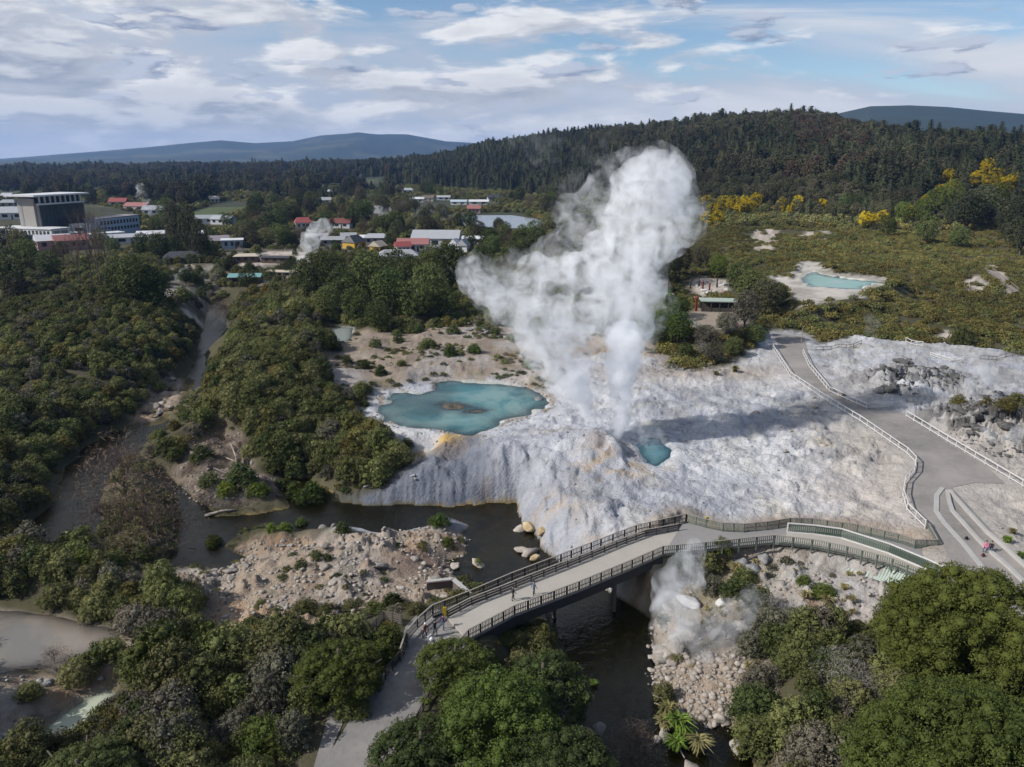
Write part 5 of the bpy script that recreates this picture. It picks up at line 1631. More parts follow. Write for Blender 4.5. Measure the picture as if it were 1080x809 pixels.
def fence(name, px, z, h, mat, step, label, rails=2, w=0.09, post=0.12, cat='fence', follow=False):
    top = line3(px, z + h)
    if follow:
        top = []
        for u, v in px:
            x, y, g = ground_at(u, v + 0, z); top.append(Vector((x, y, g + h)))
    org = Vector((top[0].x, top[0].y, top[0].z - h))
    rt = empty(name, org); tag(rt, label, cat)
    P = [p - org for p in resample(top, step)]
    if follow:
        P = [Vector((p.x, p.y, hz(p.x + org.x, p.y + org.y) + h - org.z)) for p in P]
    r = MB()
    for a, b in zip(P[:-1], P[1:]):
        for k in range(rails):
            dz = Vector((0, 0, -0.06 - k * (h - 0.35) / max(1, rails - 1) if rails > 1 else -0.06))
            r.bar(a + dz, b + dz, w, 0.13)
    r.build('rail', mat, rt)
    for p in P[:99]:
        MB().box((p.x, p.y, p.z - h / 2), (post, post, h + 0.1)).build('post', mat, rt)
    return rt

def build_fences():
    w = SM['white']
    fence('rail_fence', [(812.5, 359), (834, 392), (870, 416), (907.5, 438), (957.7, 472), (966.7, 481), (965.6, 491), (955.5, 502), (953.4, 514.6), (957.7, 530), (977, 548.5)], PATH_Z, 1.15, w, 2.4, 'long white rail fence between the sinter plateau and the path, winding down to the platform')
    fence('rail_fence', [(847.3, 368), (853.8, 382), (875.3, 407.5), (914.7, 425), (950.5, 423)], PATH_Z, 1.15, w, 2.4, 'white rail fence along the upper far side of the path, below the grey slabs')
    fence('rail_fence', [(956.6, 433), (1000, 459), (1040, 482.5), (1079.6, 505.6), (1118, 528)], PATH_Z, 1.15, w, 2.6, 'white rail fence running down to the right edge below the steaming outcrop')
    g = SM['grey']
    fence('rail_fence', [(1033, 381), (1060, 378), (1095, 374)], 6.0, 1.1, g, 2.6, 'grey timber rail fence at the right edge below the heath', follow=True)
    fence('rail_fence', [(955, 361), (973, 365)], 6.0, 1.2, w, 1.8, 'short white rail at the heath edge of the plateau', follow=True)
    fence('rail_fence', [(981, 376), (1002, 381), (1016, 380)], 6.0, 0.9, w, 2.4, 'short white rail behind the grey slabs', follow=True)
    fence('rail_fence', [(860, 370), (900, 367), (908, 364)], 6.0, 1.0, g, 2.6, 'faint grey rail fence across the top of the plateau', follow=True)
    d = SM['dark']
    fence('board_fence', [(356, 708), (372, 690), (405, 656), (424, 661)], 4.0, 1.3, SM['conc_dark'], 1.6, 'dark board fence with a pale cap in the bushes left of the approach path', rails=5, w=0.05, follow=True)
    fence('rail_fence', [(457, 722), (446, 741), (436, 760)], WEST_Z, 0.9, d, 1.4, 'low dark rail along the right side of the shaded approach path', rails=2)
    fence('rail_fence', [(422, 686), (414, 696), (406, 706)], WEST_Z, 1.1, d, 1.5, 'dark rail at the left start of the bridge approach', rails=3)
    fence('rail_fence', [(724, 335), (742, 343), (762, 344), (776, 342)], 10.0, 1.15, SM['green'], 1.8, 'green railing round the lookout terrace on the knoll', rails=3)
    fence('rail_fence', [(250, 264), (280, 266), (322, 266)], 7.0, 1.3, SM['grey'], 3.0, 'long grey railing of the boardwalk into the village', rails=3, follow=True)
    # light pole, stairs
    x, y, z = ground_at(845, 362, 6)
    rt = empty('light_pole', (x, y, z)); tag(rt, 'slim grey pole at the top of the path', 'pole')
    MB().tube([(0, 0, -0.2), (0, 0, 4.2)], [0.09, 0.06], 8).build('pole', SM['grey'], rt); MB().box((0.15, 0, 4.2), (0.5, 0.16, 0.1)).build('lamp_head', SM['grey'], rt)
    a, b = Vector(ground_at(1042, 286, 14)), Vector(ground_at(1070, 309, 12))
    rt = empty('boardwalk_stairs', b); tag(rt, 'weathered timber stairway climbing the heath on the right', 'stairs')
    s = MB(); n = 22
    for i in range(n):
        p = b.lerp(a, i / (n - 1)); p.z = hz(p.x, p.y) + 0.3 - b.z; s.box((p.x - b.x, p.y - b.y, p.z), (2.4, 1.6, 0.15), math.atan2((a - b).y, (a - b).x) - 1.57)
    s.build('steps', SM['grey'], rt)
    r = MB()
    for sx in (-1.3, 1.3):
        for i in range(n - 1):
            q = [b.lerp(a, k / (n - 1)) for k in (i, i + 1)]
            r.bar(*[(p.x - b.x + sx, p.y - b.y, hz(p.x, p.y) + 1.3 - b.z) for p in q], 0.12, 0.12)
            r.box((q[0].x - b.x + sx, q[0].y - b.y, hz(q[0].x, q[0].y) + 0.7 - b.z), (0.1, 0.1, 1.2))
    r.build('handrail', SM['grey'], rt)
    # low concrete kerb walls beside the path
    def kerb(px, z, hgt, wd, lab, m=None):
        pts = [Vector((*un(u, v, z + hgt), z + hgt / 2)) for u, v in px]
        mb = MB(); o0 = pts[0].copy(); o0.z = z
        for p, q in zip(pts[:-1], pts[1:]): mb.bar(p - o0, q - o0, wd, hgt)
        o = mb.build('kerb', m or SM['conc'], None, o0); tag(o, lab, 'kerb')
    kerb([(1002.3, 516.3), (1022.3, 538.6), (1041.6, 559.3), (1061, 575.7), (1078.7, 592), (1100, 612)], PATH_Z, 0.45, 0.35, 'outermost low concrete kerb wall right of the path')
    kerb([(999.3, 516.3), (1001.5, 528), (1004.5, 537), (1031.2, 566.8), (1043, 578.6), (1064, 596.4), (1080, 612)], PATH_Z, 0.30, 0.45, 'middle low concrete kerb on which the couple sits')
    kerb([(994, 514), (988, 522), (987.5, 538.6), (995.6, 550.4), (1016, 572.7), (1040, 602.4), (1052, 618)], PATH_Z, 0.10, 0.6, 'flat pale concrete kerb strip nearest the path')
    # lookout pavilion
    x, y, z = ground_at(752, 328, 10)
    rt = empty('pavilion', (x, y, z), -0.12); tag(rt, 'open pavilion with a flat pale green roof on the lookout knoll', 'pavilion')
    MB().box((1.5, 1, 2.85), (10.0, 5.0, 0.28)).build('roof', SM['palegreen'], rt)
    for i in range(5): 
        for yy in (-1.2, 3.2): MB().box((-3.0 + i * 2.25, yy, 1.35), (0.18, 0.18, 2.75)).build('post', SM['dark'], rt)
    MB().box((1.5, 3.3, 1.3), (9.6, 0.12, 2.5)).build('back_wall', SM['dark'], rt); MB().box((1.5, -1.15, 0.6), (9.6, 0.1, 1.0)).build('balustrade', SM['dark'], rt)
    x, y, z = ground_at(734, 328, 10)
    rt = empty('carved_post', (x, y, z)); tag(rt, 'tall dark red carved post left of the pavilion', 'post')
    MB().box((0, 0, 1.7), (0.6, 0.5, 3.4), 0.2, 0.7).build('shaft', SM['red'], rt); MB().ball((0, 0, 3.5), (0.4, 0.4, 0.5)).build('finial', SM['red'], rt)
    for k, (u, v) in enumerate(((728, 304), (741, 306), (737, 302), (748, 308), (756, 303))):
        x, y, z = ground_at(u, v, 10)
        o = MB().box((0, 0, 1.2), (0.5, 0.5, 2.6), 0.3, 0.6).ball((0, 0, 2.7), 0.38).build('carved_post', SM['red'] if k % 2 else SM['dark'], None, (x, y, z))
        tag(o, 'short dark carved post standing on the white sinter patch behind the pavilion', 'post', 'short carved posts on the sinter patch')
    for u, v, lab, s in ((806, 325, 'small pale shelter roof among bushes right of the knoll', 1.0), (700, 318, 'low white roof half hidden behind the knoll trees', 1.2)):
        x, y, z = ground_at(u, v, 9)
        rt = empty('shelter', (x, y, z), 0.2); tag(rt, lab, 'shelter')
        MB().box((0, 0, 2.5), (4.5 * s, 3.0 * s, 0.2)).build('roof', SM['conc'], rt)
        for sx in (-1.8, 1.8):
            for sy in (-1.1, 1.1): MB().box((sx, sy, 1.2), (0.14, 0.14, 2.4)).build('post', SM['dark'], rt)

# ================================================================== people
def build_people():
    skin = simple('skin', (0.42, 0.27, 0.20), 0.6, 0.05)
    cl = {k: simple(k + '_cloth', c, 0.9, 0.2, 4.0) for k, c in (('black', (0.018, 0.018, 0.022)), ('maroon', (0.10, 0.02, 0.025)), ('purple', (0.07, 0.04, 0.09)), ('blue', (0.07, 0.11, 0.19)), ('pink', (0.55, 0.16, 0.26)), ('white', (0.6, 0.6, 0.6)), ('grey', (0.16, 0.16, 0.17)), ('denim', (0.06, 0.09, 0.15)))}
    hair = simple('hair', (0.025, 0.018, 0.014), 0.7, 0.2)
    def person(x, y, z, rz, top, legs, label, pose='stand', hat=None, group=None, H=1.72, arms='down'):
        k = H / 1.72
        J = {}
        if pose == 'sit':
            hipz = 0.42
            J = dict(pelvis=(0, 0, hipz + 0.08), waist=(0.0, 0.04, hipz + 0.28), chest=(0, 0.0, hipz + 0.50), neck=(0, -0.04, hipz + 0.68), chin=(0, -0.06, hipz + 0.76), head=(0, -0.05, hipz + 0.90))
            leg = lambda s: [(0.10 * s, -0.04, hipz + 0.06), (0.13 * s, -0.44, hipz + 0.04), (0.13 * s, -0.50, 0.09), (0.14 * s, -0.66, 0.04)]
            arm = lambda s: [(0.19 * s, 0.0, hipz + 0.60), (0.24 * s, -0.10, hipz + 0.36), (0.14 * s, -0.34, hipz + 0.20), (0.10 * s, -0.42, hipz + 0.16)]
        else:
            st = 0.20 if pose == 'walk' else 0.03
            ln = -0.10 if arms == 'push' else 0.0
            J = dict(pelvis=(0, 0, 0.92), waist=(0, ln * 0.3, 1.10), chest=(0, ln * 0.8, 1.30), neck=(0, ln * 1.1, 1.47), chin=(0, ln * 1.3 - 0.02, 1.54), head=(0, ln * 1.3 - 0.01, 1.66))
            leg = lambda s: [(0.10 * s, 0, 0.86), (0.11 * s, -st * s * 0.7 - 0.02, 0.48), (0.11 * s, -st * s * 0.8 + 0.03 * (s * st > 0), 0.09), (0.12 * s, -st * s * 0.8 - 0.15, 0.04)]
            if arms == 'push': arm = lambda s: [(0.19 * s, ln, 1.40), (0.24 * s, ln - 0.10, 1.14), (0.20 * s, ln - 0.38, 1.05), (0.19 * s, ln - 0.46, 1.04)]
            else: arm = lambda s: [(0.19 * s, 0, 1.40), (0.25 * s, 0.03 + st * s * 0.4, 1.14), (0.24 * s, -0.06 + st * s * 0.9, 0.90), (0.23 * s, -0.08 + st * s, 0.81)]
        names = ['pelvis', 'waist', 'chest', 'neck', 'chin', 'head']
        rad = {'pelvis': 0.145, 'waist': 0.125, 'chest': 0.155, 'neck': 0.058, 'chin': 0.075, 'head': 0.10}
        v = [J[n] for n in names]; rr = [rad[n] for n in names]; e = [(i, i + 1) for i in range(5)]
        for s in (-1, 1):
            b = len(v); v += leg(s); rr += [0.092, 0.066, 0.046, 0.042]; e += [(0, b), (b, b + 1), (b + 1, b + 2), (b + 2, b + 3)]
            b = len(v); v += arm(s); rr += [0.062, 0.046, 0.034, 0.036]; e += [(2, b), (b, b + 1), (b + 1, b + 2), (b + 2, b + 3)]
        me = bpy.data.meshes.new('person_frame'); me.from_pydata([tuple(c * k for c in p) for p in v], e, []); me.update()
        tmp = bpy.data.objects.new('person_frame', me); COL.objects.link(tmp)
        sk = tmp.modifiers.new('skin', 'SKIN'); sk.use_smooth_shade = True
        if not me.skin_vertices:
            me.attributes.new  # layer is made by the modifier below
        try:
            lay = me.skin_vertices[0]
        except Exception:
            bm = bmesh.new(); bm.from_mesh(me); bm.verts.layers.skin.verify(); bm.to_mesh(me); bm.free(); lay = me.skin_vertices[0]
        for i, d in enumerate(lay.data):
            d.radius = (rr[i] * k, rr[i] * k * (0.78 if i in (0, 1, 2) else 1.0)); d.use_root = (i == 0)
        ss = tmp.modifiers.new('sub', 'SUBSURF'); ss.levels = 1; ss.render_levels = 1
        bpy.context.view_layer.update()
        dg = bpy.context.evaluated_depsgraph_get()
        body = bpy.data.meshes.new_from_object(tmp.evaluated_get(dg), depsgraph=dg)
        bpy.data.objects.remove(tmp)
        for m in (cl[top], cl[legs], skin, cl['black']): body.materials.append(m)
        sit = pose == 'sit'
        for f in body.polygons:
            c = f.center / k
            zt = c.z
            if sit:
                mi = 1 if (zt < 0.56 and (c.y < -0.06 or zt < 0.50)) else 0
                if zt < 0.09: mi = 3
                if zt > 0.42 + 0.70: mi = 2
                if abs(c.x) < 0.2 and c.y < -0.38 and zt > 0.52: mi = 2
            else:
                mi = 0 if zt > 0.90 else 1
                if abs(c.x) > 0.18 and zt > 0.72 and mi == 1: mi = 2 if zt < 0.86 else 0
                if zt < 0.09: mi = 3
                if zt > 1.49: mi = 2
                if arms == 'push' and c.y < -0.48: mi = 2
            f.material_index = mi
        o = link('person', body, None, None, (x, y, z), rz)
        body.polygons.foreach_set('use_smooth', [True] * len(body.polygons))
        hd = Vector(J['head']) * k
        hb = MB(); hb.ball((hd.x, hd.y + 0.02, hd.z + 0.045 * k), (0.105 * k, 0.12 * k, 0.095 * k), 10, 7)
        link('hair' if not hat else 'cap', hb.mesh('hair', True), hair if not hat else cl[hat], o)
        fc = MB(); fc.ball((hd.x, hd.y - 0.105 * k, hd.z - 0.01 * k), (0.014, 0.02, 0.022), 6, 4)
        for s in (-1, 1): fc.ball((hd.x + 0.035 * s, hd.y - 0.095 * k, hd.z + 0.022 * k), 0.012, 6, 4)
        link('face', fc.mesh('face', True), skin, o)
        tag(o, label, 'person', group)
        return o
    def P(u, v, z): return un(u, v, z)
    x, y = P(448, 673, WEST_Z); person(x, y, WEST_Z, 0.9, 'maroon', 'black', 'person in a white cap and maroon top pushing the wheeled chair', 'walk', 'white', arms='push')
    x, y = P(459, 670.5, WEST_Z); person(x, y, WEST_Z, -2.2, 'black', 'grey', 'person in dark clothes between the wheeled chair and the yellow post', 'walk')
    x, y = P(467.5, 664, WEST_Z); person(x, y, WEST_Z, 2.6, 'purple', 'blue', 'person in a purple jacket and blue jeans at the bridge entrance', 'walk')
    x, y = P(541, 633.5, DECK_Z); person(x, y, DECK_Z + 0.02, 2.0, 'black', 'black', 'person dressed in black walking on the bridge, left of the pair', 'walk')
    x, y = P(563, 628, DECK_Z); person(x, y, DECK_Z + 0.02, 2.2, 'denim', 'black', 'person in a dark blue top walking on the bridge, right of the pair', 'walk', None)
    x, y = P(1039, 580, PATH_Z + 0.1); person(x, y, PATH_Z - 0.08, -0.7, 'pink', 'denim', 'person in a pink top sitting on the concrete kerb', 'sit')
    x, y = P(1045, 580.5, PATH_Z + 0.1); person(x, y, PATH_Z - 0.08, -0.7, 'black', 'denim', 'person in black sitting on the concrete kerb beside the one in pink', 'sit')
    x, y = P(777, 346, 10.0); person(x, y, hz(x, y), 0.4, 'pink', 'black', 'person in a pink jacket at the green lookout railing', 'stand')
    x, y = P(766, 345, 10.0); person(x, y, hz(x, y), 0.2, 'black', 'grey', 'person in dark clothes at the green lookout railing', 'stand')
    base = [o for o in COL.objects if o.name.startswith('person')]
    rr = random.Random(9)
    for k in range(14):
        u, v = rr.uniform(724, 768), rr.uniform(300, 316)
        x, y = P(u, v, 10.0)
        src = base[rr.choice((2, 3, 4, 7))] if k else base[4]
        c = copy_tree(src); c.location = (x, y, hz(x, y)); c.rotation_euler = (0, 0, rr.uniform(0, 6.28))
        tag(c, 'distant visitor standing in the crowd on the white terrace behind the pavilion', 'person', 'visitors on the white terrace')
    # wheeled chair
    x, y = P(455.5, 681, WEST_Z)
    rt = empty('wheeled_chair', (x, y, WEST_Z), 0.9); tag(rt, 'light wheeled chair pushed along the bridge approach', 'wheelchair')
    MB().box((0, 0, 0.5), (0.5, 0.5, 0.08)).build('seat', cl['grey'], rt); MB().box((0, 0.25, 0.78), (0.48, 0.06, 0.55)).build('backrest', cl['white'], rt)
    for s in (-1, 1):
        mb = MB(); mb.tube([(0.30 * s, 0.30 * math.cos(a), 0.31 + 0.30 * math.sin(a)) for a in np.linspace(0, 2 * math.pi, 17)], 0.022, 6)
        for a in np.linspace(0, math.pi, 4)[:-1]: mb.tube([(0.30 * s, 0.3 * math.cos(a), 0.31 + 0.3 * math.sin(a)), (0.30 * s, -0.3 * math.cos(a), 0.31 - 0.3 * math.sin(a))], 0.006, 4)
        mb.build('wheel', SM['steel'], rt)
        MB().tube([(0.24 * s, -0.45, 0.03), (0.24 * s, -0.42, 0.5), (0.24 * s, 0.25, 0.52), (0.24 * s, 0.28, 1.0), (0.24 * s, 0.42, 1.0)], 0.02, 6).build('frame', cl['white'], rt)
    MB().ball((0, 0.05, 0.72), (0.2, 0.22, 0.22)).build('blanket', cl['white'], rt)
    # small things left on the kerb
    for u, v, m, lab in ((1019, 569, 'black', 'small dark bag lying on the concrete strip'), (1036.5, 587, 'maroon', 'small red-brown bag lying on the concrete strip near the couple')):
        x, y = P(u, v, PATH_Z); o = MB().box((0, 0, 0.13), (0.45, 0.28, 0.24), 0.5, 0.7).box((0, 0, 0.28), (0.2, 0.06, 0.08), 0.5).build('bag', cl[m], None, (x, y, PATH_Z + 0.1)); tag(o, lab, 'bag')
# ================================================================== buildings
BMAT = {}
def bmats():
    for k, c in (('white', (0.62, 0.62, 0.62)), ('cream', (0.48, 0.44, 0.37)), ('grey', (0.26, 0.27, 0.285)), ('paleblue', (0.36, 0.43, 0.52)), ('beige', (0.36, 0.335, 0.30)), ('brown', (0.12, 0.085, 0.065)), ('yellow', (0.55, 0.34, 0.06)), ('pink', (0.42, 0.27, 0.26)), ('concrete', (0.30, 0.285, 0.265))):
        BMAT['w_' + k] = simple(k + '_wall', tuple(0.82 * q for q in c), 0.85, 0.12, 0.4)
    for k, c in (('red', (0.23, 0.060, 0.055)), ('salmon', (0.27, 0.115, 0.105)), ('maroon', (0.14, 0.045, 0.038)), ('grey', (0.26, 0.265, 0.275)), ('silver', (0.31, 0.32, 0.335)), ('white', (0.52, 0.52, 0.53)), ('dark', (0.045, 0.047, 0.055)), ('teal', (0.14, 0.27, 0.26)), ('tan', (0.42, 0.36, 0.28)), ('mauve', (0.23, 0.20, 0.215)), ('brown', (0.13, 0.10, 0.085))):
        BMAT['r_' + k] = simple(k + '_roof', c, 0.6, 0.12, 0.25)
    t = NT('window_glass'); BMAT['glass'] = t.surf(t.principled((0.025, 0.032, 0.038), 0.12, 0.6))
    t = NT('tower_glass'); n = t.noise(0.35, t.coord('Object'), 2); BMAT['towerglass'] = t.surf(t.principled(t.mix(n, (0.012, 0.022, 0.024), (0.035, 0.055, 0.058)), 0.15, 0.5))

def windows(parent, x0, x1, y, z0, z1, n, face, mat=None, wf=0.6):
    """n windows in a row on a wall plane; face = 'x' wall along x at y, 'y' wall along y at x"""
    for i in range(n):
        c = x0 + (x1 - x0) * (i + 0.5) / n; w = (x1 - x0) / n * wf
        m = MB()
        if face == 'x': m.box((c, y, (z0 + z1) / 2), (w, 0.12, z1 - z0))
        else: m.box((y, c, (z0 + z1) / 2), (0.12, w, z1 - z0))
        m.build('window', mat or BMAT['glass'], parent)

def house(u, v, w, d, h, rh, rot, wall, roof, label, z0=6, name='house', nwin=3, flat=False, over=0.5, hip=0.0):
    x, y, z = ground_at(u, v, z0)
    rt = empty(name, (x, y, z), math.radians(rot)); tag(rt, label, 'house' if name == 'house' else name.replace('_', ' '))
    MB().box((0, 0, h / 2 - 0.5), (w, d, h + 1.0)).build('wall', BMAT['w_' + wall], rt)
    m = MB(); hw, hd = w / 2 + over, d / 2 + over
    if flat:
        m.box((0, 0, h + 0.15), (2 * hw, 2 * hd, 0.3))
    else:
        k = hip * hw
        V = [(-hw, -hd, h - 0.15), (hw, -hd, h - 0.15), (hw, hd, h - 0.15), (-hw, hd, h - 0.15), (-hw + k, 0, h + rh), (hw - k, 0, h + rh)]
        m.add(V, [(0, 1, 5, 4), (2, 3, 4, 5), (1, 2, 5), (3, 0, 4), (3, 2, 1, 0)])
    m.build('roof', BMAT['r_' + roof], rt)
    if nwin:
        windows(rt, -w / 2 + 0.6, w / 2 - 0.6, -d / 2, h * 0.36, h * 0.78, nwin, 'x', None, 0.45)
        windows(rt, -d / 2 + 0.5, d / 2 - 0.5, w / 2 if rot > 0 else -w / 2, h * 0.36, h * 0.78, 2, 'y', None, 0.4)
        MB().box((w * 0.18, -d / 2, h * 0.36), (0.95, 0.14, h * 0.72)).build('door', BMAT['w_brown'], rt)
    return rt

HOUSES = [
    (320, 241, 10, 9, 4.2, 3.0, 20, 'white', 'red', 'white house with a bright red gable roof behind the village steam'),
    (358, 240, 17, 9, 3.4, 2.6, -8, 'white', 'maroon', 'long low house with a dark brown-red roof and white wall'),
    (352, 258, 12, 8, 3.0, 1.4, 5, 'grey', 'grey', 'low grey-roofed house beside the white steam column'),
    (338, 254, 8, 6, 3.0, 1.2, 12, 'grey', 'mauve', 'small mauve-grey roofed shed beside the white steam column'),
    (374, 262, 9, 8, 3.6, 3.2, 60, 'yellow', 'dark', 'carved meeting house with black roof and yellow bargeboards'),
    (384, 256, 8, 7, 3.0, 1.2, 0, 'white', 'white', 'small house with a white roof behind the black-roofed meeting house'),
    (397, 257, 12, 8, 3.6, 1.8, 4, 'grey', 'silver', 'blue-grey house with a shallow silver roof in the middle of the village'),
    (399, 266, 6, 6, 3.2, 2.4, 65, 'yellow', 'tan', 'small yellow gabled house in front of the blue-grey one'),
    (436, 264, 15, 9, 3.6, 2.4, 2, 'white', 'salmon', 'white hall with a salmon red roof below the large grey-roofed hall'),
    (425, 266, 7, 6, 3.2, 2.0, 20, 'white', 'red', 'small red-roofed wing at the left end of the salmon-roofed hall'),
    (461, 260, 24, 15, 5.0, 3.6, -3, 'white', 'silver', 'largest village hall with a broad pale grey roof and white wall'),
    (420, 276, 17, 11, 3.4, 2.0, 8, 'white', 'grey', 'low building with a wide grey roof just behind the grove'),
    (480, 265, 5, 5, 3.0, 3.2, 75, 'white', 'white', 'white steep gable at the right end of the village, left of two', 0),
    (489, 265, 5, 5, 3.0, 3.0, 75, 'white', 'silver', 'pale steep gable at the right end of the village, right of two', 0),
    (498, 257, 12, 7, 3.0, 1.2, 0, 'white', 'white', 'low white-roofed building right of the largest hall'),
    (368, 254, 8, 6, 3.0, 1.5, 10, 'white', 'grey', 'small grey-roofed cottage behind the carved meeting house'),
    (230, 260, 11, 9, 3.6, 2.2, 25, 'beige', 'mauve', 'mauve-roofed house left of the pale blue house'),
    (246, 262, 10, 6, 4.6, 0.6, 15, 'paleblue', 'white', 'pale blue boxy house beside the mauve-roofed one'),
    (194, 277, 15, 8, 3.0, 2.0, 20, 'white', 'dark', 'house with a black roof trimmed in white above the stream bend'),
    (261, 276, 10, 6, 2.8, 0.8, 8, 'brown', 'tan', 'open shelter with a tan roof beside the boardwalk'),
    (260, 299, 11, 6, 2.8, 0.9, 6, 'brown', 'teal', 'shelter with a teal green roof among the bushes'),
    (292, 277, 12, 5, 2.6, 0.5, -5, 'brown', 'dark', 'low dark-roofed shed on the sandy village ground'),
    (297, 292, 10, 4, 2.2, 0.4, -3, 'beige', 'tan', 'low tan bathhouse on the sandy ground by the grove'),
    (222, 235, 18, 10, 3.4, 2.0, 12, 'white', 'grey', 'grey-roofed house beyond the gum trees, left'),
    (236, 236, 14, 9, 3.4, 2.0, -10, 'white', 'silver', 'silver-roofed house beyond the gum trees, right'),
    (342, 214, 18, 12, 4, 3, 10, 'white', 'grey', 'far white house among trees left of the lawns'),
    (350, 205, 16, 12, 4, 3, -8, 'cream', 'silver', 'far cream house above the white one left of the lawns'),
    (440, 213, 18, 10, 4, 2, 4, 'white', 'white', 'far white house at the left end of the lawn row'),
    (452, 212, 15, 10, 4, 3, -6, 'cream', 'brown', 'far brown-roofed house second in the lawn row'),
    (468, 211, 18, 10, 4, 2, 4, 'white', 'silver', 'far silver-roofed house in the middle of the lawn row'),
    (484, 216, 20, 10, 4, 2, 0, 'white', 'paleblue', 'far house with a pale bluish roof fourth in the lawn row'),
    (505, 216, 24, 10, 4, 2, 3, 'white', 'white', 'far long white-roofed house at the right end of the lawn row'),
    (500, 225, 10, 8, 4, 2.5, 0, 'pink', 'salmon', 'far small salmon-roofed house at the edge of the grey lake'),
    (520, 211, 16, 9, 4, 3, 10, 'white', 'dark', 'far dark-roofed white house behind the lawn row'),
    (430, 203, 18, 12, 4, 3, 10, 'white', 'silver', 'far silver-roofed house alone above the lawn row'),
    (126, 217, 20, 12, 5, 4, 5, 'beige', 'red', 'red-roofed house in the trees behind the office wing'),
    (146, 222, 26, 14, 5, 3.5, -8, 'cream', 'salmon', 'wide salmon-roofed house in the trees behind the office wing'),
    (165, 226, 18, 12, 4, 3, 10, 'white', 'grey', 'grey-roofed house right of the salmon-roofed one'),
    (182, 222, 12, 9, 4, 3, -5, 'white', 'silver', 'small silver-roofed house at the edge of the left lawn'),
    (226, 213, 12, 10, 4, 3.4, 30, 'cream', 'tan', 'small tan-roofed house above the left lawn'),
    (10, 231, 26, 14, 5, 4, 12, 'white', 'silver', 'broad silver-roofed building left of the hotel tower'),
    (10, 218, 18, 12, 5, 3, 8, 'beige', 'grey', 'grey-roofed house behind the hotel tower, lower of two'),
    (9, 209, 16, 12, 4, 3, -8, 'white', 'silver', 'pale-roofed house behind the hotel tower, upper of two'),
    (57, 262, 15, 9, 4.5, 2.5, 40, 'pink', 'white', 'pinkish low house in front of the hotel, left of two'),
    (76, 262, 15, 9, 4.5, 2.5, 40, 'pink', 'salmon', 'pinkish low house in front of the hotel, right of two'),
    (128, 256, 26, 16, 3.6, 1.2, 30, 'white', 'silver', 'wide pale metal roof right of the hotel driveway'),
    (160, 252, 14, 9, 3.2, 1.5, 20, 'white', 'white', 'white-roofed cottage beside the gum trees'),
    (205, 252, 11, 8, 3.4, 1.5, 20, 'white', 'white', 'white cottage half hidden by the gum trees'),
]
BMAT_EXTRA = {'r_paleblue': (0.36, 0.41, 0.47)}
HOUSE_SPOTS += [(h[0], h[1]) for h in HOUSES]

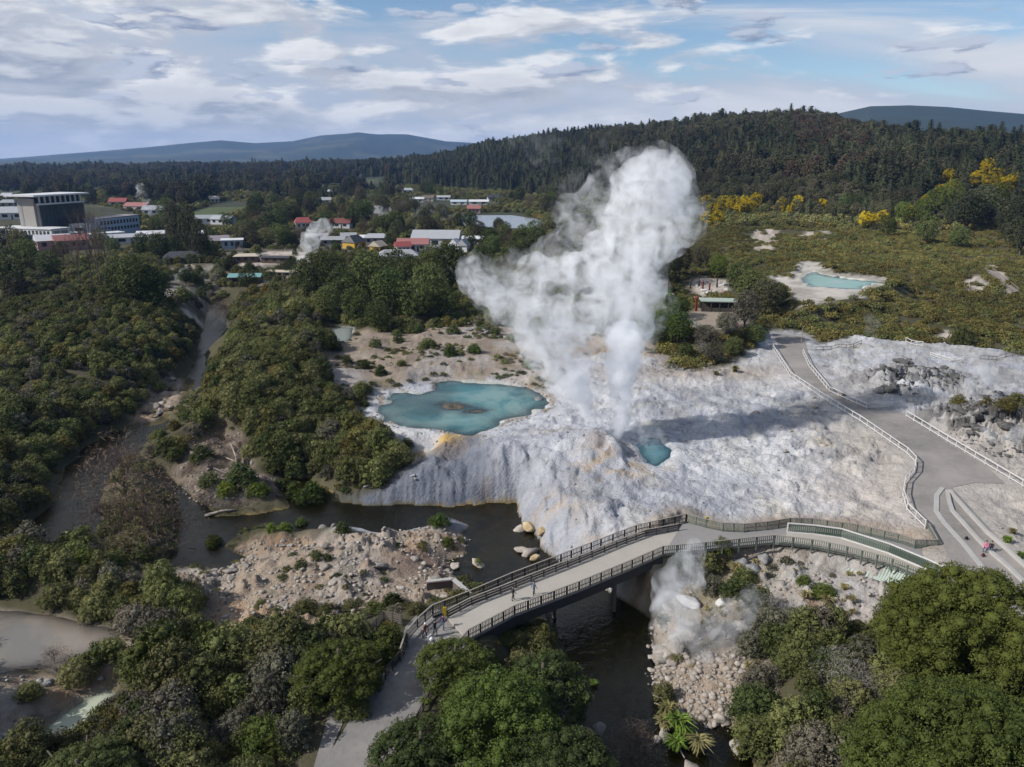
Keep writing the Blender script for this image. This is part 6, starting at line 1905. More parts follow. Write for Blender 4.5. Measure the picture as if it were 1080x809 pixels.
def build_buildings():
    bmats()
    for k, c in BMAT_EXTRA.items(): BMAT[k] = simple('pale_blue_roof', c, 0.6, 0.12, 0.25)
    for hs in HOUSES:
        u, v, w, d, h, rh, rot, wl, rf, lab = hs[:10]
        far = v < 224
        if far: w, d, h, rh = w * 0.75, d * 0.8, h * 0.8, rh * 0.8
        house(u, v, w, d, h, rh, rot, wl, rf, lab, nwin=(0 if len(hs) > 10 else (2 if far else 3)), hip=0.35 if (u * 7 + v) % 3 == 0 else 0)
    # ---- hotel tower
    ang = math.radians(74)
    x, y, z = ground_at(46, 252, 6)
    rt = empty('hotel_tower', (x, y, z - 0.5), ang); rt.scale = (1, 1, 1.22); tag(rt, 'hotel tower with dark glass front, concrete end wall and flat white roof', 'hotel')
    Wd, D = 31, 15
    MB().box((Wd / 2, D / 2, 8), (Wd - 0.6, D - 0.6, 16)).build('core', BMAT['w_concrete'], rt)
    MB().box((Wd / 2 + 0.5, -0.15, 7.6), (Wd - 1, 0.7, 15.2)).build('glass_front', BMAT['towerglass'], rt)
    mul = MB()
    for i in range(12): mul.box((1.5 + i * (Wd - 2) / 11, -0.55, 7.6), (0.18, 0.12, 15.2))
    for zz in (3.2, 6.2, 9.2, 12.2): mul.box((Wd / 2 + 0.5, -0.56, zz), (Wd - 1.2, 0.10, 0.22))
    mul.build('mullions', SM['steel'], rt)
    MB().box((-0.4, D / 2, 9.0), (1.0, D * 0.72, 18.5)).build('end_wall', BMAT['w_beige'], rt)
    MB().box((-0.95, D * 0.72, 8.5), (0.12, 1.2, 16)).build('stair_window', BMAT['w_grey'], rt)
    MB().box((Wd / 2, -0.3, 15.75), (Wd + 1.0, 1.6, 0.6)).build('white_band', BMAT['w_white'], rt)
    MB().box((Wd / 2 + 1.5, D / 2, 17.6), (Wd - 5, D - 2.5, 3.4)).build('top_storey', BMAT['towerglass'], rt)
    for i in range(9): MB().box((2 + i * (Wd - 3) / 8, 0.6, 17.6), (0.7, 0.7, 3.4)).build('column', BMAT['w_white'], rt)
    MB().box((Wd / 2 - 1.0, D / 2, 19.6), (Wd + 7, D + 6, 0.7)).build('roof', BMAT['r_white'], rt)
    # ---- podium
    x, y, z = ground_at(56, 255, 6)
    rt = empty('hotel_podium', (x, y, z - 0.3), ang); tag(rt, 'low white hotel block with two rows of windows in front of the tower', 'hotel block')
    L = 38
    MB().box((6, L / 2, 3.4), (12, L, 6.8)).build('wall', BMAT['w_white'], rt)
    MB().box((6, L / 2, 6.95), (13, L + 1, 0.35)).build('roof', BMAT['r_white'], rt)
    windows(rt, 1, L - 1, -0.02, 1.0, 2.8, 14, 'y'); windows(rt, 1, L - 1, -0.02, 4.0, 5.9, 14, 'y')
    MB().box((0.0, L * 0.47, 3.2), (0.2, 2.2, 4.6)).build('stair_glazing', BMAT['glass'], rt)
    windows(rt, 1, 11, -0.02, 3.8, 5.8, 2, 'x', None, 0.8)
    # ---- office wing
    x, y, z = ground_at(106, 250, 6)
    rt = empty('office_wing', (x, y, z - 0.3), ang); tag(rt, 'grey three-storey wing with rows of square windows right of the hotel tower', 'office')
    MB().box((16, 5, 5.2), (32, 10, 10.4)).build('wall', BMAT['w_paleblue'], rt); MB().box((16, 5, 10.55), (33, 11, 0.4)).build('roof', BMAT['r_mauve'], rt)
    windows(rt, 1, 31, -0.02, 3.4, 5.2, 12, 'x', None, 0.6); windows(rt, 1, 31, -0.02, 6.8, 8.9, 12, 'x', None, 0.6)
    MB().box((-4, 7, 4.0), (8, 12, 8.0)).build('annex', BMAT['w_white'], rt); MB().box((-8.05, 6, 5.0), (0.15, 6, 2.0)).build('annex_window', BMAT['glass'], rt)
    # ---- canopy roofs of the hotel forecourt
    for u, v, w, d, rot, lab in ((84, 251, 34, 9, 66, 'long white forecourt roof of the hotel below the dark glass front'), (30, 254, 30, 7, 70, 'white veranda roof along the foot of the low hotel block'), (112, 252, 18, 10, 50, 'white flat roof at the end of the office wing')):
        x, y, z = ground_at(u, v, 6)
        rt = empty('forecourt_roof', (x, y, z), math.radians(rot)); tag(rt, lab, 'roof')
        MB().box((0, 0, 3.4), (w, d, 0.4)).build('roof', BMAT['r_white'], rt)
        for i in range(5):
            for s in (-1, 1): MB().box((-w / 2 + 1 + i * (w - 2) / 4, s * (d / 2 - 0.4), 1.6), (0.25, 0.25, 3.2)).build('post', BMAT['w_white'], rt)
# ================================================================== single trees, shrubs, tufts, logs, boulders
_NY = np.arange(36, 426, 0.75)
_FY = 426 * 1.006 ** np.arange(0, 330)
def ground_at(u, v, z0=5.0):
    """where the view ray of a photo pixel first meets the ground"""
    a, b = (u - CX) / FPX, -(v - CY) / FPX
    dy, dz = b * SP + CP, b * CP - SP
    for Y, near in ((_NY, True), (_FY, False)):
        X, Z = a / dy * Y, CAMZ + dz / dy * Y
        if near:
            ok = (X > -298) & (X < 358)
            if not ok.any(): continue
            Y, X, Z = Y[ok], X[ok], Z[ok]
            H = _GZ[(Y - _GY[0]).astype(int), (X - _GX[0]).astype(int)]
        else:
            H = height(X, Y)
        k = np.where(Z <= H)[0]
        if len(k) and k[0] > 0:
            i = k[0]; g0, g1 = Z[i - 1] - H[i - 1], H[i] - Z[i]
            t = g0 / (g0 + g1 + 1e-9); y = Y[i - 1] + (Y[i] - Y[i - 1]) * t; x = a / dy * y
            return x, y, hz(x, y)
        if len(k): break
    x, y = un(u, v, z0)
    return x, y, hz(x, y)

def build_single_trees():
    r = random.Random(77)
    # ---- round evergreens on the flat behind the blue pool
    i = 0
    clump = [(334, 318, 1.25), (362, 326, 1.05), (391, 320, 1.4), (410, 333, 1.2), (378, 341, 0.85), (432, 313, 1.15), (453, 330, 1.25), (473, 310, 1.45),
             (439, 338, 1.0), (398, 348, 0.7), (420, 306, 1.2), (350, 306, 1.1), (322, 308, 0.9), (458, 300, 1.2), (490, 306, 1.0), (345, 335, 0.8), (470, 336, 0.8)]
    for u, v, sc in clump:
        x, y, z = ground_at(u, v, 5)
        tree('evergreen_tree', f'ever{i % 4}', 'ever', x, y, z - 0.3, sc, r.uniform(0, 6), 'dense rounded dark evergreen in the grove between the village and the blue pool', 'tree', 'evergreens in the grove behind the blue pool')
        i += 1
    # ---- knoll with the lookout
    for u, v, sc, mt, lab, g in (
        (700, 300, 1.25, 'ever', 'tall dark evergreen left of the lookout pavilion, beside the steam', None),
        (716, 292, 1.05, 'forest', 'dull green tree behind the white sinter patch of the lookout', None),
        (688, 312, 0.95, 'ever', 'rounded dark tree half hidden by the edge of the steam', None),
        (757, 292, 0.72, 'bright', 'lime green tree behind the lookout pavilion', None),
        (738, 284, 0.8, 'forest', 'small dull brown-green tree behind the lime green one', None),
        (778, 312, 0.95, 'ever', 'dark evergreen just right of the pavilion roof', None),
        (792, 326, 1.05, 'ever', 'large evergreen on the crest of the lookout knoll', None),
        (806, 334, 0.95, 'forest', 'olive evergreen on the right shoulder of the lookout knoll', None),
        (818, 330, 0.75, 'ever', 'small evergreen at the foot of the lookout knoll near the white flats', None),
        (785, 345, 0.8, 'scrub_grey', 'silvery shrubby tree above the path entrance', None),
        (764, 352, 0.6, 'scrub_grey', 'silver-grey bush beside the green lookout railing', None),
        (742, 366, 0.55, 'scrub_grey', 'silver-grey bush below the green lookout railing', None),
        (700, 350, 0.85, 'gloss', 'fresh green bush on the steam side of the knoll', None),
        (690, 364, 0.75, 'gloss', 'fresh green bush lowest on the steam side of the knoll', None),
        (714, 366, 0.75, 'gloss', 'fresh green bush above the pale rocks', None),
        (722, 378, 0.42, 'ever', 'small dark bush above the tan clearing', None),
        (752, 382, 0.5, 'scrub_grey', 'grey-green bush above the pile of pale rocks', None),
        (773, 376, 0.5, 'ever', 'dark bush on the lower slope of the knoll', None),
        (795, 366, 0.6, 'ever', 'dark bush beside the path entrance', None),
        (716, 334, 0.6, 'gloss', 'fresh green bush between the red post and the steam', None)):
        x, y, z = ground_at(u, v, 8)
        tree('evergreen_tree' if sc > 0.7 else 'knoll_bush', f'ever{i % 4}', mt, x, y, z - 0.3, sc, r.uniform(0, 6), lab, 'tree' if sc > 0.7 else 'bush', g, sz=sc * (0.8 if sc < 0.7 else 1))
        i += 1
    # ---- trees about the village and the hotel
    vt = [(10, 304, 1.2, 'ever'), (32, 290, 1.1, 'ever'), (52, 294, 0.9, 'ever'), (-12, 285, 1.3, 'ever'), (20, 318, 0.8, 'forest'), (144, 320, 1.15, 'ever'), (158, 322, 1.0, 'ever'), (168, 326, 0.8, 'ever'), (130, 314, 0.9, 'ever'),
          (152, 272, 1.0, 'ever'), (170, 276, 1.1, 'ever'), (184, 272, 0.9, 'ever'), (222, 274, 0.85, 'ever'), (214, 266, 0.8, 'forest'), (260, 244, 0.9, 'forest'), (278, 250, 1.0, 'ever'), (292, 256, 0.9, 'ever'), (268, 262, 0.8, 'forest'), (300, 262, 0.8, 'ever'),
          (240, 240, 0.8, 'ever'), (372, 240, 1.1, 'ever'), (396, 238, 0.7, 'forest'), (330, 250, 0.55, 'ever'), (412, 262, 0.7, 'ever'), (446, 240, 0.7, 'forest'), (532, 262, 1.0, 'ever'), (548, 266, 0.95, 'ever'), (566, 264, 1.0, 'ever'), (584, 266, 0.9, 'forest'),
          (520, 272, 0.9, 'ever'), (506, 284, 0.9, 'ever'), (540, 280, 0.9, 'ever'), (600, 270, 1.0, 'ever'), (622, 262, 1.0, 'forest'), (641, 255, 0.9, 'ever'), (610, 292, 1.1, 'ever'), (650, 280, 1.0, 'ever'), (668, 300, 1.1, 'ever'),
          (196, 300, 0.5, 'ever'), (208, 300, 0.5, 'ever'), (262, 308, 0.7, 'ever'), (285, 300, 0.55, 'ever'), (265, 292, 0.5, 'ever'), (306, 290, 0.55, 'ever'), (244, 286, 0.5, 'forest'), (28, 276, 0.9, 'ever'), (66, 276, 0.8, 'forest'), (120, 268, 0.7, 'ever'),
          (496, 262, 0.7, 'ever'), (356, 268, 0.5, 'ever'), (306, 232, 0.9, 'forest'), (420, 236, 0.6, 'forest'), (350, 226, 0.8, 'forest'), (336, 218, 0.9, 'forest'), (315, 212, 0.9, 'forest'), (290, 216, 0.9, 'ever'), (270, 212, 0.9, 'ever')]
    for u, v, sc, mt in vt:
        x, y, z = ground_at(u, v, 6)
        if u < 70 and v > 270: lab, g = 'dark evergreen tree on the left edge below the hotel', 'dark evergreens below the hotel'
        elif u < 200: lab, g = 'dark evergreen tree between the hotel and the sandy stream bend', 'evergreens between the hotel and the sandy stream bend'
        elif u > 495: lab, g = 'dark evergreen tree between the grey lake and the steam', 'evergreens between the grey lake and the steam'
        else: lab, g = 'dark green tree standing among the village houses', 'trees among the village houses'
        tree('evergreen_tree', f'ever{i % 4}', mt, x, y, z - 0.3, sc, r.uniform(0, 6), lab, 'tree', g)
        i += 1
    # trees that bury the town: spread between the houses, keeping clear of what lies in front of each
    rg = np.random.default_rng(88)
    spots_ = [(u, v) for u, v, *_ in HOUSES] + [(60, 246), (110, 246), (30, 250), (84, 250)]
    k = 0
    for _ in range(1300):
        if k >= 175: break
        u, v = rg.uniform(-20, 600), 206 + 66 * rg.random() ** 1.3
        if any(abs(u - a) < 13 and -4 < v - b < 9 + 0.12 * (v - 206) for a, b in spots_): continue
        if u < 140 and 218 < v < 262: continue
        x, y, z = ground_at(u, v, 6)
        if y > 950 or any(sdf(np.array([x]), np.array([y]), p, 30)[0] < 6 for p in LAWNS + [LAKE] + SANDS): continue
        sc = rg.uniform(0.6, 1.15); q = rg.random()
        far = v < 236
        lab = ('dark tree in the far part of the town towards the forest' if far else 'dark tree in the near part of the town towards the stream') if q < 0.82 else ('leafless brown tree in the far part of the town' if far else 'leafless brown tree in the near part of the town')
        g = ('trees in the far town' if far else 'trees in the near town') if q < 0.82 else ('leafless trees in the far town' if far else 'leafless trees in the near town')
        if q < 0.82:
            tree('town_tree', f'ever{k % 4}', 'ever' if q < 0.4 else 'forest' if q < 0.7 else 'scrub', x, y, z - 0.3, sc * (1.25 if far else 1), rg.uniform(0, 6), lab, 'tree', g)
        else:
            rt = empty('bare_tree', (x, y, z), rg.uniform(0, 6)); rt.scale = (sc, sc, sc * 1.1); tag(rt, lab, 'tree', g)
            me = PM[f'bare{k % 3}'].copy(); me.materials.clear(); me.materials.append(LM['twig']); link('branches', me, None, rt)
            link('crown', with_mat(f'twigs{k % 3}', 'browntwig'), None, rt).scale = (1.5, 1.5, 1.9)
        k += 1
    # tall gum group and leafless poplars
    for k, (u, v, H, lab) in enumerate(((190, 268, 24, 'tall gum tree with open crown right of the hotel wing, left of its pair'), (202, 272, 26, 'tallest gum tree with open crown right of the hotel wing'), (212, 276, 19, 'shorter gum tree with open crown, right of the tallest one'))):
        x, y, z = ground_at(u, v, 6)
        root = empty('gum_tree', (x, y, z - 0.3), k * 1.3); root.scale = (0.9, 0.9, H / 12.0)
        tag(root, lab, 'tree')
        link('trunk', PM['trunk_a'], LM['bark'], root); link('crown', with_mat(f'ever{k}', 'forest'), None, root)
    for k, (u, v, H, lab) in enumerate(((84, 304, 17, 'leafless brown poplar below the hotel, leftmost of its row'), (97, 302, 20, 'tallest leafless brown poplar below the hotel'), (106, 308, 21, 'leafless brown poplar below the hotel with a straight dark stem'), (74, 300, 13, 'small leafless brown tree beside the poplars below the hotel'), (117, 300, 14, 'leafless brown poplar at the right end of its row'))):
        x, y, z = ground_at(u, v, 6)
        o = link('bare_poplar', PM[f'tall{k % 3}'], LM['twig'], None, (x, y, z), k, (H / 18.0,) * 3); tag(o, lab, 'tree')
    for k, (u, v, sc, mt, lab) in enumerate(((238, 338, 0.72, 'twig', 'leafless brown tree beside the steaming upper stream'), (134, 534, 0.95, 'twig', 'large leafless brown bush on the stream island, upper of two'), (160, 580, 0.88, 'twig', 'large leafless reddish brown bush on the stream island, lower of two'),
                                          (166, 262, 0.9, 'twig', 'leafless brown tree behind the dark evergreens right of the hotel'), (450, 222, 1.2, 'greytwig', 'leafless grey tree in front of the far houses'), (400, 226, 1.1, 'greytwig', 'leafless grey tree left of the far houses'),
                                          (116, 560, 0.6, 'twig', 'low leafless brown bush at the water edge of the island'), (812, 648, 0.28, 'greytwig', 'dead white-grey shrub on the steaming bank'), (905, 735, 0.36, 'greytwig', 'dead grey shrub among the scrub left of the big domed tree'),
                                          (880, 715, 0.34, 'greytwig', 'pale dead shrub among dark scrub below the bare bank'), (668, 800, 0.36, 'twig', 'leafless purple-brown shrub on the water bank at the bottom'), (362, 672, 0.22, 'twig', 'thin leafless shrub beside the wooden fence'),
                                          (255, 700, 0.34, 'greytwig', 'dead grey shrub on the edge of the thicket'), (200, 740, 0.30, 'greytwig', 'dead grey shrub in the thicket above the milky pool'), (770, 345, 0.42, 'greytwig', 'dead silver shrub beside the lookout railing'), (740, 374, 0.36, 'greytwig', 'dead silver shrub above the pale rocks'), (58, 700, 0.25, 'twig', 'leafless twiggy shrub at the edge of the silty pond'))):
        x, y, z = ground_at(u, v, 4)
        rt = empty('bare_shrub' if 'bush' in lab or 'shrub' in lab else 'bare_tree', (x, y, z), k * 0.9); rt.scale = (sc, sc, sc * (0.8 if sc < 0.7 else 1))
        tag(rt, lab, 'bush' if 'bush' in lab or 'shrub' in lab else 'tree')
        me = PM[f'bare{k % 3}'].copy(); me.materials.clear(); me.materials.append(LM[mt]); link('branches', me, None, rt)
        o = link('crown', with_mat(f'twigs{k % 3}', 'browntwig' if mt == 'twig' else 'paletwig'), None, rt); o.scale = (1.9, 1.9, 2.0)
    # ---- golden wattles along the foot of the wood
    for k, (u, v, sc) in enumerate(WATTLES):
        x, y, z = ground_at(u, v, 14)
        if y > 900 or y < 100: continue
        tree('wattle_tree', f'ever{k % 4}', 'yellow' , x, y, z - 0.3, sc * max(y, 460) / 560.0 * (1.05 if u < 880 else 1.3), r.uniform(0, 6), 'wattle tree in bright yellow blossom at the foot of the dark wood' if u < 880 else 'wattle tree in yellow blossom on the wooded slope to the right',
             'tree', 'yellow wattles at the foot of the wood' if u < 880 else 'yellow wattles on the right slope')
    for k, (u, v, sc, mt) in enumerate(((986, 232, 1.6, 'gold'), (1000, 222, 1.5, 'gold'), (970, 236, 1.2, 'gold'), (1018, 246, 1.8, 'pine'), (1034, 240, 1.9, 'pine'), (976, 258, 1.2, 'ever'), (1066, 250, 1.7, 'pine'), (950, 236, 1.1, 'gold'), (900, 226, 1.1, 'ever'), (890, 224, 1.0, 'ever'), (1050, 226, 1.5, 'gold'), (1075, 270, 1.5, 'pine'), (1010, 262, 0.9, 'ever'), (936, 250, 0.9, 'gold'))):
        x, y, z = ground_at(u, v, 16)
        lab = {'gold': 'olive-gold rounded tree on the lower slope at the right', 'pine': 'very dark broad tree on the lower slope at the right', 'ever': 'dark evergreen tree on the heath below the right-hand woods'}[mt]
        tree('slope_tree', f'ever{k % 4}', mt, x, y, z - 0.3, sc, r.uniform(0, 6), lab, 'tree', {'gold': 'olive-gold trees of the right slope', 'pine': 'very dark trees of the right slope', 'ever': 'evergreens on the heath'}[mt])
    # ---- the big crowns in the foreground
    PM['dome_a'] = leaf_cloud('dome_a', lobes_dome(7.4, 11.0, 1.2, 330, 0.78, 501, low=-0.55), 1.25, 0.17, 511, 0.75, 0.58)
    PM['dome_b'] = leaf_cloud('dome_b', lobes_dome(8.6, 10.5, 1.0, 460, 0.76, 502, low=-0.5), 1.25, 0.17, 512, 0.75, 0.58)
    PM['dome_c'] = leaf_cloud('dome_c', lobes_dome(5.4, 9.5, 0.8, 210, 0.68, 503, low=-0.6), 1.25, 0.17, 513, 0.75, 0.58)
    PM['dome_d'] = leaf_cloud('dome_d', lobes_dome(4.0, 7.2, 0.6, 150, 0.56, 504, low=-0.6), 1.25, 0.16, 514, 0.75, 0.58)
    PM['trunk_big'] = trunk_mesh('trunk_big', 9.5, 0.42, 2.2, 6.0, 9, 7)
    for nm, key, mt, X, Y, sc, szs, lab in (
        ('domed_tree', 'dome_a', 'gold', 40.2, 58.0, 1.0, 1.0, 'big olive-gold domed tree at the end of the slatted ramp'),
        ('domed_tree', 'dome_b', 'gold', 32.6, 41.5, 1.0, 1.0, 'biggest domed tree, nearest the viewer, filling the lower right corner'),
        ('domed_tree', 'dome_a', 'gold', 49.5, 49.0, 0.92, 0.95, 'domed tree cut off by the right edge below the kerbed path'),
        ('broadleaf_tree', 'dome_c', 'gloss', -1.2, 49.5, 1.0, 1.0, 'rounded glossy green tree beside the bridge approach'),
        ('broadleaf_tree', 'dome_d', 'ever', 2.6, 57.0, 1.0, 1.0, 'olive tree overhanging the dark water below the bridge'),
        ('broadleaf_tree', 'dome_d', 'gold', -5.2, 57.2, 0.8, 0.75, 'low olive tree against the bridge approach railing'),
        ('broadleaf_tree', 'dome_d', 'ever', -7.0, 46.5, 0.9, 0.8, 'olive bushy tree in front of the glossy green tree, beside the shaded path'),
        ('broadleaf_tree', 'dome_c', 'ever', 3.6, 44.0, 0.9, 0.85, 'dark tree right of the glossy one, in the bottom middle'),
        ('broadleaf_tree', 'dome_d', 'ever', -31.0, 44.0, 0.9, 0.72, 'dark glossy round bush tree below the milky green pool'),
        ('broadleaf_tree', 'dome_d', 'scrub', -22.5, 60.5, 0.75, 0.6, 'grey-olive rounded bush tree on the edge of the pale boulder flat'),
        ('broadleaf_tree', 'dome_d', 'gold', -15.0, 55.5, 0.9, 0.75, 'golden olive bush tree against the dark wooden fence')):
        z = hz(X, Y)
        root = empty(nm, (X, Y, z - 0.3), r.uniform(0, 6)); root.scale = (sc, sc, sc * szs)
        tag(root, lab, 'tree')
        link('trunk', PM['trunk_big'], LM['bark'], root); link('crown', with_mat(key, mt), None, root)
    # ---- bushes standing alone on bare ground
    spots = [(255, 512, 1.25, 'ever', 'dark green bush on the driftwood flat'), (272, 520, 0.9, 'bright', 'bright fern-green bush at the stream edge of the driftwood flat'), (330, 528, 1.2, 'gloss', 'blue-green bush at the tip of the driftwood flat'), (312, 524, 1.0, 'gold', 'tawny bush beside the blue-green bush at the stream'),
             (222, 515, 1.0, 'ever', 'dark bush on the left end of the driftwood flat'), (240, 522, 0.8, 'bright', 'bright green low bush at the left end of the driftwood flat'), (215, 488, 1.1, 'ever', 'dark spreading bush above the driftwood'), (298, 512, 0.7, 'ever', 'small dark bush in the middle of the driftwood flat'),
             (300, 556, 0.55, 'bright', 'bright green low clump on the boulder flat shore'), (286, 560, 0.5, 'bright', 'bright green clump left on the boulder flat shore'), (318, 553, 0.5, 'gloss', 'green clump right on the boulder flat shore'), (226, 574, 0.55, 'gold', 'yellow-green round bush at the tip of the boulder flat'), (362, 562, 0.55, 'ever', 'green bush on the shore of the dark pool'),
             (464, 553, 0.75, 'gloss', 'fresh green bush on the rocky point in the dark pool'), (472, 572, 0.45, 'gold', 'small yellowish bush on the rocky point'), (504, 596, 0.4, 'bright', 'green clump on the rock in the dark pool'),
             (318, 600, 0.5, 'ever', 'small dark bush in the middle of the boulder flat'), (333, 585, 0.4, 'ever', 'small dark bush near the head of the boulder flat'), (345, 590, 0.35, 'ever', 'low dark bush among pale boulders'), (322, 646, 0.75, 'scrub', 'low dark shrub on the pale sand, left of two'), (345, 650, 0.6, 'scrub', 'low dark shrub on the pale sand, right of two'),
             (370, 645, 0.6, 'scrub', 'low bush beside the end of the wooden fence'), (275, 640, 0.4, 'scrub', 'small bush on pink sand'), (395, 648, 0.7, 'gold', 'olive bush at the corner of the wooden fence'), (415, 640, 0.6, 'gold', 'olive bush between fence and bridge railing'), (440, 645, 0.5, 'scrub', 'olive bush below the bridge railing'),
             (410, 685, 1.0, 'gold', 'golden olive bush between the fence and the approach path'), (400, 700, 0.9, 'gold', 'yellowish bush on the median beside the side path'), (392, 725, 0.7, 'scrub', 'low hedge-like bush on the path median, upper'), (372, 752, 0.7, 'scrub', 'low hedge-like bush on the path median, lower'),
             (476, 376, 0.9, 'gloss', 'fresh green bush on the tan ground behind the blue pool'), (452, 366, 1.0, 'ever', 'dark bush on the tan ground left of the fresh green one'), (500, 372, 0.9, 'gloss', 'green bush near the grey rocks behind the blue pool'), (420, 362, 1.0, 'ever', 'dark bush behind the tan ground'), (396, 366, 1.0, 'ever', 'dark bush right of the mud pool'),
             (382, 388, 0.75, 'scrub', 'low olive bush on the grey-tan clearing, left'), (402, 396, 0.7, 'gloss', 'green bush on the grey-tan clearing, centre'), (424, 385, 0.6, 'scrub', 'small olive bush on the grey-tan clearing, right'), (352, 368, 1.1, 'gloss', 'round green bush below the mud pool'), (366, 384, 0.9, 'ever', 'dark low bush below the mud pool'),
             (522, 352, 0.9, 'ever', 'dark bush beside the left lobe of steam'), (542, 360, 0.8, 'gloss', 'green bush at the foot of the left lobe of steam'), (557, 388, 0.7, 'bright', 'moss-green bush in front of the steam'), (440, 350, 1.0, 'ever', 'dark bush at the grove edge'), (478, 352, 1.0, 'ever', 'dark bush at the right end of the grove'),
             (366, 434, 0.8, 'bright', 'yellow-green bush left of the blue pool'), (384, 428, 0.6, 'ever', 'dark bush nearest the left shore of the blue pool'), (376, 456, 0.9, 'ever', 'dark bush on white ground below the blue pool'), (398, 472, 0.8, 'ever', 'dark bush above the ochre pool'), (412, 476, 0.8, 'scrub', 'olive bush above the ochre pool'), (388, 482, 0.7, 'scrub', 'olive bush left of the ochre pool'), (430, 472, 0.7, 'ever', 'dark bush right above the ochre pool'),
             (760, 592, 0.8, 'gold', 'tawny bush on the steaming bank beside the ramp railing'), (735, 612, 0.9, 'scrub_grey', 'grey bush in the steam of the bank'), (745, 600, 0.8, 'scrub', 'dark olive bush behind the steam of the bank'), (722, 600, 0.7, 'gold', 'tawny bush nearest the bridge end on the steaming bank'), (785, 615, 0.8, 'scrub', 'dark olive bush between the grey rocks and the steaming bank'), (790, 690, 1.0, 'scrub_grey', 'grey bush right behind the heaped boulders'), (752, 622, 0.8, 'scrub_grey', 'grey-green bush in the middle of the steaming bank'), (775, 630, 0.85, 'ever', 'dark bush at the edge of the steaming bank'), (800, 640, 0.9, 'ever', 'dark bush right of the steaming bank'),
             (868, 628, 0.7, 'gold', 'straw-coloured bush on the bare bank below the slatted ramp'), (848, 615, 0.5, 'gold', 'small straw-coloured bush on the bare bank'), (700, 738, 0.75, 'scrub', 'dark bush on the rocky shore at the bottom'), (800, 725, 1.0, 'scrub_grey', 'grey-green bush right of the boulders'), (795, 760, 1.1, 'ever', 'dark green bush beside the small backwater'),
             (150, 590, 0.8, 'ever', 'dark bush on the lower end of the stream island'), (122, 560, 0.9, 'ever', 'dark bush on the left shore of the stream island'), (112, 594, 0.5, 'bright', 'bright green tuft bush beside the white water'), (58, 600, 0.9, 'scrub', 'olive bush above the silty pond'),
             (105, 700, 0.9, 'gold', 'olive bush between the silty and the milky pool'), (118, 694, 0.8, 'scrub', 'bush beside the grey rocks of the silty pond'), (80, 716, 0.8, 'scrub', 'bush on the spit between the two pools'), (30, 730, 0.6, 'scrub', 'small bush on grey sinter beside the milky pool'),
             (312, 502, 1.0, 'ever', 'dark bush under the hump, above the blue-green bush'), (332, 500, 0.9, 'scrub', 'olive bush at the foot of the hump beside the sinter lobe'), (346, 508, 0.8, 'scrub_grey', 'grey-green bush touching the left end of the sinter lobe'), (800, 792, 1.1, 'scrub', 'olive bush on the bottom edge right of the small backwater'), (1010, 425, 0.7, 'scrub_brown', 'brownish heath bush on the dark outcrop'), (1060, 432, 0.9, 'scrub_brown', 'brownish heath bush on the right side of the dark outcrop'), (1072, 424, 0.9, 'scrub_brown', 'brownish heath bush at the right edge of the dark outcrop'), (1040, 428, 0.7, 'scrub_brown', 'brownish heath bush in the middle of the dark outcrop')]
    for k, (u, v, sc, mt, lab) in enumerate(spots):
        x, y, z = ground_at(u, v, 4)
        key = f'scrub{k % 6}'
        o = link('lone_bush', with_mat(key, mt), None, None, (x, y, z - 0.15), k * 1.1, (sc, sc, sc * 0.85))
        tag(o, lab, 'bush')
    # ---- tufts of flax and grass
    PM['flax0'] = blades_mesh('flax0', 1.5, 1.7, 150, 601); PM['flax1'] = blades_mesh('flax1', 1.2, 1.2, 130, 602, 0.06)
    for k, (u, v, sc, mt, lab) in enumerate(((716, 772, 1.2, 'grass', 'bright green flax clump on the islet at the bottom'), (736, 790, 1.35, 'straw', 'big straw-coloured flax clump at the bottom'), (704, 755, 0.9, 'flax', 'olive flax clump above the bright green one'), (726, 782, 1.0, 'grass', 'green flax clump beside the straw-coloured one'), (712, 790, 0.9, 'grass', 'lowest green flax clump at the bottom'),
                                             (792, 740, 0.7, 'flax', 'yellow-green flax clump between boulders'), (700, 768, 0.8, 'straw', 'pale flax clump above the stones at the bottom'), (626, 722, 0.55, 'grass', 'green tuft standing in the dark water'), (760, 600, 0.9, 'straw', 'straw grass clump beside the ramp railing'), (745, 604, 0.8, 'straw', 'straw grass clump in the bank steam'), (775, 604, 0.8, 'straw', 'straw grass clump below the ramp platform'),
                                             (850, 630, 0.8, 'straw', 'dry grass clump on the bare bank, left'), (872, 640, 0.8, 'straw', 'dry grass clump on the bare bank, lowest'), (890, 622, 0.7, 'straw', 'dry grass clump on the bare bank, right'), (1062, 572, 0.6, 'grass', 'grass tuft behind the concrete kerb, upper'), (1076, 588, 0.7, 'grass', 'grass tuft behind the concrete kerb, lower'), (1068, 562, 0.5, 'straw', 'dry tuft behind the concrete kerb'),
                                             (755, 395, 0.9, 'straw', 'dry grass tuft on the tan clearing below the knoll'), (775, 392, 0.9, 'flax', 'olive grass tuft on the tan clearing below the knoll'), (448, 742, 0.6, 'grass', 'grass tuft at the edge of the approach path'))):
        x, y, z = ground_at(u, v, 3)
        o = link('flax_clump' if sc > 0.85 else 'grass_tuft', with_mat(f'flax{k % 2}', mt), None, None, (x, y, z - 0.05), k, (sc,) * 3)
        tag(o, lab, 'plant')

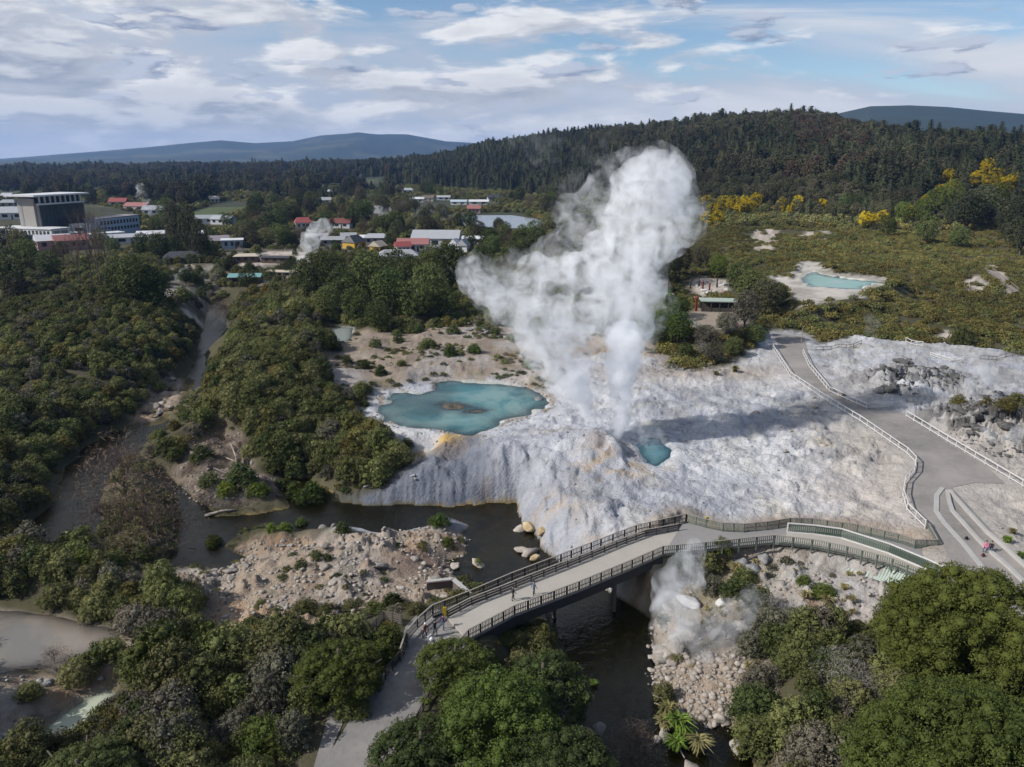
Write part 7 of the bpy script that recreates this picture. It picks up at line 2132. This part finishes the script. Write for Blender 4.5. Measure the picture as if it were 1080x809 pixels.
# ------------------------------------------------------------------ stones
def rock_mesh(name, seed, sub=3, flat=0.62):
    r = np.random.default_rng(seed)
    bm = bmesh.new(); bmesh.ops.create_icosphere(bm, subdivisions=sub, radius=1)
    V = np.array([v.co[:] for v in bm.verts])
    F = np.array([[v.index for v in f.verts] for f in bm.faces]); bm.free()
    # cut by random planes for facets, then roughen
    D = unit(V)
    rad = np.ones(len(V))
    for i in range(17):
        n = unit(r.normal(size=3)); d = r.uniform(0.42, 0.86)
        c = D @ n
        rad = np.where(c > 1e-3, np.minimum(rad, d / np.maximum(c, 1e-3)), rad)
    rad = np.clip(rad, 0.40, 1.0)
    P = D * rad[:, None]
    nz = fbm(P[:, 0] * 3 + seed, P[:, 1] * 3 + P[:, 2] * 2.3, seed, 3)
    P = P * (1 + 0.13 * nz[:, None])
    P[:, 0] *= r.uniform(0.9, 1.35); P[:, 2] *= flat * r.uniform(0.8, 1.15)
    return np_mesh(name, P, F)

def stone_mat(name, a, b, c):
    t = NT(name)
    P = t.coord('Object'); rnd = t.n('ObjectInfo').outputs['Random']
    va = t.n('VectorMath'); va.operation = 'ADD'; t.l(P, va.inputs[0])
    cb = t.n('CombineXYZ'); t.l(t.math('MULTIPLY', rnd, 40), cb.inputs[0]); t.l(cb.outputs[0], va.inputs[1])
    n1 = t.noise(1.6, va.outputs[0], 5, 0.65); n2 = t.noise(6, va.outputs[0], 4, 0.6)
    col = t.mix(t.maprange(n1, 0.38, 0.62, 0, 1), a, b)
    col = t.mix(t.maprange(n2, 0.5, 0.72, 0, 0.8), col, c)
    k = t.math('MULTIPLY_ADD', rnd, 0.5, 0.75)
    vm = t.n('VectorMath'); vm.operation = 'SCALE'; t.l(col, vm.inputs[0]); t.l(k, vm.inputs['Scale'])
    return t.surf(t.principled(vm.outputs[0], 0.9, 0.2, normal=t.bump(n2, 0.5, 0.15)))

def build_rocks():
    RS = [rock_mesh(f'rock{i}', 700 + i) for i in range(8)]
    pale = stone_mat('pale_stone', (0.25, 0.22, 0.19), (0.33, 0.30, 0.27), (0.20, 0.155, 0.11))
    grey = stone_mat('grey_stone', (0.15, 0.145, 0.14), (0.26, 0.255, 0.25), (0.36, 0.36, 0.36))
    darkst = stone_mat('dark_stone', (0.060, 0.057, 0.053), (0.11, 0.105, 0.10), (0.20, 0.195, 0.19))
    white = stone_mat('white_stone', (0.44, 0.43, 0.42), (0.54, 0.53, 0.52), (0.32, 0.29, 0.26))
    mossy = stone_mat('ochre_stone', (0.30, 0.22, 0.12), (0.38, 0.31, 0.20), (0.12, 0.085, 0.04))
    cache = {}
    def put(x, y, s, mat, lab, grp, nm='boulder', sink=0.3, zz=None):
        i = random.randrange(8)
        key = (i, mat.name)
        if key not in cache:
            me = RS[i].copy(); me.materials.clear(); me.materials.append(mat); cache[key] = me
        z = hz(x, y) if zz is None else zz
        o = link(nm, cache[key], None, None, (x, y, z + s * 0.45 - s * sink), None, (s * random.uniform(0.85, 1.25), s * random.uniform(0.8, 1.1), s * random.uniform(0.75, 1.1)))
        o.rotation_euler = (random.uniform(-0.3, 0.3), random.uniform(-0.3, 0.3), random.uniform(0, 6.28))
        return tag(o, lab, 'boulder', grp)
    rnd = random.Random(5)
    def fill(poly, n, s0, s1, mat, lab, grp, d_lo=-0.8, d_hi=99, power=2.2):
        P = np.array(poly); lo, hi = P.min(0), P.max(0)
        k = tries = 0
        while k < n and tries < n * 60:
            tries += 1
            x, y = rnd.uniform(lo[0], hi[0]), rnd.uniform(lo[1], hi[1])
            X, Y = np.array([x]), np.array([y])
            if sdf(X, Y, poly, 30)[0] > 0: continue
            d = water_dist(X, Y)[0]
            if not (d_lo < d < d_hi): continue
            if vnoise(X / 5, Y / 5, 77)[0] < 0.38 or min(sdf(X, Y, GREEN, 9)[0], sdf(X, Y, GREY, 9)[0]) < 0.6: continue
            put(x, y, s0 + (s1 - s0) * rnd.random() ** power, mat, lab, grp)
            k += 1
    fill(BANK, 100, 0.22, 0.95, pale, 'pale angular boulder on the boulder flat beside the dark pool', 'boulders of the flat beside the dark pool')
    fill(RAPID, 20, 0.4, 1.3, pale, 'pale rock in the rapids of the upper stream', 'rocks in the upper rapids', -9)
    fill(SEBANK, 42, 0.35, 1.3, pale, 'pale rounded boulder on the steaming bank right of the dark water', 'boulders of the steaming bank', -1, 10)
    fill(PONDBANK, 16, 0.3, 0.9, grey, 'grey rock on the spit between the two pale pools', 'grey rocks between the pale pools', -5)
    for u, v, s, mat, lab in ((646, 222, 0, None, None),):
        pass
    MOUND = W([(690, 700), (700, 682), (730, 690), (770, 700), (796, 712), (800, 735), (770, 748), (742, 755), (715, 742), (695, 722)], 1.0)
    fill(MOUND, 46, 0.5, 1.5, pale, 'pale rounded boulder of the heaped pile at the foot of the steaming bank', 'boulders heaped at the foot of the steaming bank', -2, 99, 1.6)
    # singled-out stones
    for u, v, s, mat, lab in ((567, 420, 1.9, grey, 'big grey boulder on the right shore of the blue pool'), (558, 581, 1.5, pale, 'broad pale rock islet in the dark pool near the bridge'), (551, 578, 1.1, pale, 'smaller pale rock of the islet near the bridge'), (565, 585, 1.0, mossy, 'ochre rock at the right end of the islet near the bridge'), (560, 557, 1.5, mossy, 'ochre stained rock at the foot of the sinter cliff'),
                            (548, 555, 1.1, pale, 'pale rock left of the ochre stained rock'), (572, 565, 1.2, mossy, 'ochre rock below the sinter cliff cleft'), (503, 592, 0.9, pale, 'pale rock standing alone in the dark pool'), (352, 553, 0.7, pale, 'smooth tan rock at the pool shore'), (340, 557, 0.8, pale, 'long tan rock at the pool shore'),
                            (600, 760, 1.1, pale, 'mossy pale rock half under water at the bottom'), (632, 765, 0.9, pale, 'white-streaked rock in the dark water'), (622, 770, 0.8, mossy, 'orange-brown rock in the dark water'), (700, 772, 0.7, pale, 'small stone beside the flax clumps, left'), (694, 776, 0.6, pale, 'small stone beside the flax clumps, lowest'), (735, 765, 1.0, pale, 'pale rock at the tip of the shore'),
                            (780, 742, 1.0, pale, 'pale rounded boulder beside the yellow-green flax'), (728, 612, 1.3, white, 'white pointed rock in the bank steam'), (762, 616, 0.9, white, 'white rock among dark bushes on the bank'), (778, 585, 1.5, grey, 'grey rock below the ramp platform'), (795, 590, 1.6, grey, 'large grey rock under the ramp railing'), (807, 583, 1.1, grey, 'smaller grey rock under the ramp railing')):
        if not lab: continue
        x, y = un(u, v, 0.5 if v > 540 and u < 720 else 4.5); put(x, y, s, mat, lab, None)
    # dark outcrops on the right-hand plateau
    for (u, v, rx, ry, n, s0, s1, mat, lab, g) in ((1045, 440, 40, 22, 26, 0.5, 2.0, darkst, 'dark grey rock of the steaming outcrop above the white fence', 'dark rocks of the steaming outcrop'),
                                           (962, 392, 36, 14, 20, 0.5, 1.7, darkst, 'grey slab rock on the pale rise beside the upper path', 'grey slabs on the rise beside the upper path'),
                                           (935, 412, 8, 5, 5, 0.8, 1.7, darkst, 'dark block of the rock heap beside the fence bend', 'dark blocks beside the fence bend'),
                                           (735, 384, 26, 6, 12, 0.5, 1.2, pale, 'pale rock of the tumbled pile below the knoll', 'pale rocks below the knoll'),
                                           (505, 348, 20, 7, 10, 0.6, 1.6, grey, 'grey rock of the heap left of the steam', 'grey rocks left of the steam'),
                                           (850, 450, 75, 60, 9, 0.5, 1.2, pale, 'white crust block on the sinter plateau', 'crust blocks on the sinter plateau'),
                                           (400, 505, 40, 14, 8, 0.3, 0.8, grey, 'small grey stone on the blue-grey sinter lobe', 'stones on the blue-grey sinter lobe'),
                                           (1000, 358, 40, 4, 8, 0.4, 0.9, white, 'white stone along the heath edge of the plateau', 'white stones along the heath edge'),
                                           (748, 304, 20, 7, 16, 0.6, 1.6, white, 'white rock of the sinter patch behind the pavilion', 'white rocks behind the pavilion')):
        for _ in range(n):
            a, q = rnd.uniform(0, 6.28), math.sqrt(rnd.random())
            x, y, z = ground_at(u + rx * q * math.cos(a), v + ry * q * math.sin(a), 6)
            put(x, y, s0 + (s1 - s0) * rnd.random() ** 2, mat, lab, g)
    # rubble too small and too much to count
    LR = [rock_mesh(f'pebble{i}', 760 + i, 1) for i in range(5)]
    for me in LR: me.materials.append(pale)
    LG = [m.copy() for m in LR]
    for me in LG: me.materials.clear(); me.materials.append(grey)
    LD = [m.copy() for m in LR]
    for me in LD: me.materials.clear(); me.materials.append(darkst)
    def rubble(nm, polys, step, meshes, s0, s1, seed, thr=0.45):
        xs, ys, ss_ = [], [], []
        for poly in polys:
            P = np.array(poly); lo, hi = P.min(0), P.max(0)
            x, y, r = jitter_grid(lo[0], hi[0], lo[1], hi[1], step, seed)
            k = (sdf(x, y, poly, 20) < 0.5) & (water_dist(x, y) > -0.7) & (fbm(x / 3.5, y / 3.5, 777, 3) * 0.5 + 0.5 > thr) & (r.random(len(x)) < 0.8)
            for q, g in ((PATH, 1.0), (PLAT, 0.0), (POOL, 0.5), (GREY, 0.5), (GREEN, 0.5)): k &= sdf(x, y, q, 10) > g
            xs.append(x[k]); ys.append(y[k]); ss_.append(s0 + (s1 - s0) * r.random(k.sum()) ** 2.5)
        x, y, q = np.concatenate(xs), np.concatenate(ys), np.concatenate(ss_)
        z = height(x, y)
        scatter(nm, np.stack([x, y, z + q * 0.1], 1), RNG.uniform(0, 6.28, len(x)), q, meshes, None)
    rubble('rubble', [BANK, SEBANK, RAPID, LOGFLAT], 0.62, LR, 0.12, 0.48, 781, 0.42)
    OC = [W([(1000, 425), (1040, 412), (1085, 408), (1100, 470), (1050, 475), (1005, 455)], 7), W([(925, 385), (955, 378), (1000, 380), (1010, 402), (960, 412), (925, 405)], 7), W([(690, 380), (770, 378), (765, 392), (690, 390)], 6), W([(490, 345), (530, 340), (535, 356), (495, 358)], 6)]
    rubble('stone_rubble', OC[2:] + [PONDBANK], 0.85, LG, 0.15, 0.6, 783, 0.46)
    rubble('heap_rubble', [MOUND], 0.45, LR, 0.15, 0.6, 788, 0.30)
    rubble('dark_rubble', OC[:2], 0.8, LD, 0.15, 0.7, 784, 0.40)
    rubble('rim_rubble', [grow(POOL, 2.2)], 0.7, LR, 0.10, 0.4, 786, 0.40)
    P = np.array(LOGFLAT); x, y, r = jitter_grid(P[:, 0].min(), P[:, 0].max(), P[:, 1].min(), P[:, 1].max(), 1.3, 787)
    k = (sdf(x, y, LOGFLAT, 20) < 0.5) & (fbm(x / 5, y / 5, 788, 3) > -0.12) & (water_dist(x, y) > 0.4)
    x, y = x[k], y[k]
    scatter('driftwood_litter', np.stack([x, y, height(x, y) - 0.5], 1), r.uniform(0, 6.28, len(x)), r.uniform(0.14, 0.32, len(x)), [with_mat('twigs0', 'browntwig'), with_mat('twigs1', 'paletwig'), with_mat('twigs2', 'browntwig')], None)
    rubble('crust_rubble', [SINTER], 1.7, LG + LR, 0.08, 0.34, 785, 0.55)
    # sparse low growth on the tan clearing
    P = np.array(TAN); x, y, r = jitter_grid(P[:, 0].min(), P[:, 0].max(), P[:, 1].min(), P[:, 1].max(), 1.9, 791)
    k = (sdf(x, y, TAN, 20) < 1) & (sdf(x, y, SINTER, 20) > 0.5) & (sdf(x, y, POOL, 20) > 2) & (sdf(x, y, MUD, 20) > 1) & (fbm(x / 7, y / 7, 793, 3) > 0.06)
    x, y = x[k], y[k]
    scatter('sparse_scrub', np.stack([x, y, height(x, y) - 0.1], 1), r.uniform(0, 6.28, len(x)), r.uniform(0.15, 0.6, len(x)) , [with_mat('low0', 'scrub'), with_mat('low1', 'scrub_brown'), with_mat('low2', 'scrub_grey'), with_mat('low3', 'ever')], None)
    P = np.array(BANK); x, y, r = jitter_grid(P[:, 0].min(), P[:, 0].max(), P[:, 1].min(), P[:, 1].max(), 1.8, 798)
    k = (sdf(x, y, BANK, 20) < 0) & (fbm(x / 6, y / 6, 799, 3) > 0.16) & (water_dist(x, y) > 0.5)
    x, y = x[k], y[k]
    scatter('flat_scrub', np.stack([x, y, height(x, y) - 0.1], 1), r.uniform(0, 6.28, len(x)), r.uniform(0.12, 0.42, len(x)), [with_mat('low0', 'scrub'), with_mat('low1', 'scrub_brown'), with_mat('low3', 'ever')], None)
    x, y, r = jitter_grid(10, 75, 45, 92, 1.6, 795)
    k = (sdf(x, y, SEBANK, 20) < 0) & (fbm(x / 5, y / 5, 797, 3) > 0.05) & (sdf(x, y, PLAT, 20) > 1.5) & (water_dist(x, y) > 2)
    x, y = x[k], y[k]
    scatter('dry_grass', np.stack([x, y, height(x, y) - 0.05], 1), r.uniform(0, 6.28, len(x)), r.uniform(0.25, 0.6, len(x)), [with_mat('flax0', 'straw'), with_mat('flax1', 'straw'), with_mat('low2', 'scrub_grey')], None)
    # driftwood
    wood = simple('driftwood', (0.30, 0.25, 0.21), 0.9, 0.3, 2.0, 0.3)
    for k, (u0, v0, u1, v1, rd, lab) in enumerate(((262, 503, 298, 514, 0.22, 'long pale driftwood log on the flat above the green bushes'), (216, 545, 250, 540, 0.25, 'curved driftwood log at the stream edge'), (208, 492, 240, 500, 0.15, 'grey driftwood log at the left of the log flat'), (232, 480, 262, 496, 0.13, 'thin driftwood log slanting across the log flat'), (190, 505, 226, 498, 0.13, 'thin driftwood log under the dark bush'),
                                               (244, 470, 250, 500, 0.12, 'driftwood log pointing towards the stream'), (225, 506, 262, 506, 0.12, 'thin grey log in front of the dark bush'), (270, 508, 296, 522, 0.12, 'short driftwood log near the blue-green bush'), (70, 562, 112, 584, 0.15, 'driftwood log on the spit of the left backwater'), (722, 765, 690, 742, 0.12, 'thin log lying on the shore at the bottom'), (700, 775, 722, 800, 0.10, 'thin pole across the islet at the bottom'))):
        a = Vector(ground_at(u0, v0, 1.5)); b = Vector(ground_at(u1, v1, 1.5)); a.z += rd * 0.7; b.z += rd * 0.7
        m = (a + b) / 2 + Vector((0.2, 0.35, 0.12))
        L = (b - a).length
        mb = MB(); mb.tube([a - a, m - a, b - a], [rd, rd * 0.85, rd * 0.55], 7)
        d = (b - a).normalized(); sd = d.cross(Vector((0, 0, 1)))
        mb.tube([(m - a), (m - a) + d * L * 0.15 + sd * L * 0.14 + Vector((0, 0, 0.25))], [rd * 0.45, rd * 0.15], 5)
        tag(mb.build('driftwood_log', wood, None, a, smooth=True), lab, 'log')
# ================================================================== steam
def steam_mat(name, dens, nscale, lo, hi, step=0.3, rise=0.0, aniso=0.15):
    """bright water droplets; thicker and thinner by a billowing noise"""
    t = NT(name)
    pv = t.n('VolumePrincipled')
    pv.inputs['Color'].default_value = (0.985, 0.99, 1.0, 1)
    pv.inputs['Anisotropy'].default_value = aniso
    P = t.pos()
    n = t.noise(nscale, P, 6.0, 0.62, 1.1)
    t.l(t.maprange(n, lo, hi, 0.0, dens, True), pv.inputs['Density'])
    t.l(pv.outputs[0], t.out.inputs['Volume'])
    try: t.m.cycles.volume_step_rate = step
    except Exception: pass
    try: t.m.volume_intersection_method = 'ACCURATE'
    except Exception: pass
    return t.m

def blob_hull(name, blobs, grow_, voxel, seed, sub=10, subr=(0.30, 0.55), disp=0.25):
    r = np.random.default_rng(seed)
    b = bmesh.new(); bmesh.ops.create_icosphere(b, subdivisions=2, radius=1)
    sv = np.array([v.co[:] for v in b.verts]); sf = np.array([[v.index for v in f.verts] for f in b.faces]); b.free()
    Vs, Fs = [], []
    def ball(c, q):
        Fs.append(sf + len(Vs) * len(sv)); Vs.append(c + sv * max(q, voxel * 1.2))
    for x, y, z, rad in blobs:
        c = np.array([x, y, z]); ball(c, rad * grow_)
        for _ in range(sub):
            d = unit(r.normal(size=3)); q = rad * r.uniform(*subr)
            ball(c + d * (rad * grow_ - q * 0.35), q)
    me = np_mesh(name, np.concatenate(Vs), np.concatenate(Fs))
    o = bpy.data.objects.new(name, me); COL.objects.link(o)
    md = o.modifiers.new('r', 'REMESH'); md.mode = 'VOXEL'; md.voxel_size = voxel
    sm = o.modifiers.new('s', 'SMOOTH'); sm.factor = 0.5; sm.iterations = 2
    bpy.context.view_layer.update()
    dg = bpy.context.evaluated_depsgraph_get()
    out = bpy.data.meshes.new_from_object(o.evaluated_get(dg), depsgraph=dg)
    bpy.data.objects.remove(o)
    n = len(out.vertices)
    co = np.empty(n * 3, np.float32); out.vertices.foreach_get('co', co); co = co.reshape(-1, 3)
    no = np.empty(n * 3, np.float32); out.vertices.foreach_get('normal', no); no = no.reshape(-1, 3)
    s = 1 / (voxel * 5)
    k = fbm(co[:, 0] * s + co[:, 2] * s * 0.7, co[:, 1] * s * 0.8 + co[:, 2] * s, seed, 3)
    co = co + no * (k * disp * voxel * 3)[:, None]
    out.vertices.foreach_set('co', co.ravel().astype(np.float32)); out.update()
    return out

def build_steam():
    y0 = un(640, 460, 7)[1]
    ppm = FPX / (0.958 * y0 + 14)
    def B(lst):
        out = []
        for u, v, rp, dy in lst:
            p = at_dist(u, v, y0 + dy); out.append((p.x, p.y, p.z, rp / ppm))
        return out
    jets = [(651, 459, 7, 0), (653, 450, 9, 0), (655, 440, 11, 0), (656, 428, 13, 0), (655, 414, 15, 1), (656, 398, 18, 1), (658, 380, 21, 2), (660, 360, 24, 2), (664, 338, 27, 3), (664, 316, 28, 4), (678, 306, 24, 4), (688, 308, 16, 4),
            (625, 456, 5, 0), (622, 446, 7, 0), (619, 434, 9, 0), (614, 420, 13, 0), (607, 404, 18, 1), (598, 386, 25, 1), (590, 366, 31, 2), (600, 345, 30, 2), (576, 350, 30, 2), (560, 332, 28, 2), (620, 330, 24, 3),
            (614, 385, 12, 1), (585, 400, 14, 1), (568, 374, 18, 1)]
    mass = [(640, 318, 24, 4), (540, 318, 24, 2), (520, 306, 20, 2), (502, 296, 16, 2), (493, 284, 12, 2), (500, 276, 9, 2), (553, 300, 20, 3), (565, 284, 18, 4), (596, 285, 20, 4), (620, 290, 24, 5), (645, 285, 26, 5), (668, 280, 26, 6),
            (640, 258, 24, 6), (668, 252, 30, 7), (695, 246, 28, 7), (718, 238, 20, 7), (732, 240, 9, 7), (650, 236, 22, 8), (680, 224, 32, 8), (706, 214, 28, 9), (724, 218, 16, 9), (672, 200, 26, 9), (698, 190, 28, 10), (716, 192, 16, 10), (692, 174, 18, 10), (708, 178, 14, 10), (672, 182, 16, 10)]
    wisp = [(650, 180, 16, 12), (640, 200, 20, 12), (628, 222, 22, 12), (612, 240, 20, 12), (600, 262, 22, 10), (578, 270, 18, 8), (545, 276, 14, 6), (520, 282, 14, 4), (600, 220, 16, 14), (580, 300, 20, 4), (735, 226, 10, 9), (640, 352, 20, 3), (632, 372, 14, 3), (640, 410, 10, 2), (636, 440, 8, 1), (600, 430, 10, 0), (590, 445, 8, 0), (700, 320, 12, 5), (684, 346, 14, 4), (680, 372, 10, 4), (672, 460, 8, 0), (684, 450, 8, 1), (665, 168, 12, 12)]
    org = at_dist(640, 462, y0)
    root = empty('geyser_steam', org); tag(root, 'tall white double plume of steam rising from the geyser vents', 'steam plume')
    def part(nm, me, mt):
        o = link(nm, me, mt, root); o.matrix_parent_inverse = Matrix.Translation(-org); return o
    part('jet_core', blob_hull('jet_core', B(jets[:8] + jets[12:17]), 0.70, 0.42, 1, 12), steam_mat('steam_core', 0.9, 0.55, 0.34, 0.62, 0.22))
    part('billow', blob_hull('billow', B(jets[5:12] + jets[14:] + mass), 0.88, 0.55, 2, 14), steam_mat('steam_billow', 0.40, 0.33, 0.39, 0.66, 0.22))
    part('mist', blob_hull('mist', B(jets + mass + wisp), 1.20, 0.8, 3, 10), steam_mat('steam_mist', 0.20, 0.34, 0.44, 0.74, 0.22))
    # ---- lesser vents
    def small(label, pts, dens, nscale, seed, lo=0.40, hi=0.66, voxel=None, name='steam_wisp', base=None):
        bl = []
        for u, v, rp, y in pts:
            p = at_dist(u, v, y); bl.append((p.x, p.y, p.z, rp * (0.958 * y + 14) / FPX))
        vox = voxel or max(0.18, min(b[3] for b in bl) * 0.28)
        c = Vector(bl[0][:3])
        nscale = 0.62 / (sum(b[3] for b in bl) / len(bl))
        if y > 250: lo, hi = 0.46, 0.76
        me = blob_hull(name, [(b[0] - c.x, b[1] - c.y, b[2] - c.z, b[3]) for b in bl], 1.0, vox, seed, 9)
        o = link(name, me, steam_mat(f'{name}_{seed}', dens, nscale, lo, hi, 0.25), None, c)
        tag(o, label, 'steam')
    yv = lambda u, v, z: un(u, v, z)[1]
    y = yv(322, 285, 6)
    small('white steam column between the boardwalk and the grove', [(318, 284, 6, y), (321, 274, 8, y), (324, 262, 9, y), (328, 252, 10, y), (335, 244, 10, y), (342, 238, 9, y), (318, 294, 5, y)], 0.42, 0.10, 21)
    y = yv(158, 228, 6)
    small('thin steam wisp rising in front of the salmon-roofed house', [(158, 226, 3.5, y), (156, 219, 4, y), (153, 213, 5, y), (150, 206, 6, y), (148, 198, 5, y)], 0.20, 0.06, 22)
    y = yv(392, 233, 6)
    small('white steam puff on the heath beyond the village', [(388, 229, 4.5, y), (393, 226, 6, y), (398, 222, 6, y), (404, 224, 4, y), (410, 221, 3, y)], 0.30, 0.06, 23)
    y = yv(440, 236, 6)
    small('faint steam bank left of the grey lake', [(436, 232, 7, y), (446, 228, 9, y), (458, 227, 7, y), (468, 228, 8, y), (430, 234, 5, y)], 0.05, 0.05, 24)
    y = yv(190, 300, 5)
    small('steam puff above the sandy stream bend', [(186, 296, 5, y), (190, 291, 6, y), (194, 286, 5, y), (184, 288, 4, y)], 0.26, 0.12, 25)
    y = yv(222, 300, 5)
    small('low steam drifting right of the sandy stream bend', [(216, 290, 5, y), (222, 286, 6, y), (230, 285, 6, y), (210, 294, 4, y)], 0.12, 0.10, 26)
    y = yv(227, 344, 1)
    small('bluish steam lying over the upper stream', [(222, 338, 8, y), (228, 330, 9, y), (226, 346, 9, y), (220, 352, 6, y), (234, 338, 6, y)], 0.02, 0.12, 27)
    y = yv(446, 482, 3)
    small('small steam jet above the blue-grey sinter lobe', [(448, 481, 5, y), (446, 473, 7, y), (443, 466, 8, y), (438, 459, 8, y), (450, 464, 6, y)], 0.22, 0.30, 28)
    y = yv(712, 690, 1.5)
    small('white steam rising from the bank below the ramp, left of two', [(704, 690, 12, y), (703, 676, 17, y + 1), (706, 658, 21, y + 1), (711, 638, 24, y + 2), (716, 618, 24, y + 3), (704, 624, 20, y + 2), (726, 600, 20, y + 4), (732, 585, 14, y + 5), (722, 650, 18, y + 1), (726, 680, 12, y + 1)], 0.60, 0.36, 29, 0.40, 0.74, 0.4)
    y = yv(765, 690, 2.5)
    small('white steam rising from the bank below the ramp, right of two', [(748, 692, 11, y), (758, 680, 16, y + 1), (770, 662, 18, y + 2), (782, 645, 18, y + 3), (764, 648, 17, y + 2), (792, 630, 15, y + 4), (774, 690, 11, y), (738, 678, 14, y + 1), (736, 696, 10, y), (750, 662, 14, y + 1)], 0.52, 0.36, 30, 0.42, 0.76, 0.4)
    y = yv(1030, 420, 6)
    small('steam puff over the dark outcrop on the plateau', [(1026, 414, 9, y), (1030, 402, 12, y), (1036, 390, 13, y), (1030, 380, 9, y), (1044, 398, 9, y)], 0.34, 0.18, 31)
    y = yv(1060, 470, 6)
    small('low steam creeping along the foot of the dark outcrop', [(1046, 462, 8, y), (1056, 468, 8, y), (1066, 464, 9, y), (1074, 456, 9, y), (1040, 454, 6, y)], 0.45, 0.22, 32)
    y = yv(920, 358, 6)
    small('faint steam at the heath edge of the plateau', [(920, 358, 4, y), (918, 350, 6, y), (922, 342, 7, y), (916, 336, 6, y)], 0.06, 0.12, 33)
    y = yv(822, 400, 6)
    small('thin steam drifting over the path fence', [(816, 400, 9, y), (826, 390, 10, y), (812, 385, 8, y), (808, 408, 9, y)], 0.07, 0.14, 34)
    y = yv(688, 470, 6)
    small('steam lying on the little vent pool', [(688, 474, 7, y), (682, 462, 9, y), (694, 458, 8, y), (676, 452, 8, y), (700, 466, 6, y)], 0.20, 0.25, 35)
    y = 340
    small('thin grey steam veil drifting in front of the wooded ridge', [(600, 205, 16, y), (620, 190, 18, y), (640, 178, 14, y), (590, 226, 16, y), (578, 172, 14, y), (566, 156, 16, y), (548, 146, 12, y), (586, 150, 12, y), (612, 165, 12, y), (640, 150, 10, y)], 0.030, 0.05, 36, 0.40, 0.70)
build_world()
build_light_camera()
build_ground()
build_waters()
build_paths()
plant_materials()
plant_shapes()
struct_materials()
build_scrub()
build_forest()
build_single_trees()
build_rocks()
build_bridge()
build_fences()
build_people()
build_buildings()
build_steam()
build_haze()
